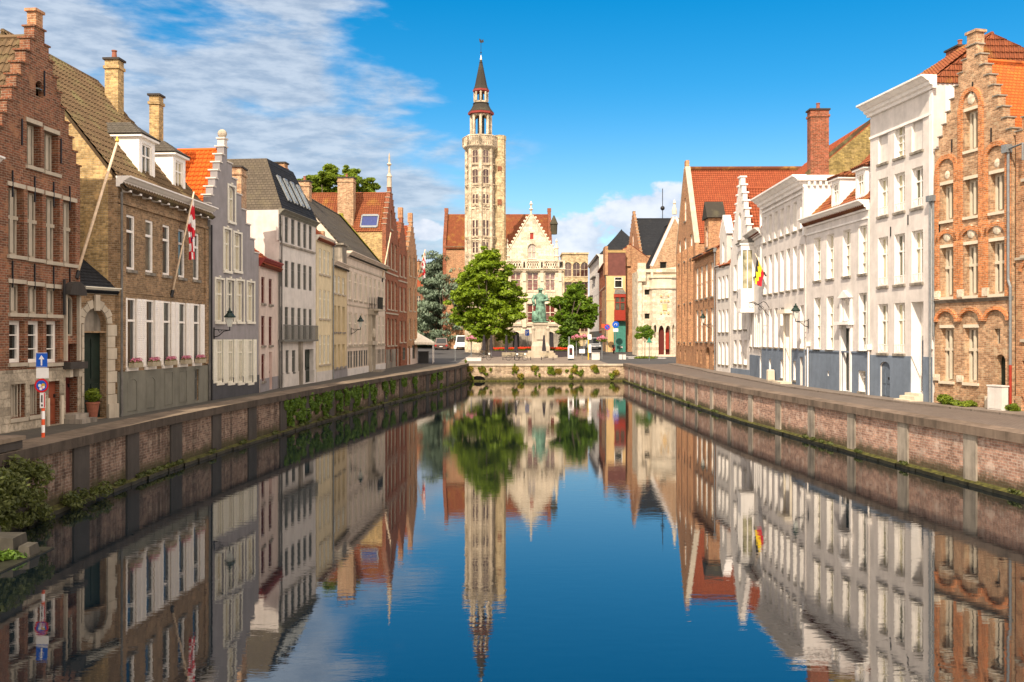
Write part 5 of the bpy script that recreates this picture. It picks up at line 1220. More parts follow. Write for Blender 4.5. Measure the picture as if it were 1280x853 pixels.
b = MB(); b.box(bc + .05, bc + .62, -1.18, -1.12, 1.0, 3.3, 0); b.build('banner', 'red_paint', bay)
MB().box(h.u(843.1), h.u(845.4), .3, .36, .1, h.z(842, 416.5)).build('door', 'red_paint', h.root)['label'] = 'narrow red side door with white frame'
MB().prism([(h.u(818), -.6), (h.u(843), -.6), (h.u(840), .25), (h.u(821), .25)], -2.4, -1.35).build('doorstep', 'stone_light', h.root)

# ochre shop with red oriel
h = House(W(757.5, 150), W(782, 150), 'corner_shop', 'ochre fronted corner house with red box oriel and maroon tiled wall above', 'house', SQ, 2.6)
z = lambda y: h.z(770, y)
h.wz(h.u(768), h.u(778), z(360), z(346.5), 'sash_white'); h.wz(h.u(767), h.u(776), z(428), z(402), 'small_dark')
h.walls([(0, -2), (h.L, -2), (h.L, z(345)), (0, z(345))], ['ochre', 'ochre', 'brick_pale'], 7, [(0, -2), (7, -2), (7, 10), (0, 10)])
b = MB(); b.box(.25, h.L, .05, 3, z(345) + .004, z(314)); b.build('upper_wall', 'maroon_panel', h.root)
MB().box(-.15, .3, -.12, 3.2, z(344), z(308)).build('end_pier', 'brick_orange', h.root); h.cornice(z(313), .35, .2, 'ochre_pale'); h.band(z(376), z(374), 'ochre_pale', .06)
b = MB(); u0, u1 = h.u(767.5), h.u(781); b.box(u0, u1, -.9, -.003, z(401), z(388)); b.box(u0 - .05, u1 + .05, -.95, -.004, z(372), z(368))
for x in (u0, (u0 + u1) / 2 - .06, u1 - .12): b.box(x, x + .12, -.9, -.78, z(388) + .002, z(372) - .002)
b.box(u0 + .13, u1 - .13, -.88, -.80, z(379), z(378)); o = b.build('oriel', 'red_paint', h.root)
MB().box(u0 + .06, u1 - .06, -.80, -.01, z(388) + .01, z(372) - .01).build('window', 'glass', o)
b = MB(); slab(b, [(u0 - .1, -1.0, z(368) + .02), (u1 + .1, -1.0, z(368) + .02), (u1 - .2, 0, z(362)), (u0 + .2, 0, z(362))], .05); b.build('oriel_roof', 'lead', o)
MB().box(h.u(767.2), h.u(782), -.07, -.003, 0, z(401) - .1).build('shopfront', 'teal_paint', h.root)
b = MB(); b.tube([(h.u(757), -.2, z(420)), (h.u(757), -.2, z(345))], .06, 6); b.build('downpipe', 'lead', h.root)

# narrow brick house and white houses down the side street
h = House((15.6, 172), (14.7, 151.5), 'brick_house', 'narrow red brick house with stepped end seen edge-on up the side street', 'house', SQ, 2.8)
for z0 in (3.6, 7.0, 10.4): h.even(.8, h.L - .8, 6, 1.2, z0, z0 + 2.3, 'brick_sash')
h.box_along(14.0, 17.0, 4, 8, ['brick_red', 'brick_red', 'brick_orange'], roofmat='tile_red'); h.cornice(14.1, .3, .3, 'stone'); h.dado(3.0, 'dark_paint', .04)
b = MB()
for k in range(5): b.box(h.L + .02, h.L + .3, 4.0 - 3.0 + k * .6, 4.0 - 3.0 + k * .6 + .6, 13.5, 14.6 + k * .55)
b.build('stepped_parapet', 'brick_orange', h.root)
h = House((16.4, 203), (15.7, 173), 'white_house', 'white houses front with balconies and dark roof in the side street', 'house', SQ, 3.0)
for z0 in (4.0, 7.6, 11.2, 14.2): h.even(.8, h.L - .8, 8, 1.3, z0, z0 + 2.4, 'dark_slot')
h.box_along(17.0, 22.0, 4.5, 9, ['white_c', 'white_c', 'white_c'], roofmat='slate_dark', hip1=5); h.cornice(17.1, .5, .5, 'white_c'); h.dado(3.2, 'dark_paint', .05); h.band(10.3, 10.5, 'grey_paint', .5, 'balcony', 4, 12); h.band(13.6, 13.8, 'grey_paint', .5, 'balcony', 10, 20)
h = House(W(703, 204), W(735, 204), 'brick_house', 'yellow brick block with tall blind arches at the end of the side street', 'house', SQ, 3.2)
for c in (.22, .55, .86):
    u0 = h.L * c; zt = h.z(715, 328)
    h.wz(u0 - .75, u0 + .75, zt - 3.0, zt, 'gothic', .75); h.wz(u0 - .75, u0 + .75, zt - 7.0, zt - 4.2, 'gothic'); h.wz(u0 - .75, u0 + .75, 3.0, 6.0, 'gothic')
h.walls([(0, -2), (h.L, -2), (h.L, h.z(715, 318)), (0, h.z(715, 318))], 'tower_yellow', 8, [(0, -2), (8, -2), (8, h.z(715, 318)), (0, h.z(715, 318))])
b = MB(); zt = h.z(715, 318); b.box(-.15, h.L + .15, -.2, 8, zt, zt + .35); b.build('parapet', 'tower_yellow', h.root)

# ------------------------------------------------------------------ burghers' lodge: stone front, main body, tower
DL = 150.0
h = House(W(626, DL), W(704.5, DL), 'burghers_lodge', 'ornate cream stone lodge with steep crocketed gable and red framed tall windows behind the statue', 'lodge', SQ, 2.75)
z = lambda y: h.z(664, y)
cols = [(638.5, 651), (659, 673), (681.5, 694)]
for a, c in cols:
    h.wz(h.u(a), h.u(c), z(364), z(338), 'lodge'); h.wz(h.u(a), h.u(c), z(404), z(380), 'lodge')
h.wz(h.u(641), h.u(649), .1, 3.2, 'garage', .4); h.wz(h.u(684), h.u(692), .1, 3.2, 'garage', .4)
zt = z(337)
h.walls([(0, -2), (h.L, -2), (h.L, zt), (0, zt)], ['ashlar_white', 'ashlar_white', 'ashlar_white'], 12, [(0, -2), (12, -2), (12, zt), (0, zt)])
b = MB(); zb = z(325.5)                                               # pierced balustrade
b.box(-.25, h.L + .25, -.30, .30, zt, zt + .22); b.box(-.25, h.L + .25, -.30, .25, zb - .2, zb)
for p in (626, 633, 653, 657.5, 675, 679.5, 698, 705): x = h.u(p); b.box(x - .14, x + .14, -.33, .2, zt + .222, zb - .202)
for a, c in ((633.5, 652.5), (658, 674.5), (680, 697.5)):
    n = 6; u0, u1 = h.u(a), h.u(c); dz = zb - zt - .42
    for k in range(n):
        x0, x1 = u0 + (u1 - u0) * k / n, u0 + (u1 - u0) * (k + 1) / n; t = .07
        for s0, s1 in ((x0, x1), (x1, x0)): b.prism([(s0 - t, zt + .222), (s0 + t, zt + .222), (s1 + t, zb - .202), (s1 - t, zb - .202)], -.16 + (0.012 if s0 > s1 else 0), .0 + (0.012 if s0 > s1 else 0))
b.build('balustrade', 'ashlar_white', h.root)
MB().box(.1, h.L - .1, .45, .85, zt + .01, zb - .25).build('balustrade_shade', 'lead', h.root); h.cornice(z(338.5), .3, .35, 'stone_light', steps=3); h.band(z(373), z(371), 'ashlar_white', .14); h.band(z(408), z(405), 'stone', .2); h.dado(z(417), 'stone_grey', .06)  # box behind the balustrade: dark colour stands in for shadow in the gaps
b = MB()
for p in (632, 655.3, 677.4, 700): x = h.u(p); b.box(x - .32, x + .32, -.22, -.003, 3.9, zt - .5); b.box(x - .22, x + .22, -.36, -.222, z(352), z(345)); b.box(x - .17, x + .17, -.34, -.222, z(345) + .01, z(341)); b.box(x - .24, x + .24, -.4, -.222, z(340), z(339.2))
b.build('statue_pier', 'stone_light', h.root)
# stepped-back gable
gy = .9; gb, gt = zt + .1, z(268); ua, ul, ur = h.u(664), h.u(635.5), h.u(693)
b = MB(); hp1 = arch_poly(h.u(659.5), h.u(670.5), z(323), z(304), .8); hp2 = arch_poly(h.u(662.6), h.u(667), z(298.5), z(290.5))
panel(b, [(ul - .1, gb), (ur + .1, gb), (ur, z(314)), (ua + .16, gt), (ua - .16, gt), (ul, z(314))], [(hp1, .25, None), (hp2, .2, None)], gy)
b.face([(ul - .1, gy + .45, gb), (ur + .1, gy + .45, gb), (ur, gy + .45, z(314)), (ua, gy + .45, gt), (ul, gy + .45, z(314))])
for (x0, z0), (x1, z1) in (((ul, z(314)), (ua - .16, gt)), ((ua + .16, gt), (ur, z(314)))): b.face([(x0, gy, z0), (x1, gy, z1), (x1, gy + .45, z1), (x0, gy + .45, z0)])
g = b.build('gable', 'ashlar_white', h.root)
window(h.root, h.u(659.5), h.u(670.5), z(323), z(304), 'lodge_gable', .8, gy)
MB().box(h.u(662.6), h.u(667), gy + .12, gy + .18, z(298.5), z(290.5)).build('shutter', 'red_paint', h.root)
b = MB()
for sgn, ue in ((-1, ul), (1, ur)):
    e0, e1 = Vector((ue, z(314))), Vector((ua + sgn * .16, gt)); d = (e1 - e0)
    nx = Vector((sgn * abs(d.y), abs(d.x))).normalized()
    b.prism([tuple(e0), tuple(e1), tuple(e1 + nx * .14), tuple(e0 + nx * .14)], gy - .12, gy + .5)
    for k in range(10):
        p = e0 + d * ((k + .6) / 10.6) + nx * .26; b.ball((p.x, gy + .18, p.y), .21, 0, 6, (1, .9, 1))
b.build('crocketed_coping', 'stone_light', h.root)
MB().lathe([(.16, 0), (.14, .7), (.34, .9), (.12, 1.15), (.10, 1.5), (.26, 1.7), (.05, 2.2)], 0, 0, 8).build('finial', 'stone_light', h.root, (ua, gy + .2, gt))
for p in (634, 696): MB().lathe([(.36, 0), (.36, 1.9), (.5, 2.0), (.28, 2.2), (.26, 3.2), (.36, 3.25), (.08, 4.2), (.2, 4.35), (.03, 4.8)], 0, 0, 8).build('pinnacle', 'stone_light', h.root, (h.u(p), gy + .1, gb))
b = MB(); slab(b, [(ul - .1, 12, z(316)), (ul - .1, gy + .4, z(316)), (ua, gy + .4, gt - .25), (ua, 12, gt - .25)]); slab(b, [(ur + .1, gy + .4, z(316)), (ur + .1, 12, z(316)), (ua, 12, gt - .25), (ua, gy + .4, gt - .25)]); h.roof = b.build('roof', 'slate_green', h.root)
h.dormer(ul + .1, ul + 1.5, 3, z(318), z(306), z(300), 4.6, 'stone_light', 'slate_green') if False else None
b = MB(); b.box(-1.9, -.02, 1.0, 8, -2, z(320)); b.build('side_wing', 'tower_yellow', h.root); MB().box(-1.4, -.5, 2.2, 3.0, z(322), z(305)).build('chimney', 'brick_orange', h.roof); MB().box(-.2, .6, 1.6, 2.4, z(322), z(308)).build('chimney', 'brick_pale', h.roof)
# long main body behind
hb = House(W(557.5, 166), W(686, 166), 'main_hall', 'long brick hall with orange-red tiled roof and stepped gable ends behind the tower', 'hall', SQ, 2.9)
z2 = lambda y: hb.z(620, y)
hb.even(.8, hb.L - .8, 7, 1.4, 6.5, 10.5, 'red_brick_sash')
hb.box_along(z2(309), z2(264), 5.0, 10, ['brick_orange', 'brick_orange', 'brick_red'], roofmat='tile_rust'); hb.cornice(z2(309) + .1, .4, .3, 'brick_pale')
for x0 in (-.55, hb.L - .02):
    b = MB(); n = 10
    for k in range(n + 1):
        t0, t1 = k / (n + 1), (k + 1) / (n + 1); ya = 5 * t0
        b.box(x0, x0 + .57, ya - .1, 10.1 - ya, (z2(309) + (z2(264) - z2(309)) * t0 if k else -2), z2(309) + (z2(264) - z2(309)) * t1 + .55)
    b.box(x0 - .05, x0 + .62, 4.5, 5.5, z2(264) + .5, z2(256)); b.build('stepped_parapet', 'brick_red', hb.root)
b = MB(); b.lathe([(.55, 0), (.62, 1.7), (.75, 1.75), (.1, 3.3)], 0, 0, 8); b.build('turret', 'slate_green', hb.root, (hb.L + .95, 1.5, z2(292)))
# tower
TX, TY = W(601, 149)[0], 149.8
tw = thing('stair_tower', 'tall slender pale stone tower with two-tier open lantern, red bands and pointed spire', 'tower', (TX, TY, 2.8), 0, SQ)
z3 = lambda y: Zp(y, TY) - 2.8
b = MB(); ro = 2.22; A8 = RAD(270)
b.lathe([(ro, -2), (ro, z3(188))], 0, 0, 8, 0, rot=A8); b.build('shaft', 'tower_stone', tw)
b = MB()
for k in range(8): a = A8 + k * math.pi / 4; b.box(-.2, .2, -.2, .2, 0, 0) if False else b.lathe([(.30, -2), (.30, z3(190)), (.2, z3(188))], ro * math.cos(a), ro * math.sin(a), 6)
for k in range(8): a = A8 + (k + .5) * math.pi / 4; q = ro * math.cos(math.pi / 8); b.lathe([(.13, 4), (.13, z3(262)), (.12, z3(235))], (q + .02) * math.cos(a), (q + .02) * math.sin(a), 6)
for y in (302, 263, 236.5, 209): b.lathe([(ro + .03, z3(y) - .12), (ro + .16, z3(y)), (ro + .03, z3(y) + .14)], 0, 0, 8, 0, rot=A8)
b.build('buttress', 'tower_stone', tw)
def facet_window(a, zc0, zc1, wd, style, rise):
    q = ro * math.cos(math.pi / 8); f = window(tw, -wd / 2, wd / 2, zc0, zc1, style, rise)
    f.location = (q * math.cos(a) - math.cos(a) * -.03, q * math.sin(a) + math.sin(a) * .34, zc0)
    f.location = ((q + .33) * math.cos(a), (q + .33) * math.sin(a), zc0); f.rotation_euler = (0, 0, a + math.pi / 2); return f
for k in (-1, 0, 1, 2, -2):
    a = A8 + (k + .5) * math.pi / 4
    for y0, y1, rise in ((207, 190, .35), (232, 214, .35), (257, 245, 0), (297, 277, 0), (318, 304, 0)): facet_window(a, z3(y0), z3(y1), .98, 'gothic', rise)
b = MB()
b.lathe([(ro + .05, z3(190)), (ro + .55, z3(186)), (ro + .62, z3(185)), (ro + .62, z3(184)), (ro + .42, z3(183.8))], 0, 0, 8, rot=A8, cap=False)
b.lathe([(ro - .1, z3(184)), (ro + .5, z3(184))], 0, 0, 8, rot=A8, cap=False)
rr = ro + .5
for k in range(8):
    a0, a1 = A8 + k * math.pi / 4, A8 + (k + 1) * math.pi / 4
    p0, p1 = Vector((rr * math.cos(a0), rr * math.sin(a0), 0)), Vector((rr * math.cos(a1), rr * math.sin(a1), 0))
    b.tube([p0 + Vector((0, 0, z3(173))), p1 + Vector((0, 0, z3(173)))], .14, 4)
    n = 7
    for j in range(n + 1):
        p = p0.lerp(p1, j / n); b.tube([p + Vector((0, 0, z3(184.2))), p + Vector((0, 0, z3(173)))], .10 if j % n else .22, 4)
        if j < n:
            p2 = p0.lerp(p1, (j + 1) / n); b.tube([p + Vector((0, 0, z3(184))), p2 + Vector((0, 0, z3(174)))], .05, 4); b.tube([p2 + Vector((0, 0, z3(184))), p + Vector((0, 0, z3(174)))], .05, 4)
b.build('gallery', 'tower_stone', tw)
def lantern(name, r, y0, y1, colr):
    b = MB(); z0, z1 = z3(y0), z3(y1)
    b.lathe([(r + .05, z0 - .05), (r + .05, z0 + .35)], 0, 0, 8, rot=A8)
    for k in range(8):
        a = A8 + k * math.pi / 4; b.lathe([(colr, z0 + .3), (colr, z1)], r * math.cos(a), r * math.sin(a), 6)
        a0, a1 = a, a + math.pi / 4; p0, p1 = (r * math.cos(a0), r * math.sin(a0)), (r * math.cos(a1), r * math.sin(a1)); h_ = (z1 - z0) * .2
        for t0, t1, d0, d1 in ((0, .25, 1, .45), (.25, .5, .45, .1), (.5, .75, .1, .45), (.75, 1, .45, 1)):
            q0 = [p0[i] + (p1[i] - p0[i]) * t0 for i in (0, 1)]; q1 = [p0[i] + (p1[i] - p0[i]) * t1 for i in (0, 1)]
            b.face([(q0[0], q0[1], z1), (q1[0], q1[1], z1), (q1[0], q1[1], z1 - h_ * d1), (q0[0], q0[1], z1 - h_ * d0)])
    b.lathe([(r * .35, z0), (r * .35, z1)], 0, 0, 8, 1)
    b.lathe([(r + .1, z1 - .02), (r + .1, z1 + .2)], 0, 0, 8, rot=A8)
    return b.build(name, ['tower_stone', 'dark_paint'], tw)
lantern('lantern', 1.52, 173, 145, .21)
MB().lathe([(1.55, z3(145) + .1), (2.02, z3(143.8)), (2.05, z3(141.5)), (1.7, z3(140.6))], 0, 0, 8, rot=A8).build('red_cornice', 'red_cornice', tw)
MB().lathe([(2.02, z3(141.2)), (1.5, z3(136)), (1.2, z3(131)), (1.28, z3(130.5)), (1.28, z3(129.5)), (1.1, z3(129.3))], 0, 0, 8, rot=A8).build('lower_roof', 'slate_grey', tw)
lantern('lantern', 1.02, 130, 115.5, .15)
MB().lathe([(1.05, z3(116)), (1.28, z3(115)), (1.28, z3(112.6)), (1.1, z3(112.3))], 0, 0, 8, rot=A8).build('red_cornice', 'red_cornice', tw)
MB().lathe([(1.22, z3(112.5)), (.98, z3(108)), (.25, z3(79)), (.30, z3(78.5)), (.22, z3(78)), (.06, z3(70))], 0, 0, 8, rot=A8).build('spire', 'slate_grey', tw)
b = MB(); b.lathe([(.20, z3(79)), (.14, z3(73)), (.05, z3(69))], 0, 0, 8, 0); b.tube([(0, 0, z3(70)), (0, 0, z3(49))], .035, 6, 1); b.ball((0, 0, z3(66)), .12, 1)
b.prism([(0, z3(54)), (.45, z3(53)), (.35, z3(49)), (.1, z3(51)), (-.3, z3(48)), (-.2, z3(53))], -.02, .02, 1); b.build('weather_vane', ['white_c', 'black_iron'], tw)
# stair turret attached to the tower's right flank
sx_ = W(624.5, 149)[0] - TX; b = MB(); b.lathe([(.95, -2), (.95, z3(176)), (1.02, z3(175)), (1.02, z3(170)), (.8, z3(169.5))], sx_, .3, 8, rot=A8); b.box(.8, sx_ + .1, -.2, 1.0, -2, z3(186)); b.build('stair_turret', 'tower_yellow', tw)
for y0, y1 in ((257, 250), (214, 209)): MB().box(sx_ - .32, sx_ + .32, -.72, -.56, z3(y0), z3(y1)).build('window', 'brick_red', tw)

# ------------------------------------------------------------------ plants
def leaf_mesh(name, clumps, n, size, mat, seed=1, flat=0.0, droop=0.0, shell=0.55, tones=True):
    """many leaf-sized faces spread through the volume of the clumps (x,y,z,rx,ry,rz)"""
    r = random.Random(seed); vs, fs, tn = [], [], []
    vol = [c[3] * c[4] * c[5] for c in clumps]; wts = [v ** 0.72 for v in vol]
    for c in r.choices(clumps, wts, k=n):
        d = Vector((r.gauss(0, 1), r.gauss(0, 1), r.gauss(0, 1))).normalized(); k = shell + (1.06 - shell) * r.random() ** 0.6
        p = Vector((c[0] + d.x * c[3] * k, c[1] + d.y * c[4] * k, c[2] + d.z * c[5] * k))
        nr = (d * .7 + Vector((r.gauss(0, .5), r.gauss(0, .5), r.gauss(0, .5) + .35 + flat))).normalized()
        a = nr.cross(Vector((r.gauss(0, 1), r.gauss(0, 1), r.gauss(0, 1)))).normalized(); q = nr.cross(a)
        if droop: a = (a + Vector((0, 0, -droop))).normalized()
        s = size * (.6 + .8 * r.random()); l = s * (1.15 + .5 * r.random())
        b = len(vs); vs += [p - a * l * .5, p + q * s * .32, p + a * l * .5, p - q * s * .32]; fs.append((b, b + 1, b + 2, b + 3)); tn += [.2 + .8 * r.random()] * 4
    me = bpy.data.meshes.new(name); me.from_pydata([tuple(v) for v in vs], [], fs); me.materials.append(M[mat])
    at = me.attributes.new('tone', 'FLOAT', 'POINT'); at.data.foreach_set('value', tn); me.update(); return me
def blob_clumps(c, R, n, r0, r1, seed, zsq=1.0, shape=None):
    r = random.Random(seed); out = []
    while len(out) < n:
        d = Vector((r.uniform(-1, 1), r.uniform(-1, 1), r.uniform(-1, 1)))
        if d.length > 1: continue
        if d.length < .45 and r.random() < .6: continue
        if shape and not shape(d): continue
        q = r.uniform(r0, r1); out.append((c[0] + d.x * R[0], c[1] + d.y * R[1], c[2] + d.z * R[2], q, q, q * zsq))
    return out
def tree(name, label, px, D, base_z, clumps, n, size, mat, limbs, tr=.35, group=None, trunk_px=None, **kw):
    x = W(trunk_px or px, D)[0]; root = thing(name, label, 'tree', (x, D, base_z), 0, group)
    cl = [(c[0] - x, c[1] - D, c[2] - base_z, c[3], c[4], c[5]) for c in clumps]
    b = MB(); 
    for pts, r0, r1 in limbs: b.tube([(p[0], p[1], p[2]) for p in pts], r0, 8, 0, r1)
    b.build('trunk', 'trunk', root, smooth=True)
    link('crown', leaf_mesh('crown', cl, n, size, mat, **kw), root); return root
def crown_clumps(specs, D, seed, zsq=.58, per=23):
    r = random.Random(seed); out = []
    for px, y, rad in specs:
        R_ = rad * D / FPX; c = (W(px, D)[0], D + r.uniform(-.35, .35) * R_ * 2, Zp(y, D)); out.append((c[0], c[1], c[2], R_ * .56, R_ * .58, R_ * .50))
        for k in range(per):
            d = Vector((r.gauss(0, 1), r.gauss(0, 1), r.gauss(0, 1))).normalized() * r.uniform(.55, 1.14); q = R_ * r.uniform(.12, .31)
            out.append((c[0] + d.x * R_ * .92, c[1] + d.y * R_ * .95, c[2] + d.z * R_ * .85, q * 1.15, q * 1.15, q * zsq))
    return out
def limbset(h, spread, top, r, seed, lean=0.0, n=7):
    q = random.Random(seed); L = [([(0, 0, -.5), (lean * .4, 0, h * .5), (lean, 0, h)], r, r * .8)]
    L.append(([(lean, 0, h), (lean * 1.3, .2, (h + top) / 2), (lean * 1.2, 0, top)], r * .75, .06))
    for k in range(n):
        a = 2 * math.pi * k / n + q.random(); z = h * (.8 + .5 * q.random()); s = spread * (.6 + .4 * q.random())
        L.append(([(lean, 0, z), (lean + s * .5 * math.cos(a), s * .5 * math.sin(a), z + (top - z) * .35), (lean + s * math.cos(a), s * math.sin(a), z + (top - z) * (.5 + .4 * q.random()))], r * .45, .05))
    return L
TG = 'trees on the square'
# chestnut
D = 138; cx = W(607, D)[0]; X = lambda px, D=D: W(px, D)[0]; Zy = lambda y, D=D: Zp(y, D)
cl = crown_clumps(((607, 332, 21), (592, 348, 22), (622, 350, 23), (578, 372, 20), (640, 378, 19), (608, 372, 27), (590, 395, 22), (625, 398, 25), (645, 392, 13), (604, 415, 18), (572, 398, 11), (630, 418, 14), (612, 320, 12), (585, 362, 20), (636, 360, 16), (598, 330, 13)), D, 41)
tree('chestnut_tree', 'tall bright green tree left of the statue, with dense uneven crown', 607, D, ground_z(D), cl, 36000, .36, 'leaf_chestnut', limbset(4.2, 3.6, 13.5, .34, 4), group=TG, flat=.3)
# tree with ivy-clad trunk
D = 137; cl = crown_clumps(((716, 368, 15), (705, 384, 15), (727, 380, 16), (738, 392, 10), (700, 398, 12), (716, 396, 18), (732, 402, 10), (744, 384, 5), (722, 360, 9), (708, 412, 12), (693, 378, 7)), D, 42)
rt = tree('leafy_tree', 'rounder green tree right of the statue with ivy wrapped round its trunk', 711, D, ground_z(D), cl, 21000, .34, 'leaf_right', limbset(3.4, 2.6, 8.6, .3, 9), group=TG, flat=.3)
iv = [(random.uniform(-.8, 1.0) * (1.3 - k / 60), random.uniform(-.7, .7), .4 + 4.9 * k / 40, .6 + .4 * random.random(), .7, .5) for k in range(41)]
link('ivy', leaf_mesh('ivy', iv, 9000, .26, 'leaf_ivy', 8), rt)
# cedar
D = 168; cl = []
rr_ = random.Random(12)
for k in range(330):
    t = rr_.random(); y = 318 + 106 * t; half = 24 + 22 * t + rr_.uniform(-4, 4); sgn = rr_.uniform(-1, 1)
    px = 562 - 6 * t + sgn * half; R_ = rr_.uniform(4.5, 9) * D / FPX
    cl.append((X(px, D), D + rr_.uniform(-4, 4) * (.3 + .7 * t), Zy(y + abs(sgn) * 10, D), R_ * 1.25, R_ * 1.2, R_ * .45))
for px, y in ((541, 318), (536, 322), (548, 322), (532, 340), (530, 365), (523, 388), (521, 400), (527, 410)): R_ = 6 * D / FPX; cl.append((X(px, D), D - 2, Zy(y, D), R_ * 1.3, R_, R_ * .5))
tree('cedar_tree', 'blue-grey cedar with drooping boughs beyond the left end of the canal', 556, D, ground_z(D), cl, 56000, .34, 'leaf_cedar', limbset(3.5, 4.5, 13.5, .4, 21, n=9), group=TG, droop=.9, flat=.1)
# dark undergrowth hedge at the foot of the cedar
hg = [(X(px, 174), 174 + random.uniform(-1, 1), 3.2 + random.uniform(.2, 2.2), 1.2, .9, .9) for px in range(512, 600, 4)]
o = link('hedge', leaf_mesh('hedge', hg, 9000, .3, 'leaf_dark', 5), None); tag(o, 'dark low hedge behind the parked cars under the cedar', 'hedge')
# tree behind the left houses
D = 122; cl = crown_clumps(((440, 226, 17), (415, 222, 15), (397, 228, 16), (460, 235, 14), (380, 238, 15), (430, 244, 18), (405, 250, 20), (468, 247, 8), (365, 246, 14), (355, 250, 10)), D, 43)
tree('broad_tree', 'broad leafy tree rising behind the red and dark roofs', 412, D, 2.0, cl, 26000, .36, 'leaf_back', limbset(13, 6, 23, .45, 31), flat=.3)
# sapling in front of the tollhouse
D = 127; cl = [(W(806, D)[0] + dx, D + dy, Zp(y, D), .55, .5, .4) for dx, dy, y in ((-.6, 0, 412), (.3, .2, 410), (.7, 0, 415), (0, -.2, 418), (-.8, .1, 420), (.5, 0, 421))]
tree('sapling', 'small young tree in a planted island before the tollhouse porch', 806, D, ground_z(D), cl, 1500, .22, 'leaf_right', [([(0, 0, -.2), (.03, 0, 1.8), (0, 0, 3.0)], .05, .03), ([(0, 0, 2.0), (.5, 0, 3.2)], .03, .02), ([(0, 0, 2.1), (-.5, .1, 3.2)], .03, .02)])
o = link('flower_bed', leaf_mesh('flower_bed', [(W(px, 127)[0], 127 + dy, ground_z(127) + .1, .6, .4, .14) for px in (799, 803, 807, 811, 815) for dy in (-.3, .3)], 900, .2, 'leaf_wall', 3)); tag(o, 'low green planted island round the young tree', 'flower bed')

def greens(name, cl, n, size, mat, seed, kind='stuff', label=None, cat=None, group=None, **kw):
    o = link(name, leaf_mesh(name, cl, n, size, mat, seed, **kw)); tag(o, label, cat, group, kind); return o
# ivy hanging on the left quay wall
cl = []; r = random.Random(44)
for px, half, dep in ((362, 7, 1.0), (372, 8, 1.25), (382, 8, 1.2), (392, 7, .9), (405, 5, 1.2), (410, 3, .7), (423, 5, 1.1), (432, 3, .8), (441, 5, 1.25), (447, 3, .9), (455, 3, .7), (465, 4, 1.1), (480, 4, .9), (489, 3, .7), (503, 3, .6), (517, 3, .9), (540, 4, .6), (549, 4, 1.2)):
    # where the ray through this photo column meets the quay edge
    y = 30.0
    while y < 112 and 640 + FPX * LE(y) / y < px: y += .25
    wd = half * y / FPX * 2.2
    for k in range(12):
        f = r.random(); yy = y + r.uniform(-wd, wd) * 1.6 * (1 - .5 * f); cl.append((LE(yy) + .09, yy, 1.75 - f * dep * 1.25, .08, .24 * (1.1 - .5 * f), .22))
greens('ivy', cl, 11500, .17, 'leaf_ivy', 6)
cl = []
for y in [22 + .9 * k for k in range(100)]:
    if r.random() < .5: cl.append((LE(y) + .15, y, .22, .10, .4, .08))
for y in [28 + 1.0 * k for k in range(84)]:
    if r.random() < .28: cl.append((RE(y) - .16, y, .20, .09, .4, .07))
greens('moss_tufts', cl, 7000, .10, 'leaf_dark', 7)
# plants on the end wall
cl, cd_ = [], []
for px, y, w_, h_ in ((586, 463, 5, 7), (604, 464, 7, 6), (643, 463, 3.5, 7), (670, 462, 4, 5), (690, 466, 8, 6), (719, 465, 7, 6), (744, 461, 5, 3.5), (767, 468, 4, 4), (652, 472, 2, 3)):
    for k in range(9): cl.append((W(px + r.gauss(0, .5) * w_, 112)[0], 111.87, Zp(y + r.gauss(0, .5) * h_, 112), .22 * r.uniform(.5, 1.6) * w_ / 8, .12, .17 * r.uniform(.5, 1.6)))
    cd_.append((W(px + r.uniform(-w_, w_), 112)[0], 111.86, Zp(y - 2, 112), .4, .14, .3))
greens('wall_weeds', cl, 2900, .18, 'leaf_wall', 9); greens('dry_weeds', cd_, 1800, .18, 'leaf_dry', 10)
# shrub growing out of the left wall near the camera
cl = [(LE(y) + .25 + r.uniform(-.05, .45), y, z, r.uniform(.22, .42), r.uniform(.25, .42), r.uniform(.2, .32)) for y, z in [(r.uniform(22.2, 26.9), r.uniform(.55, 1.75)) for _ in range(52)]]
greens('wall_shrub', cl, 9000, .10, 'leaf_dark', 14, None, 'rough dark shrub growing out of the shaded quay wall at the left edge', 'shrub', shell=.3)
cl = [(LE(y) + .2 + r.uniform(0, .3), y, z, .25, .3, .2) for y, z in [(r.uniform(24, 31), r.uniform(.15, .4)) for _ in range(22)]]
greens('ledge_weeds', cl, 2600, .09, 'leaf_dark', 15)
# weeds at the foot of the brick stepped gable
for lab, px, D_, w_, h_ in (('low bushy weed at the foot of the tall orange brick gable, beside the blue plinth', 1184, 44.3, .35, .33), ('ragged weeds below the second stone window of the orange brick gable', 1207, 43.2, .55, .22), ('weeds beside the grey utility box at the green door', 1265, 40.4, .25, .22)):
    x = W(px, D_)[0]; cl = [(x + r.uniform(-w_, w_) * .6, D_ + r.uniform(-w_, w_), 2.05 + h_ * r.uniform(.4, 1.0), w_ * .45, w_ * .45, h_ * .5) for _ in range(10)]
    greens('weed_clump', cl, 1500, .09, 'leaf_wall', px, None, lab, 'weeds', 'weeds along the brick house')

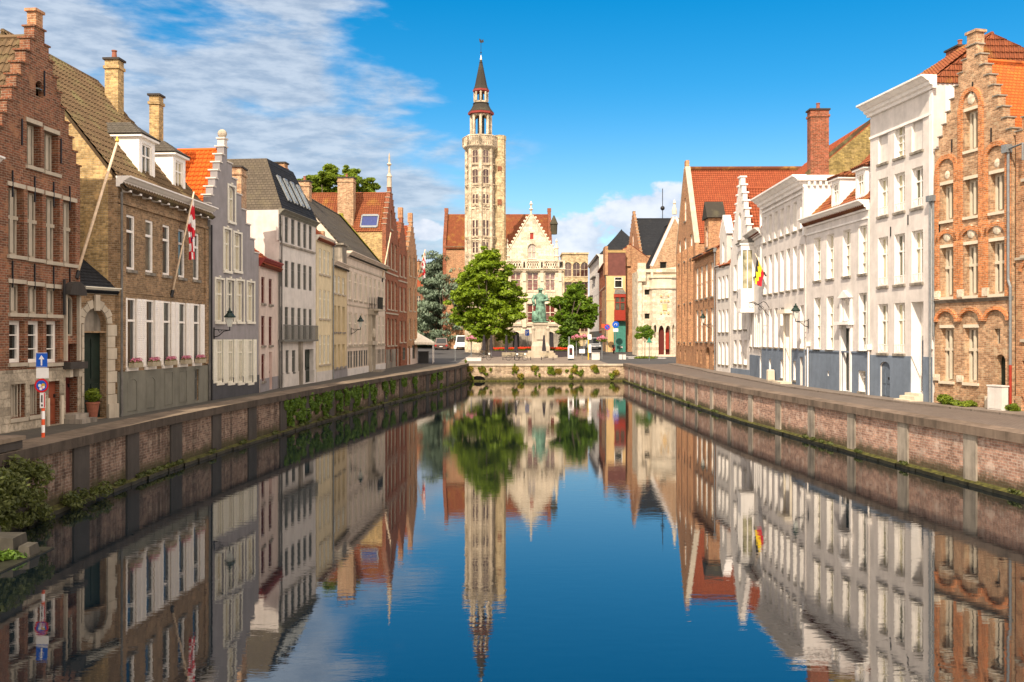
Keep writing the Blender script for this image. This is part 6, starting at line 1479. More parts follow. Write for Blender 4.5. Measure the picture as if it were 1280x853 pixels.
# ------------------------------------------------------------------ near left: parapet, stone steps
b = MB(); root = thing('stone_parapet', 'dark low stone parapet ending at the left quay, near the frame edge', 'parapet', (-13.6, 26.5, 0))
b.box(-.45, .10, -9, -.02, 2.125, 2.36); b.build('wall_block', 'stone_dark', root); MB().box(-.52, .16, -9.05, .04, 2.363, 2.47).build('capstone', 'coping_left', root)
for nm, lab, (x0, x1, y0, y1, z0, z1) in (('stone_block', 'weathered stone block standing on the mossy landing, nearest the open water', (-12.4, -11.68, 22.5, 23.2, .037, .48)), ('stone_block', 'lower broken stone at the tip of the mossy landing', (-11.62, -11.3, 22.5, 23.0, .037, .28)), ('stone_block', 'long stone slab against the wall behind the landing', (-13.5, -12.45, 22.9, 23.5, .037, .58))):
    q = MB(); e = .04; q.add([(x0, y0, z0), (x1, y0, z0), (x1, y1, z0), (x0, y1, z0), (x0 + e, y0 + e, z1), (x1 - e, y0 + e, z1 - .02), (x1 - e, y1 - e, z1), (x0 + e, y1 - e, z1 + .01)], [(0, 3, 2, 1), (4, 5, 6, 7), (0, 1, 5, 4), (1, 2, 6, 5), (2, 3, 7, 6), (3, 0, 4, 7)])
    tag(q.build(nm, 'landing_stone'), lab, 'stone block', 'stones of the old landing')
q = MB(); q.box(-13.7, -11.25, 20.5, 23.6, -.6, .035); tag(q.build('stone_landing', 'damp'), 'low mossy stone landing at the waterline in the near left corner', 'landing')
cl = [(r.uniform(-13.3, -12.0), r.uniform(21.2, 22.8), .25, .4, .4, .22) for _ in range(10)] + [(r.uniform(-12, -11.4), r.uniform(22.0, 22.4), .12, .25, .2, .1) for _ in range(5)]
greens('water_plants', cl, 2600, .10, 'leaf_ivy', 18, None, 'fresh green plants sprouting on the mossy landing', 'plants')

# ------------------------------------------------------------------ flags
def flagpole(label, p0, p1, r, finial, cloth=None, stripes=None, hang=1.0, wd=1.0, group='flags on the house fronts'):
    p0, p1 = Vector(p0), Vector(p1); root = thing('flag', label, 'flag', p0, 0, group); d = p1 - p0
    MB().tube([(0, 0, 0), tuple(d)], r, 8, 0, r * .8).build('pole', 'wood_pole', root, smooth=True)
    MB().tube([tuple(-d.normalized() * .02), tuple(d.normalized() * .3)], r * 1.8, 8).build('bracket', 'black_iron', root)
    if finial: MB().lathe([(.03, 0), (.09, .08), (.02, .26)], d.x, d.y, 8).build('finial', 'gold', root, (0, 0, d.z - .03))
    if cloth:
        n, m = 14, 24; b = MB(); un = d.normalized(); G = {}
        for i in range(n + 1):
            for j in range(m + 1):
                s, t = i / n, j / m                              # s along the pole from the tip, t down the cloth
                q = Vector(tuple(d)) - un * (.15 + s * wd)
                sag = Vector((0, 0, -1)) * t * hang * (1 - .25 * s); pull = (Vector(tuple(d)) - un * .15 - q) * min(1, t * 1.3) * .45
                fold = Vector((math.cos(s * 19 + t * 2), math.sin(s * 16 + t * 3), 0)) * .11 * min(1, t * 2)
                G[i, j] = q + sag + pull + fold
        for i in range(n):
            for j in range(m):
                b.face([G[i, j], G[i + 1, j], G[i + 1, j + 1], G[i, j + 1]], stripes((i + .5) / n, (j + .5) / m))
        b.build('cloth', cloth, root, smooth=True)
    return root
f = MANS; Pm = lambda px, dx, dz: None
def on_front(hs, px, py, out): # a point at 'out' metres in front of a house front
    u = hs.u(px); z = hs.z(px, py) + hs.base; nrm = Vector((hs.d.y, -hs.d.x)); p = hs.P0 + hs.d * u + nrm * out; return (p.x, p.y, z)
a = on_front(MANS, 213, 371, .05); tip_y = a[1] + 1.3
flagpole('drooping red and white striped flag on a pole leaning from the brown brick mansion', a, (W(242.5, tip_y)[0], tip_y, Zp(240, tip_y)), .045, False, ['flag_red', 'flag_white', 'navy'],
         lambda s, t: (2 if (.42 < s < .62 and .55 < t < .68) else (0 if int((s * .55 + t) * 5.2) % 2 else 1)), 3.0, 1.5)
a = on_front(House, 0, 0, 0) if False else (-16.45, 36.2, Zp(348, 36.3)); ty = 34.6 + 3.2
flagpole('long bare pale flagpole with gilt tip leaning out over the stone niche', a, (W(146.5, 38.6)[0], 38.6, Zp(178, 38.6)), .06, True)
a = (-12.75, 94.0, Zp(352, 94)); flagpole('bare flagpole leaning from the long sand coloured house', a, (W(488.5, 96.5)[0], 96.5, Zp(291, 96.5)), .07, False)
a = (18.55, 70.2, Zp(345, 70.2)); flagpole('black, yellow and red flag hanging from the white house by the oriel', a, (W(944, 70.8)[0], 70.8, Zp(317, 70.8)), .035, False, ['flag_black', 'flag_yellow', 'flag_red'], lambda s, t: 0 if s + t * .3 < .34 else (1 if s + t * .3 < .72 else 2), 2.1, 1.5)
a = (-11.7, 112.5, Zp(372, 112.5)); flagpole('faded red and white flag on the corner stepped gable by the awning', a, (W(531.5, 114)[0], 114, Zp(312, 114)), .06, False, ['flag_red', 'flag_white'], lambda s, t: int((s + t) * 5) % 2, 3.2, 1.9)

# ------------------------------------------------------------------ lamps
def lantern_things():
    root = thing('wall_lantern', None, 'lantern', (0, 0, 0), 0, 'iron wall lanterns')
    b = MB(); b.tube([(0, 0, -.35), (0, -.25, -.28), (0, -.5, -.05), (0, -.8, 0)], .028, 6); b.tube([(0, 0, .05), (0, -.3, .02), (0, -.8, 0)], .022, 6); b.tube([(0, -.2, .03), (0, -.3, -.12), (0, -.42, .0)], .018, 5); b.box(-.06, .06, -.03, 0, -.45, .15); b.tube([(0, -.8, -.02), (0, -.8, .18)], .03, 6)
    b.build('bracket', 'black_iron', root)
    MB().lathe([(.12, 0), (.22, .46)], 0, -.8, 4, rot=RAD(45)).build('lamp_glass', 'lantern_glass', root, (0, 0, .18))
    c = MB(); c.lathe([(.28, 0), (.30, .05), (.13, .24), (.15, .30), (.06, .36), (.04, .48)], 0, -.8, 8); c.build('cap', 'lantern_green', root, (0, 0, .645)); return root
proto = lantern_things(); first = True
for px, py, hx, D_, rz, lab in ((264, 413, -15.12, 48.7, 90, 'iron bracket lantern with green cap on the lilac grey gable house'), (436, 412, -13.3, 79.3, 86, 'iron bracket lantern with green cap on the long sand coloured house'), (1012, 402, 18.5, 59.9, -90, 'iron bracket lantern with green cap on the white seven-bay house'), (889, 406, 18.82, 90.6, -90, 'iron bracket lantern on the orange brick house with wall dormer')):
    loc = (hx, D_, Zp(py, D_))
    if first: proto.location = loc; proto.rotation_euler = (0, 0, RAD(rz)); proto['label'] = lab; first = False
    else: dup(proto, loc, lab, RAD(rz))

# curly wrought sign bracket on the white house
o = MB(); pts = [(0, 0, 0)] + [(-.2 - .11 * k, 0, .35 + .1 * math.sin(k * .9)) for k in range(12)]; o.tube(pts, .025, 5); o.tube([(0, 0, -.6), (-.7, 0, .2), (-1.5, 0, .42)], .022, 5)
sp_ = [(-1.25 + (.30 - .016 * k) * math.cos(k * .55), 0, .15 + (.30 - .016 * k) * math.sin(k * .55)) for k in range(16)]; o.tube(sp_, .02, 5); sp_ = [(-.6 + (.22 - .012 * k) * math.cos(k * .55), 0, -.05 + (.22 - .012 * k) * math.sin(k * .55)) for k in range(16)]; o.tube(sp_, .02, 5)
o = o.build('sign_bracket', 'black_iron', None, (18.58, 69.4, Zp(385, 69.4))); tag(o, 'curled wrought iron sign bracket on the white seven-bay house', 'sign bracket')

# ------------------------------------------------------------------ traffic sign on the left quay
sxp, syp = W(54, 29.4); sg = thing('traffic_sign', 'traffic sign post with blue arrow sign, round red-blue sign with stickers and red-white banded foot', 'sign', (sxp, syp, 1.99), 0)
zs = lambda y: Zp(y, syp) - 1.99
b = MB(); b.tube([(0, 0, 0), (0, 0, zs(442))], .032, 10, 0)
ys_ = [551, 541, 531.5, 524, 514, 506]
for k in range(5): b.lathe([(.05, zs(ys_[k])), (.05, zs(ys_[k + 1]))], 0, 0, 10, 1 if k % 2 == 0 else 2)
b.build('post', ['zinc', 'band_orange', 'sign_white'], sg)
p = MB().box(-.19, .15, -.06, -.045, zs(459.5), zs(441)).build('blue_plate', 'sign_blue', sg)
b = MB(); zc0, zc1 = zs(457), zs(444); m = -.02; q = -.065
b.box(m - .022, m + .022, q - .004, q, zc0, zc1 - .1); b.prism([(m - .085, zc1 - .13), (m + .085, zc1 - .13), (m, zc1)], q - .006, q); b.box(-.185, .145, q - .003, q + .001, zs(441.6), zs(441.1)); b.box(-.185, .145, q - .003, q + .001, zs(459.3), zs(458.8)); b.build('arrow', 'sign_white', p)
MB().box(-.185, .19, -.06, -.045, zs(473), zs(460)).build('white_plate', 'sign_white', sg)
b = MB(); R0 = .215; zc = zs(482)
for r_, y_, mi in ((R0, -.066, 0), (R0 * .74, -.070, 1)): b.add([(r_ * math.cos(k * math.pi / 16) - .02, y_, zc + r_ * math.sin(k * math.pi / 16)) for k in range(32)], [tuple(range(32))], mi)
b.add([(R0 * math.cos(k * math.pi / 16) - .02, -.05, zc + R0 * math.sin(k * math.pi / 16)) for k in range(32)], [tuple(range(32))], 2)
dsc = b.build('round_plate', ['sign_red', 'sign_blue', 'zinc'], sg)
b = MB()
for dx, dz, r_, mi in ((.055, .01, .06, 1), (-.05, .0, .05, 0), (.02, -.07, .05, 2), (-.02, -.1, .045, 0), (.07, -.05, .04, 0)): b.add([(dx - .02 + r_ * math.cos(k * math.pi / 6), -.074 - .0006 * len(b.f), zc + dz + r_ * math.sin(k * math.pi / 6)) for k in range(12)], [tuple(range(12))], mi)
b.build('sticker', ['sign_white', 'yellow_paint', 'flower_pink'], dsc)
p = MB().box(-.07, .09, -.062, -.048, zs(510), zs(491)).build('small_plate', 'sign_white', sg); b = MB(); b.box(.055, .085, -.066, -.063, zs(509.5), zs(491.5), 0); b.box(-.03, .01, -.066, -.063, zs(503), zs(494), 1); b.box(-.03, .02, -.0662, -.063, zs(508), zs(505.5), 1); b.build('symbol', ['sign_red', 'black_iron'], p)

# potted plant at the gate
root = thing('potted_plant', 'tall terracotta pot with bushy green plant beside the dark green gate', 'plant', (W(110.5, 36.6)[0] + .1, 36.75, 2.0))
MB().lathe([(.14, 0), (.24, .62), (.26, .63), (.26, .70), (.22, .70), (.2, .62)], 0, 0, 16).build('pot', 'terracotta', root)
link('foliage', leaf_mesh('foliage', [(0, 0, .95, .26, .26, .24), (.16, 0, .9, .16, .16, .14), (-.16, 0, .92, .16, .16, .14), (0, .1, 1.1, .18, .18, .12)], 900, .085, 'leaf_wall', 2), root)

# window boxes on the mansion
wb = thing('window_box', None, 'window box', (0, 0, 0), 0, 'flower boxes on the mansion windows')
MB().box(-.42, .42, -.34, -.10, 0, .20).build('trough', 'bench_wood', wb); link('flowers', leaf_mesh('flowers', [(x, -.22, .30, .16, .12, .10) for x in (-.3, -.1, .1, .3)], 240, .065, 'petal_pink', 3), wb)
link('foliage', leaf_mesh('foliage', [(x, -.22, .22, .16, .12, .08) for x in (-.3, -.1, .1, .3)], 200, .07, 'leaf_wall', 4), wb)
rot = MANS.root.rotation_euler.z
for i, (c, lab) in enumerate(zip(uc_m, ('below the shuttered window nearest the gate', 'below the second shuttered window from the gate', 'below the middle shuttered window', 'below the fourth shuttered window from the gate', 'below the shuttered window next to the lilac grey house'))):
    p = MANS.P0 + MANS.d * c; loc = (p.x, p.y, 2.0 + 1.93); lab = 'window box with small pink flowers ' + lab
    if i == 0: wb.location = loc; wb.rotation_euler = (0, 0, rot); wb['label'] = lab
    else: dup(wb, loc, lab, rot)

# utility cabinet by the green door
root = thing('utility_cabinet', 'pale grey utility cabinet beside the green arched door', 'cabinet', (20.72, 40.95, 2.07), RAD(-76))
MB().box(-.42, .42, -.16, .16, 0, 1.0).box(-.45, .45, -.19, .19, 1.003, 1.06).build('body', 'white_c', root); MB().box(-.38, -.005, -.175, -.163, .06, .95).build('door', 'white_c', root); MB().box(.005, .38, -.175, -.163, .06, .95).build('door', 'white_c', root)
root = thing('stone_bollard', 'pale stone block against the blue plinth of the white seven-bay house', 'bollard', (18.2, 67.6, 2.06)); MB().lathe([(.34, 0), (.32, .75), (.26, .82)], 0, 0, 4, rot=RAD(45)).build('block', 'stone_light', root); MB().lathe([(.36, .0), (.36, .12)], 0, 0, 4, rot=RAD(45)).build('base', 'stone', root, (0, 0, .001))

# ------------------------------------------------------------------ statue
D = 131; mx = W(675.5, D)[0]; gz = ground_z(D); mo = thing('statue_monument', 'green bronze statue of a robed man in a hat on a tall stone pedestal', 'statue', (mx, D, gz))
zz = lambda y: Zp(y, D) - gz
b = MB()
for k, (r_, z0, z1) in enumerate(((2.25, -.3, .28), (1.95, .282, .56), (1.72, .562, .86))): b.box(-r_, r_, -r_, r_, z0, z1)
b.build('steps', 'stone', mo)
b = MB(); b.lathe([(1.75, .86), (1.75, 1.5), (1.55, 1.75), (1.4, 2.0), (1.22, 2.1), (1.12, zz(411)), (1.2, zz(408)), (1.42, zz(406)), (1.42, zz(404)), (1.25, zz(403))], 0, 0, 4, rot=RAD(45)); b.box(-.55, .55, -1.0, -.78, 2.4, 3.6)
for sx2 in (-1.0, 1.0): b.lathe([(.22, .9), (.22, 3.6), (.3, 3.9), (.1, 4.2)], sx2 * .98, -.75, 8)
b.build('pedestal', 'stone', mo)
b = MB(); zb, zt = zz(403) , zz(360); H_ = zt - zb; prof = [(0, .30, .26), (.04, .34, .30), (.2, .33, .28), (.4, .30, .25), (.55, .27, .22), (.66, .29, .21), (.76, .31, .19), (.815, .25, .16), (.85, .10, .10), (.87, .085, .09)]
n = 28; vs, fs = [], []
for i, (t_, rx, ry) in enumerate(prof):
    for k in range(n):
        a = 2 * math.pi * k / n; fold = 1 + .13 * math.sin(a * 7 + t_ * 3) * max(0, .8 - t_) + .06 * math.sin(a * 12)*max(0, .8 - t_); vs.append((rx * H_ * .47 * fold * math.cos(a) + .05 * H_ * (.3 - t_) * .3, ry * H_ * .47 * fold * math.sin(a), zb + t_ * H_))
for i in range(len(prof) - 1):
    for k in range(n): fs.append((i * n + k, i * n + (k + 1) % n, (i + 1) * n + (k + 1) % n, (i + 1) * n + k))
fs.append(tuple(range(n - 1, -1, -1))); b.add(vs, fs)
b.ball((0, -.02 * H_, zb + .905 * H_), .062 * H_, 0, 10, (.9, 1, 1.2)); b.ball((0, -.09 * H_, zb + .90 * H_), .014 * H_, 0, 6)
b.lathe([(.125 * H_, zb + .93 * H_), (.13 * H_, zb + .945 * H_), (.08 * H_, zb + .955 * H_), (.075 * H_, zb + .99 * H_), (.03 * H_, zb + 1.0 * H_)], 0, -.01, 14)
b.tube([(-.15 * H_, 0, zb + .79 * H_), (-.22 * H_, -.02, zb + .66 * H_), (-.19 * H_, -.1 * H_, zb + .53 * H_)], .06 * H_, 10, 0, .04 * H_); b.tube([(.15 * H_, 0, zb + .79 * H_), (.2 * H_, -.05 * H_, zb + .64 * H_), (.07 * H_, -.14 * H_, zb + .62 * H_)], .06 * H_, 10, 0, .04 * H_)
b.ball((-.19 * H_, -.12 * H_, zb + .50 * H_), .035 * H_); b.ball((.05 * H_, -.15 * H_, zb + .62 * H_), .035 * H_); b.lathe([(.12 * H_, zb), (.10 * H_, zb + .32 * H_)], -.14 * H_, -.06 * H_, 6)
b.build('figure', 'verdigris', mo, smooth=True); MB().box(-1.1, 1.1, -1.1, 1.1, zz(403) - .02, zz(403) + .12).build('plinth', 'verdigris', mo)

# ------------------------------------------------------------------ street furniture on the square
def at(px, py):
    D = 5.552 / ((py - HOR) / FPX + .021); return (W(px, D)[0], D, ground_z(D))
# planters with red flowers
pl = thing('flower_planter', None, 'planter', (0, 0, 0), 0, 'planters with red flowers')
MB().box(-1.0, 1.0, -.35, .35, 0, .75).box(-1.04, 1.04, -.39, .39, .752, .82).build('trough', 'planter', pl)
link('foliage', leaf_mesh('foliage', [(-.8 + .27 * k, 0, .95, .28, .3, .2) for k in range(7)], 500, .16, 'leaf_wall', 5), pl); link('flowers', leaf_mesh('flowers', [(-.8 + .27 * k, -.05, 1.12, .26, .3, .14) for k in range(7)], 420, .15, 'petal_red', 6), pl)
first = True
for px, py, rz, lab in ((622, 446, 4, 'planter of red flowers furthest left, beside the tall green tree trunk'), (634, 446, 2, 'planter of red flowers second from the left before the lodge'), (646, 445.8, -2, 'planter of red flowers just left of the monument steps'), (657, 445, -8, 'planter of red flowers touching the monument steps on the left'), (693.5, 445.5, 35, 'planter of red flowers just right of the monument steps'), (702, 446.3, 40, 'planter of red flowers between the monument and the white info pillar')):
    if first: pl.location = at(px, py); pl.rotation_euler = (0, 0, RAD(rz)); pl['label'] = lab; first = False
    else: dup(pl, at(px, py), lab, RAD(rz))
# folded parasols
fp = thing('folded_parasol', None, 'parasol', (0, 0, 0), 0, 'folded dark parasols')
MB().tube([(0, 0, 0), (0, 0, 3.0)], .035, 8).build('pole', 'zinc', fp); MB().lathe([(.30, 0), (.30, .07)], 0, 0, 12).build('base', 'stone_dark', fp)
b = MB(); n = 12; vs, fs = [], []
for i in range(9):
    t_ = i / 8
    for k in range(n): a = 2 * math.pi * k / n; rr_ = (.23 - .15 * t_) * (1 + .25 * math.cos(a * 6)); vs.append((rr_ * math.cos(a), rr_ * math.sin(a), .95 + 2.1 * t_))
for i in range(8):
    for k in range(n): fs.append((i * n + k, i * n + (k + 1) % n, (i + 1) * n + (k + 1) % n, (i + 1) * n + k))
b.add(vs, fs); b.build('canopy', 'parasol_cloth', fp)
first = True
for px, py, lab in ((605, 447, 'folded dark parasol under the crown of the tall green tree'), (614, 447.3, 'folded dark parasol behind the tall green tree trunk'), (633, 447.2, 'folded dark parasol above the second red planter'), (645, 447.6, 'folded dark parasol left of the monument, in front of the planters'), (680, 448, 'folded dark parasol in front of the monument pedestal'), (690, 442, 'folded dark parasol right behind the monument steps')):
    if first: fp.location = at(px, py); fp['label'] = lab; first = False
    else: dup(fp, at(px, py), lab)
# flower baskets on posts
fb = thing('flower_basket', None, 'flower basket', (0, 0, 0), 0, 'posts with pink hanging flowers')
MB().tube([(0, 0, 0), (0, 0, 2.6)], .07, 8).build('post', 'zinc', fb); MB().lathe([(.2, 2.35), (.5, 2.6)], 0, 0, 10).build('basket', 'planter', fb)
link('flowers', leaf_mesh('flowers', [(.46 * math.cos(k), .4 * math.sin(k), 2.6 + .2 * math.sin(3 * k), .22, .22, .2) for k in range(6)] + [(0, 0, 2.9, .25, .25, .2)], 420, .15, 'petal_pink', 8), fb); link('foliage', leaf_mesh('foliage', [(.4 * math.cos(k), .4 * math.sin(k), 2.5, .3, .3, .25) for k in range(6)], 260, .17, 'leaf_wall', 9), fb)
first = True
for px, py, lab in ((589, 449, 'pink flower basket on a post beside the parked white van'), (720.5, 446, 'pink flower basket on a post beside the ivy-clad trunk'), (730, 445, 'pink flower basket between the ivy trunk and the silver car'), (752.5, 449, 'pink flower basket in front of the silver car, nearest the quay corner')):
    if first: fb.location = at(px, py); fb['label'] = lab; first = False
    else: dup(fb, at(px, py), lab)
# signs and small furniture along the end wall
def post_sign(name, label, px, py, parts, group=None, cat='sign'):
    root = thing(name, label, cat, at(px, py), 0, group)
    for nm, fn in parts: fn(nm, root)
    return root
box_ = lambda x0, x1, y0, y1, z0, z1, m: (lambda nm, root: MB().box(x0, x1, y0, y1, z0, z1).build(nm, m, root))
pole_ = lambda x, z1, m='zinc', r=.05: (lambda nm, root: MB().tube([(x, 0, 0), (x, 0, z1)], r, 8).build(nm, m, root))
disc_ = lambda x, z, r, m, y=-.06: (lambda nm, root: MB().prism([(x + r * math.cos(k * math.pi / 10), z + r * math.sin(k * math.pi / 10)) for k in range(20)], y, y + .03).build(nm, m, root))
post_sign('info_pillar', 'white rounded information pillar with dark picture panel and grey mast on the end wall', 713.5, 450.5, [('mast', box_(-.30, -.12, .1, .25, 0, 3.0, 'zinc')), ('body', lambda nm, root: MB().prism(arch_poly(-.38, .38, .2, 1.95, .3), -.1, .1).build(nm, 'sign_white', root)), ('base', box_(-.34, .34, -.14, .14, 0, .22, 'dark_paint')), ('panel', box_(-.2, .2, -.125, -.103, .65, 1.55, 'dark_paint')), ('picture', box_(-.12, .12, -.132, -.127, .95, 1.35, 'oxblood'))], cat='info pillar')
post_sign('notice_board', 'small white notice board on a single leg right of the white info pillar', 727.5, 449, [('leg', pole_(0, .9)), ('board', box_(-.36, .36, -.12, -.04, .75, 1.3, 'sign_white'))])
post_sign('street_sign', 'yellow post with two white plates near the silver car', 735.5, 450, [('post', pole_(0, 3.2, 'yellow_paint', .08)), ('plate', box_(-.1, .38, -.11, -.085, 2.6, 3.25, 'sign_white')), ('plate', box_(.0, .36, -.11, -.085, .9, 1.95, 'sign_white'))])
post_sign('concrete_block', 'pale square block on the end wall below the flower baskets', 744.5, 450, [('block', box_(-.5, .5, -.35, .35, 0, .85, 'white_c')), ('lid', box_(-.54, .54, -.39, .39, .853, .92, 'white_c'))], 'pale blocks along the end wall', 'block')
post_sign('concrete_block', 'pair of low white concrete blocks side by side at the quay corner', 778, 449.5, [('block', box_(-.45, -.04, -.3, .3, 0, .62, 'white_c')), ('block', box_(.04, .42, -.3, .3, 0, .62, 'white_c'))], 'pale blocks along the end wall', 'block')
post_sign('concrete_block', 'long low white beam on the end wall near the arched outfall', 592, 451.5, [('block', box_(-.95, .95, -.2, .2, 0, .40, 'white_c')), ('cap', box_(-.98, .98, -.23, .23, .403, .45, 'white_c'))], 'pale blocks along the end wall', 'block')
post_sign('roundabout_sign', 'round blue arrow sign with white plate beneath in front of the teal shopfront', 769.5, 441, [('post', pole_(0, 4.3)), ('round_plate', disc_(0, 4.3, .52, 'sign_blue')), ('arrow', lambda nm, root: MB().tube([(-.2, -.09, 4.2), (-.05, -.09, 4.48), (.2, -.09, 4.4), (.16, -.09, 4.15)], .045, 6).build(nm, 'sign_white', root)), ('plate', box_(-.4, .4, -.07, -.04, 3.2, 3.7, 'sign_white'))])
post_sign('no_parking_sign', 'round red-rimmed blue no-parking sign left of the blue arrow sign', 759, 441, [('post', pole_(0, 3.9)), ('rim', disc_(0, 3.9, .48, 'sign_red')), ('face', disc_(0, 3.9, .38, 'sign_blue', -.068)), ('bar', lambda nm, root: MB().tube([(-.26, -.085, 4.16), (.26, -.085, 3.64)], .04, 6).build(nm, 'sign_red', root)), ('red_plate', box_(-.85, -.42, -.05, -.03, 3.85, 4.4, 'band_orange'))])
post_sign('parking_sign', 'square blue parking sign standing left of the monument', 659, 441, [('post', pole_(0, 3.2)), ('blue_plate', box_(-.3, .3, -.07, -.045, 2.6, 3.55, 'sign_blue')), ('letter', lambda nm, root: (lambda m_: (m_.box(-.13, -.06, -.078, -.072, 2.8, 3.35), m_.box(-.06, .1, -.078, -.072, 3.28, 3.35), m_.box(-.06, .1, -.078, -.072, 3.05, 3.12), m_.box(.09, .15, -.078, -.072, 3.1, 3.3), m_.build(nm, 'sign_white', root))[-1])(MB()))])
post_sign('give_way_sign', 'green triangular-topped sign on a thin post at the right quay corner', 811.5, 451, [('post', pole_(0, 2.9)), ('plate', lambda nm, root: MB().prism([(-.42, 2.25), (.42, 2.25), (.2, 2.55), (0, 2.95), (-.2, 2.55)], -.06, -.03).build(nm, 'sign_green', root))])
post_sign('slim_marker_post', 'thin post with a small white plate at the left corner of the end wall', 569, 451.5, [('post', pole_(0, 1.9)), ('plate', box_(-.16, .16, -.07, -.05, 1.55, 1.95, 'sign_white'))], cat='post')
# benches
be = thing('park_bench', None, 'bench', (0, 0, 0), 0, 'benches along the end wall')
b = MB(); [b.box(-.9, .9, -.24 + .13 * k, -.14 + .13 * k, .42, .46) for k in range(4)]; b.build('seat', 'bench_wood', be); b = MB(); [b.box(-.9, .9, .28, .31, .55 + .14 * k, .65 + .14 * k) for k in range(3)]; b.build('backrest', 'bench_wood', be)
for x in (-.75, .75): MB().box(x - .04, x + .04, -.22, .30, 0, .418).build('leg', 'black_iron', be)
first = True
for px, py, rz, lab in ((636, 450, 0, 'wooden bench below the red planters, on the left'), (656, 450.3, 0, 'wooden bench at the left foot of the monument'), (684, 450.3, 0, 'wooden bench at the right foot of the monument')):
    if first: be.location = at(px, py); be['label'] = lab; first = False
    else: dup(be, at(px, py), lab, RAD(rz))
# bicycles
bi = thing('bicycle', None, 'bicycle', (0, 0, 0), 0, 'bicycles parked on the square')
for x in (-.52, .52):
    w_ = MB(); w_.tube([(x + .33 * math.cos(k * math.pi / 10), 0, .34 + .33 * math.sin(k * math.pi / 10)) for k in range(21)], .022, 5); wo = w_.build('wheel', 'tyre', bi)
    s_ = MB(); [s_.tube([(x, 0, .34), (x + .31 * math.cos(k * math.pi / 4), 0, .34 + .31 * math.sin(k * math.pi / 4))], .004, 3) for k in range(8)]; s_.build('spokes', 'rim_metal', wo)
b = MB(); [b.tube(p, .022, 6) for p in ([(-.52, 0, .34), (-.05, 0, .32), (.40, 0, .85), (.52, 0, .34)], [(-.52, 0, .34), (-.22, 0, .80), (.38, 0, .78)], [(-.05, 0, .32), (-.22, 0, .88)], [(.38, 0, .8), (.36, 0, 1.0)])]; b.build('frame', 'black_iron', bi)
MB().box(-.34, -.1, -.07, .07, .88, .94).build('saddle', 'tyre', bi); MB().tube([(.30, -.28, 1.0), (.38, -.1, 1.02), (.38, .1, 1.02), (.30, .28, 1.0)], .018, 6).build('handlebar', 'zinc', bi); MB().box(.44, .66, -.13, .13, .72, .92).build('basket', 'white_paint', bi)
first = True
for px, py, rz, lab in ((606, 450.5, 15, 'bicycle parked between the long white beam and the bench'), (641, 451, 5, 'bicycle leaning by the left bench on the end wall'), (651, 451, -8, 'bicycle between the two left benches'), (819.5, 442.5, 30, 'bicycle beside the person near the tollhouse porch'), (775.5, 441, 60, 'bicycle parked right of the red scooter')):
    if first: bi.location = at(px, py); bi.rotation_euler = (0, 0, RAD(rz)); bi['label'] = lab; first = False
    else: dup(bi, at(px, py), lab, RAD(rz))
# red scooter
sc = thing('motor_scooter', 'red motor scooter parked under the round blue arrow sign', 'scooter', at(767, 442), RAD(80))
b = MB(); b.ball((-.3, 0, .55), .36, 0, 8, (1.3, .55, .75)); b.box(-.1, .42, -.16, .16, .26, .34); b.prism([(.38, .3), (.5, .32), (.62, .98), (.5, 1.0)], -.18, .18); b.build('body', 'red_paint', sc, smooth=False)
for x in (-.5, .62): MB().tube([(x + .2 * math.cos(k * math.pi / 8), 0, .24 + .2 * math.sin(k * math.pi / 8)) for k in range(17)], .055, 6).build('wheel', 'tyre', sc)
MB().box(-.65, .05, -.14, .14, .80, .90).build('saddle', 'tyre', sc); MB().tube([(.5, -.32, 1.12), (.56, 0, 1.15), (.5, .32, 1.12)], .025, 6).build('handlebar', 'black_iron', sc); MB().box(-.85, -.5, -.2, .2, .92, 1.28).build('top_case', 'black_iron', sc)

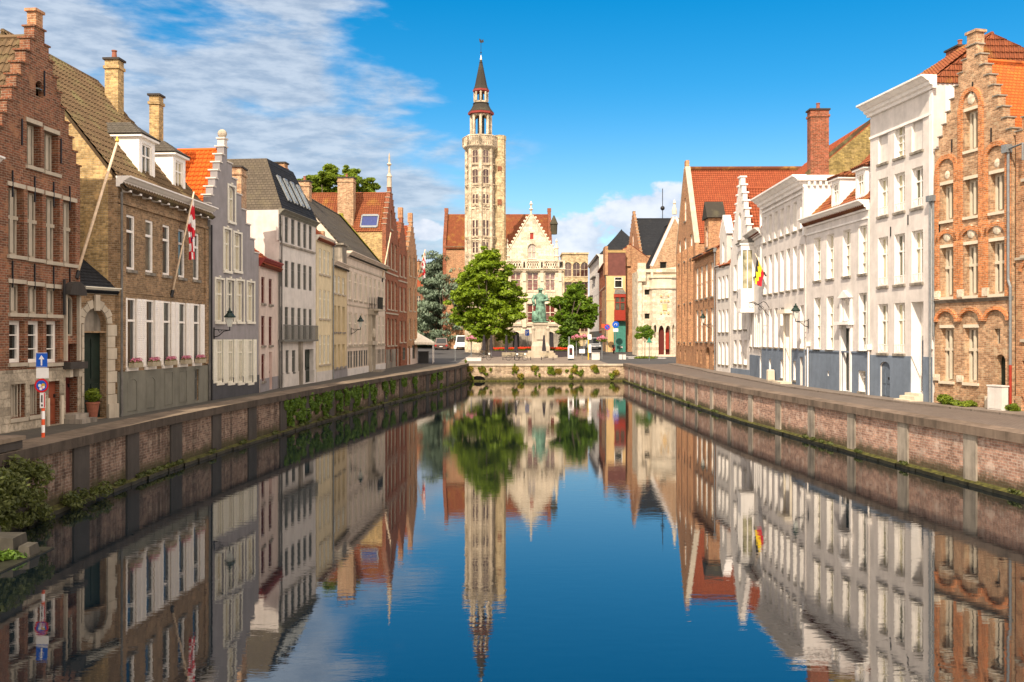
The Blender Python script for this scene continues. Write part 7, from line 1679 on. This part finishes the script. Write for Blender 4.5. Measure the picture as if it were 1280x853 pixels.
# cars
def car(name, label, px, py, paint, L, Wd, H, van=False, rz=0.0):
    root = thing(name, label, 'van' if van else 'car', at(px, py), rz, 'vehicles parked round the square'); b = MB(); hw = Wd / 2
    # side profile x (front = -y end) swept, cabin tapering inwards
    if van: low = [(-L / 2, .35), (L / 2, .35), (L / 2, 1.0), (L / 2 - .05, 1.05), (-L / 2 + .9, 1.05), (-L / 2 + .05, .85)]; cab = [(-L / 2 + .75, 1.05), (L / 2 - .03, 1.05), (L / 2 - .15, H), (-L / 2 + 1.5, H)]
    else: low = [(-L / 2, .30), (L / 2, .30), (L / 2, .80), (L / 2 - .12, .92), (-L / 2 + 1.0, .90), (-L / 2 + .08, .72)]; cab = [(-L / 2 + .85, .90), (L / 2 - .15, .92), (L / 2 - .75, H), (-L / 2 + 1.7, H)]
    n = len(low); b.add([(-hw, y, z) for y, z in low] + [(hw, y, z) for y, z in low], [tuple(range(n)), tuple(range(2 * n - 1, n - 1, -1))] + [(i, i + n, (i + 1) % n + n, (i + 1) % n) for i in range(n)])
    ins = [.04, .04, .2, .2]; b.add([(-hw + i, y, z) for (y, z), i in zip(cab, ins)] + [(hw - i, y, z) for (y, z), i in zip(cab, ins)], [(0, 1, 2, 3), (7, 6, 5, 4), (0, 4, 5, 1), (1, 5, 6, 2), (2, 6, 7, 3), (3, 7, 4, 0)])
    b.build('body', paint, root)
    def lerp(a, c, t): return tuple(p + (q - p) * t for p, q in zip(a, c))
    def glass(nm, i, j, off):
        g = MB(); A, B_, C_, D_ = (-hw + ins[i], *cab[i]), (hw - ins[i], *cab[i]), (hw - ins[j], *cab[j]), (-hw + ins[j], *cab[j])
        P = [lerp(lerp(A, D_, t), lerp(B_, C_, t), s) for s, t in ((.08, .12), (.92, .12), (.92, .88), (.08, .88))]; g.face([(p[0], p[1] + off, p[2] + .012) for p in P]); g.build(nm, 'car_glass', root)
    glass('windscreen', 0, 3, -.012); glass('rear_window', 1, 2, .014)
    for s in (-1, 1):
        g = MB(); P = [(s * (hw - .055), cab[0][0] + .35, cab[0][1] + .08), (s * (hw - .055), cab[1][0] - (.9 if van else .35), cab[1][1] + .06), (s * (hw - .17), cab[2][0] - (.9 if van else .2), H - .14), (s * (hw - .17), cab[3][0] + .12, H - .14)]; g.face([(p[0] + s * .02, p[1], p[2]) for p in P]); g.build('side_window', 'car_glass', root)
        for y, z, nm, m in ((-L / 2 + .06, .62, 'headlight', 'lamp_clear'), (L / 2 - .01, .72, 'tail_light', 'lamp_red')): MB().box(s * (hw - .18) - .14, s * (hw - .18) + .14, y - .06, y + .03, z - (.09 if nm == 'headlight' else .12), z + .1).build(nm, m, root)
        for y in (-L / 2 + .8, L / 2 - .8):
            w_ = MB(); w_.lathe([(.0, -.01), (.31, .0), (.33, .04), (.33, .18), (.31, .2), (.0, .21)], 0, 0, 16, cap=False); me = w_.build('wheel', 'tyre', root, (s * (hw - .18), y, .33)); me.rotation_euler = (0, RAD(90) * s, 0)
            MB().lathe([(.2, .205), (.19, .222), (.0, .222)], 0, 0, 12, cap=False).build('rim', 'rim_metal', me)
    MB().box(-.26, .26, -L / 2 - .02, -L / 2 + .04, .42, .53).build('number_plate', 'sign_white', root); MB().box(-.26, .26, L / 2 - .02, L / 2 + .015, .50, .61).build('number_plate', 'sign_white', root)
    MB().box(-hw + .02, hw - .02, -L / 2 - .05, -L / 2 + .1, .28, .46).build('bumper', 'dark_paint', root); MB().box(-hw + .02, hw - .02, L / 2 - .06, L / 2 + .05, .28, .48).build('bumper', paint, root); return root
car('parked_car', 'brown-grey car seen from behind on the left road under the cedar', 552.5, 437.3, 'car_brown', 4.3, 2.15, 1.95, rz=RAD(180))
car('parked_van', 'white van with blue-grey bonnet parked beside the pink flower basket', 577.5, 437, 'car_white', 4.8, 2.1, 2.35, True)
car('parked_car', 'silver-grey car parked in the side street on the right', 741.5, 437, 'car_silver', 4.4, 2.3, 2.0)
# awning of the corner cafe and its cabinet
aw = thing('cafe_awning', 'cream canvas awning on posts in front of the corner stepped gable', 'awning', (-11.3, 114.3, ground_z(114)))
b = MB(); slab(b, [(-.1, -2.0, 2.5), (2.1, -1.6, 2.45), (1.9, 2.4, 2.5), (-.1, 2.4, 3.6)], .05); slab(b, [(-.1, -2.0, 2.5), (-.1, 2.4, 3.6), (-.12, 2.4, 3.7), (-.12, -2, 2.6)], .03)
b.face([(-.1, -2.0, 2.5), (2.1, -1.6, 2.45), (2.1, -1.6, 2.2), (-.1, -2.0, 2.25)]); b.face([(2.1, -1.6, 2.45), (1.9, 2.4, 2.5), (1.9, 2.4, 2.25), (2.1, -1.6, 2.2)]); b.build('canopy', 'canvas', aw)
for p in ((2.0, -1.5), (1.8, 2.3)): MB().tube([(p[0], p[1], 0), (p[0], p[1], 2.45)], .05, 6).build('post', 'white_paint', aw)
o = thing('cafe_cabinet', 'dark serving cabinet standing under the cream awning', 'cabinet', (-10.9, 115.0, ground_z(115))); MB().box(-.3, .9, -.4, .4, 0, 1.3).build('body', 'dark_paint', o); MB().box(-.36, .96, -.46, .46, 1.303, 1.38).build('top', 'planter', o)
# person near the porch
def person(label, loc, rz, coat, legs_m, h=1.75):
    root = thing('person', label, 'person', loc, rz); k = h / 1.75
    J = {'pel': (0, 0, .95), 'chest': (0, 0, 1.28), 'neck': (0, -.01, 1.46), 'head': (0, -.02, 1.60), 'top': (0, -.01, 1.70), 'hl': (-.09, 0, .90), 'kl': (-.10, -.05, .5), 'al': (-.11, .03, .07), 'tl': (-.12, -.13, .03), 'hr': (.09, 0, .90), 'kr': (.11, -.02, .5), 'ar': (.12, .1, .07), 'tr': (.12, -.05, .03),
         'sl': (-.18, 0, 1.40), 'el': (-.25, .0, 1.14), 'wl': (-.22, -.16, .96), 'fl': (-.20, -.24, .92), 'sr': (.18, 0, 1.40), 'er': (.26, .02, 1.14), 'wr': (.24, -.1, .92), 'fr': (.23, -.16, .86)}
    E = [('pel', 'chest'), ('chest', 'neck'), ('neck', 'head'), ('head', 'top'), ('pel', 'hl'), ('hl', 'kl'), ('kl', 'al'), ('al', 'tl'), ('pel', 'hr'), ('hr', 'kr'), ('kr', 'ar'), ('ar', 'tr'), ('chest', 'sl'), ('sl', 'el'), ('el', 'wl'), ('wl', 'fl'), ('chest', 'sr'), ('sr', 'er'), ('er', 'wr'), ('wr', 'fr')]
    Rr = dict(pel=.15, chest=.16, neck=.055, head=.10, top=.075, hl=.10, kl=.065, al=.045, tl=.035, hr=.10, kr=.065, ar=.045, tr=.035, sl=.07, el=.05, wl=.035, fl=.03, sr=.07, er=.05, wr=.035, fr=.03)
    ks = list(J); me = bpy.data.meshes.new('body'); me.from_pydata([tuple(c * k for c in J[q]) for q in ks], [(ks.index(a), ks.index(c)) for a, c in E], [])
    o = link('body', me, root); sm = o.modifiers.new('skin', 'SKIN'); o.modifiers.new('sub', 'SUBSURF').levels = 1; o.modifiers['sub'].render_levels = 2
    if not me.skin_vertices: me.skin_vertices.new() if hasattr(me.skin_vertices, 'new') else None
    if me.skin_vertices:
        for i, q in enumerate(ks): me.skin_vertices[0].data[i].radius = (Rr[q] * k, Rr[q] * k * (.75 if q in ('pel', 'chest') else 1)); me.skin_vertices[0].data[i].use_root = (q == 'pel')
    dg = bpy.context.evaluated_depsgraph_get(); me2 = bpy.data.meshes.new_from_object(o.evaluated_get(dg)); o.modifiers.clear(); o.data = me2
    for m in (coat, legs_m, 'skin', 'hair', 'dark_paint'): me2.materials.append(M[m])
    for p in me2.polygons:
        z = p.center.z / k; p.material_index = 3 if (z > 1.64 or (z > 1.54 and p.center.y > .0)) else (2 if z > 1.47 or (z < 1.0 and abs(p.center.x) > .17 * k) else (0 if z > .86 else (1 if z > .1 else 4))); p.use_smooth = True
    return root
person('person in dark clothes standing by the bicycle in front of the tollhouse porch', at(816.5, 441.8), RAD(160), 'cloth_dark', 'denim', 2.0)
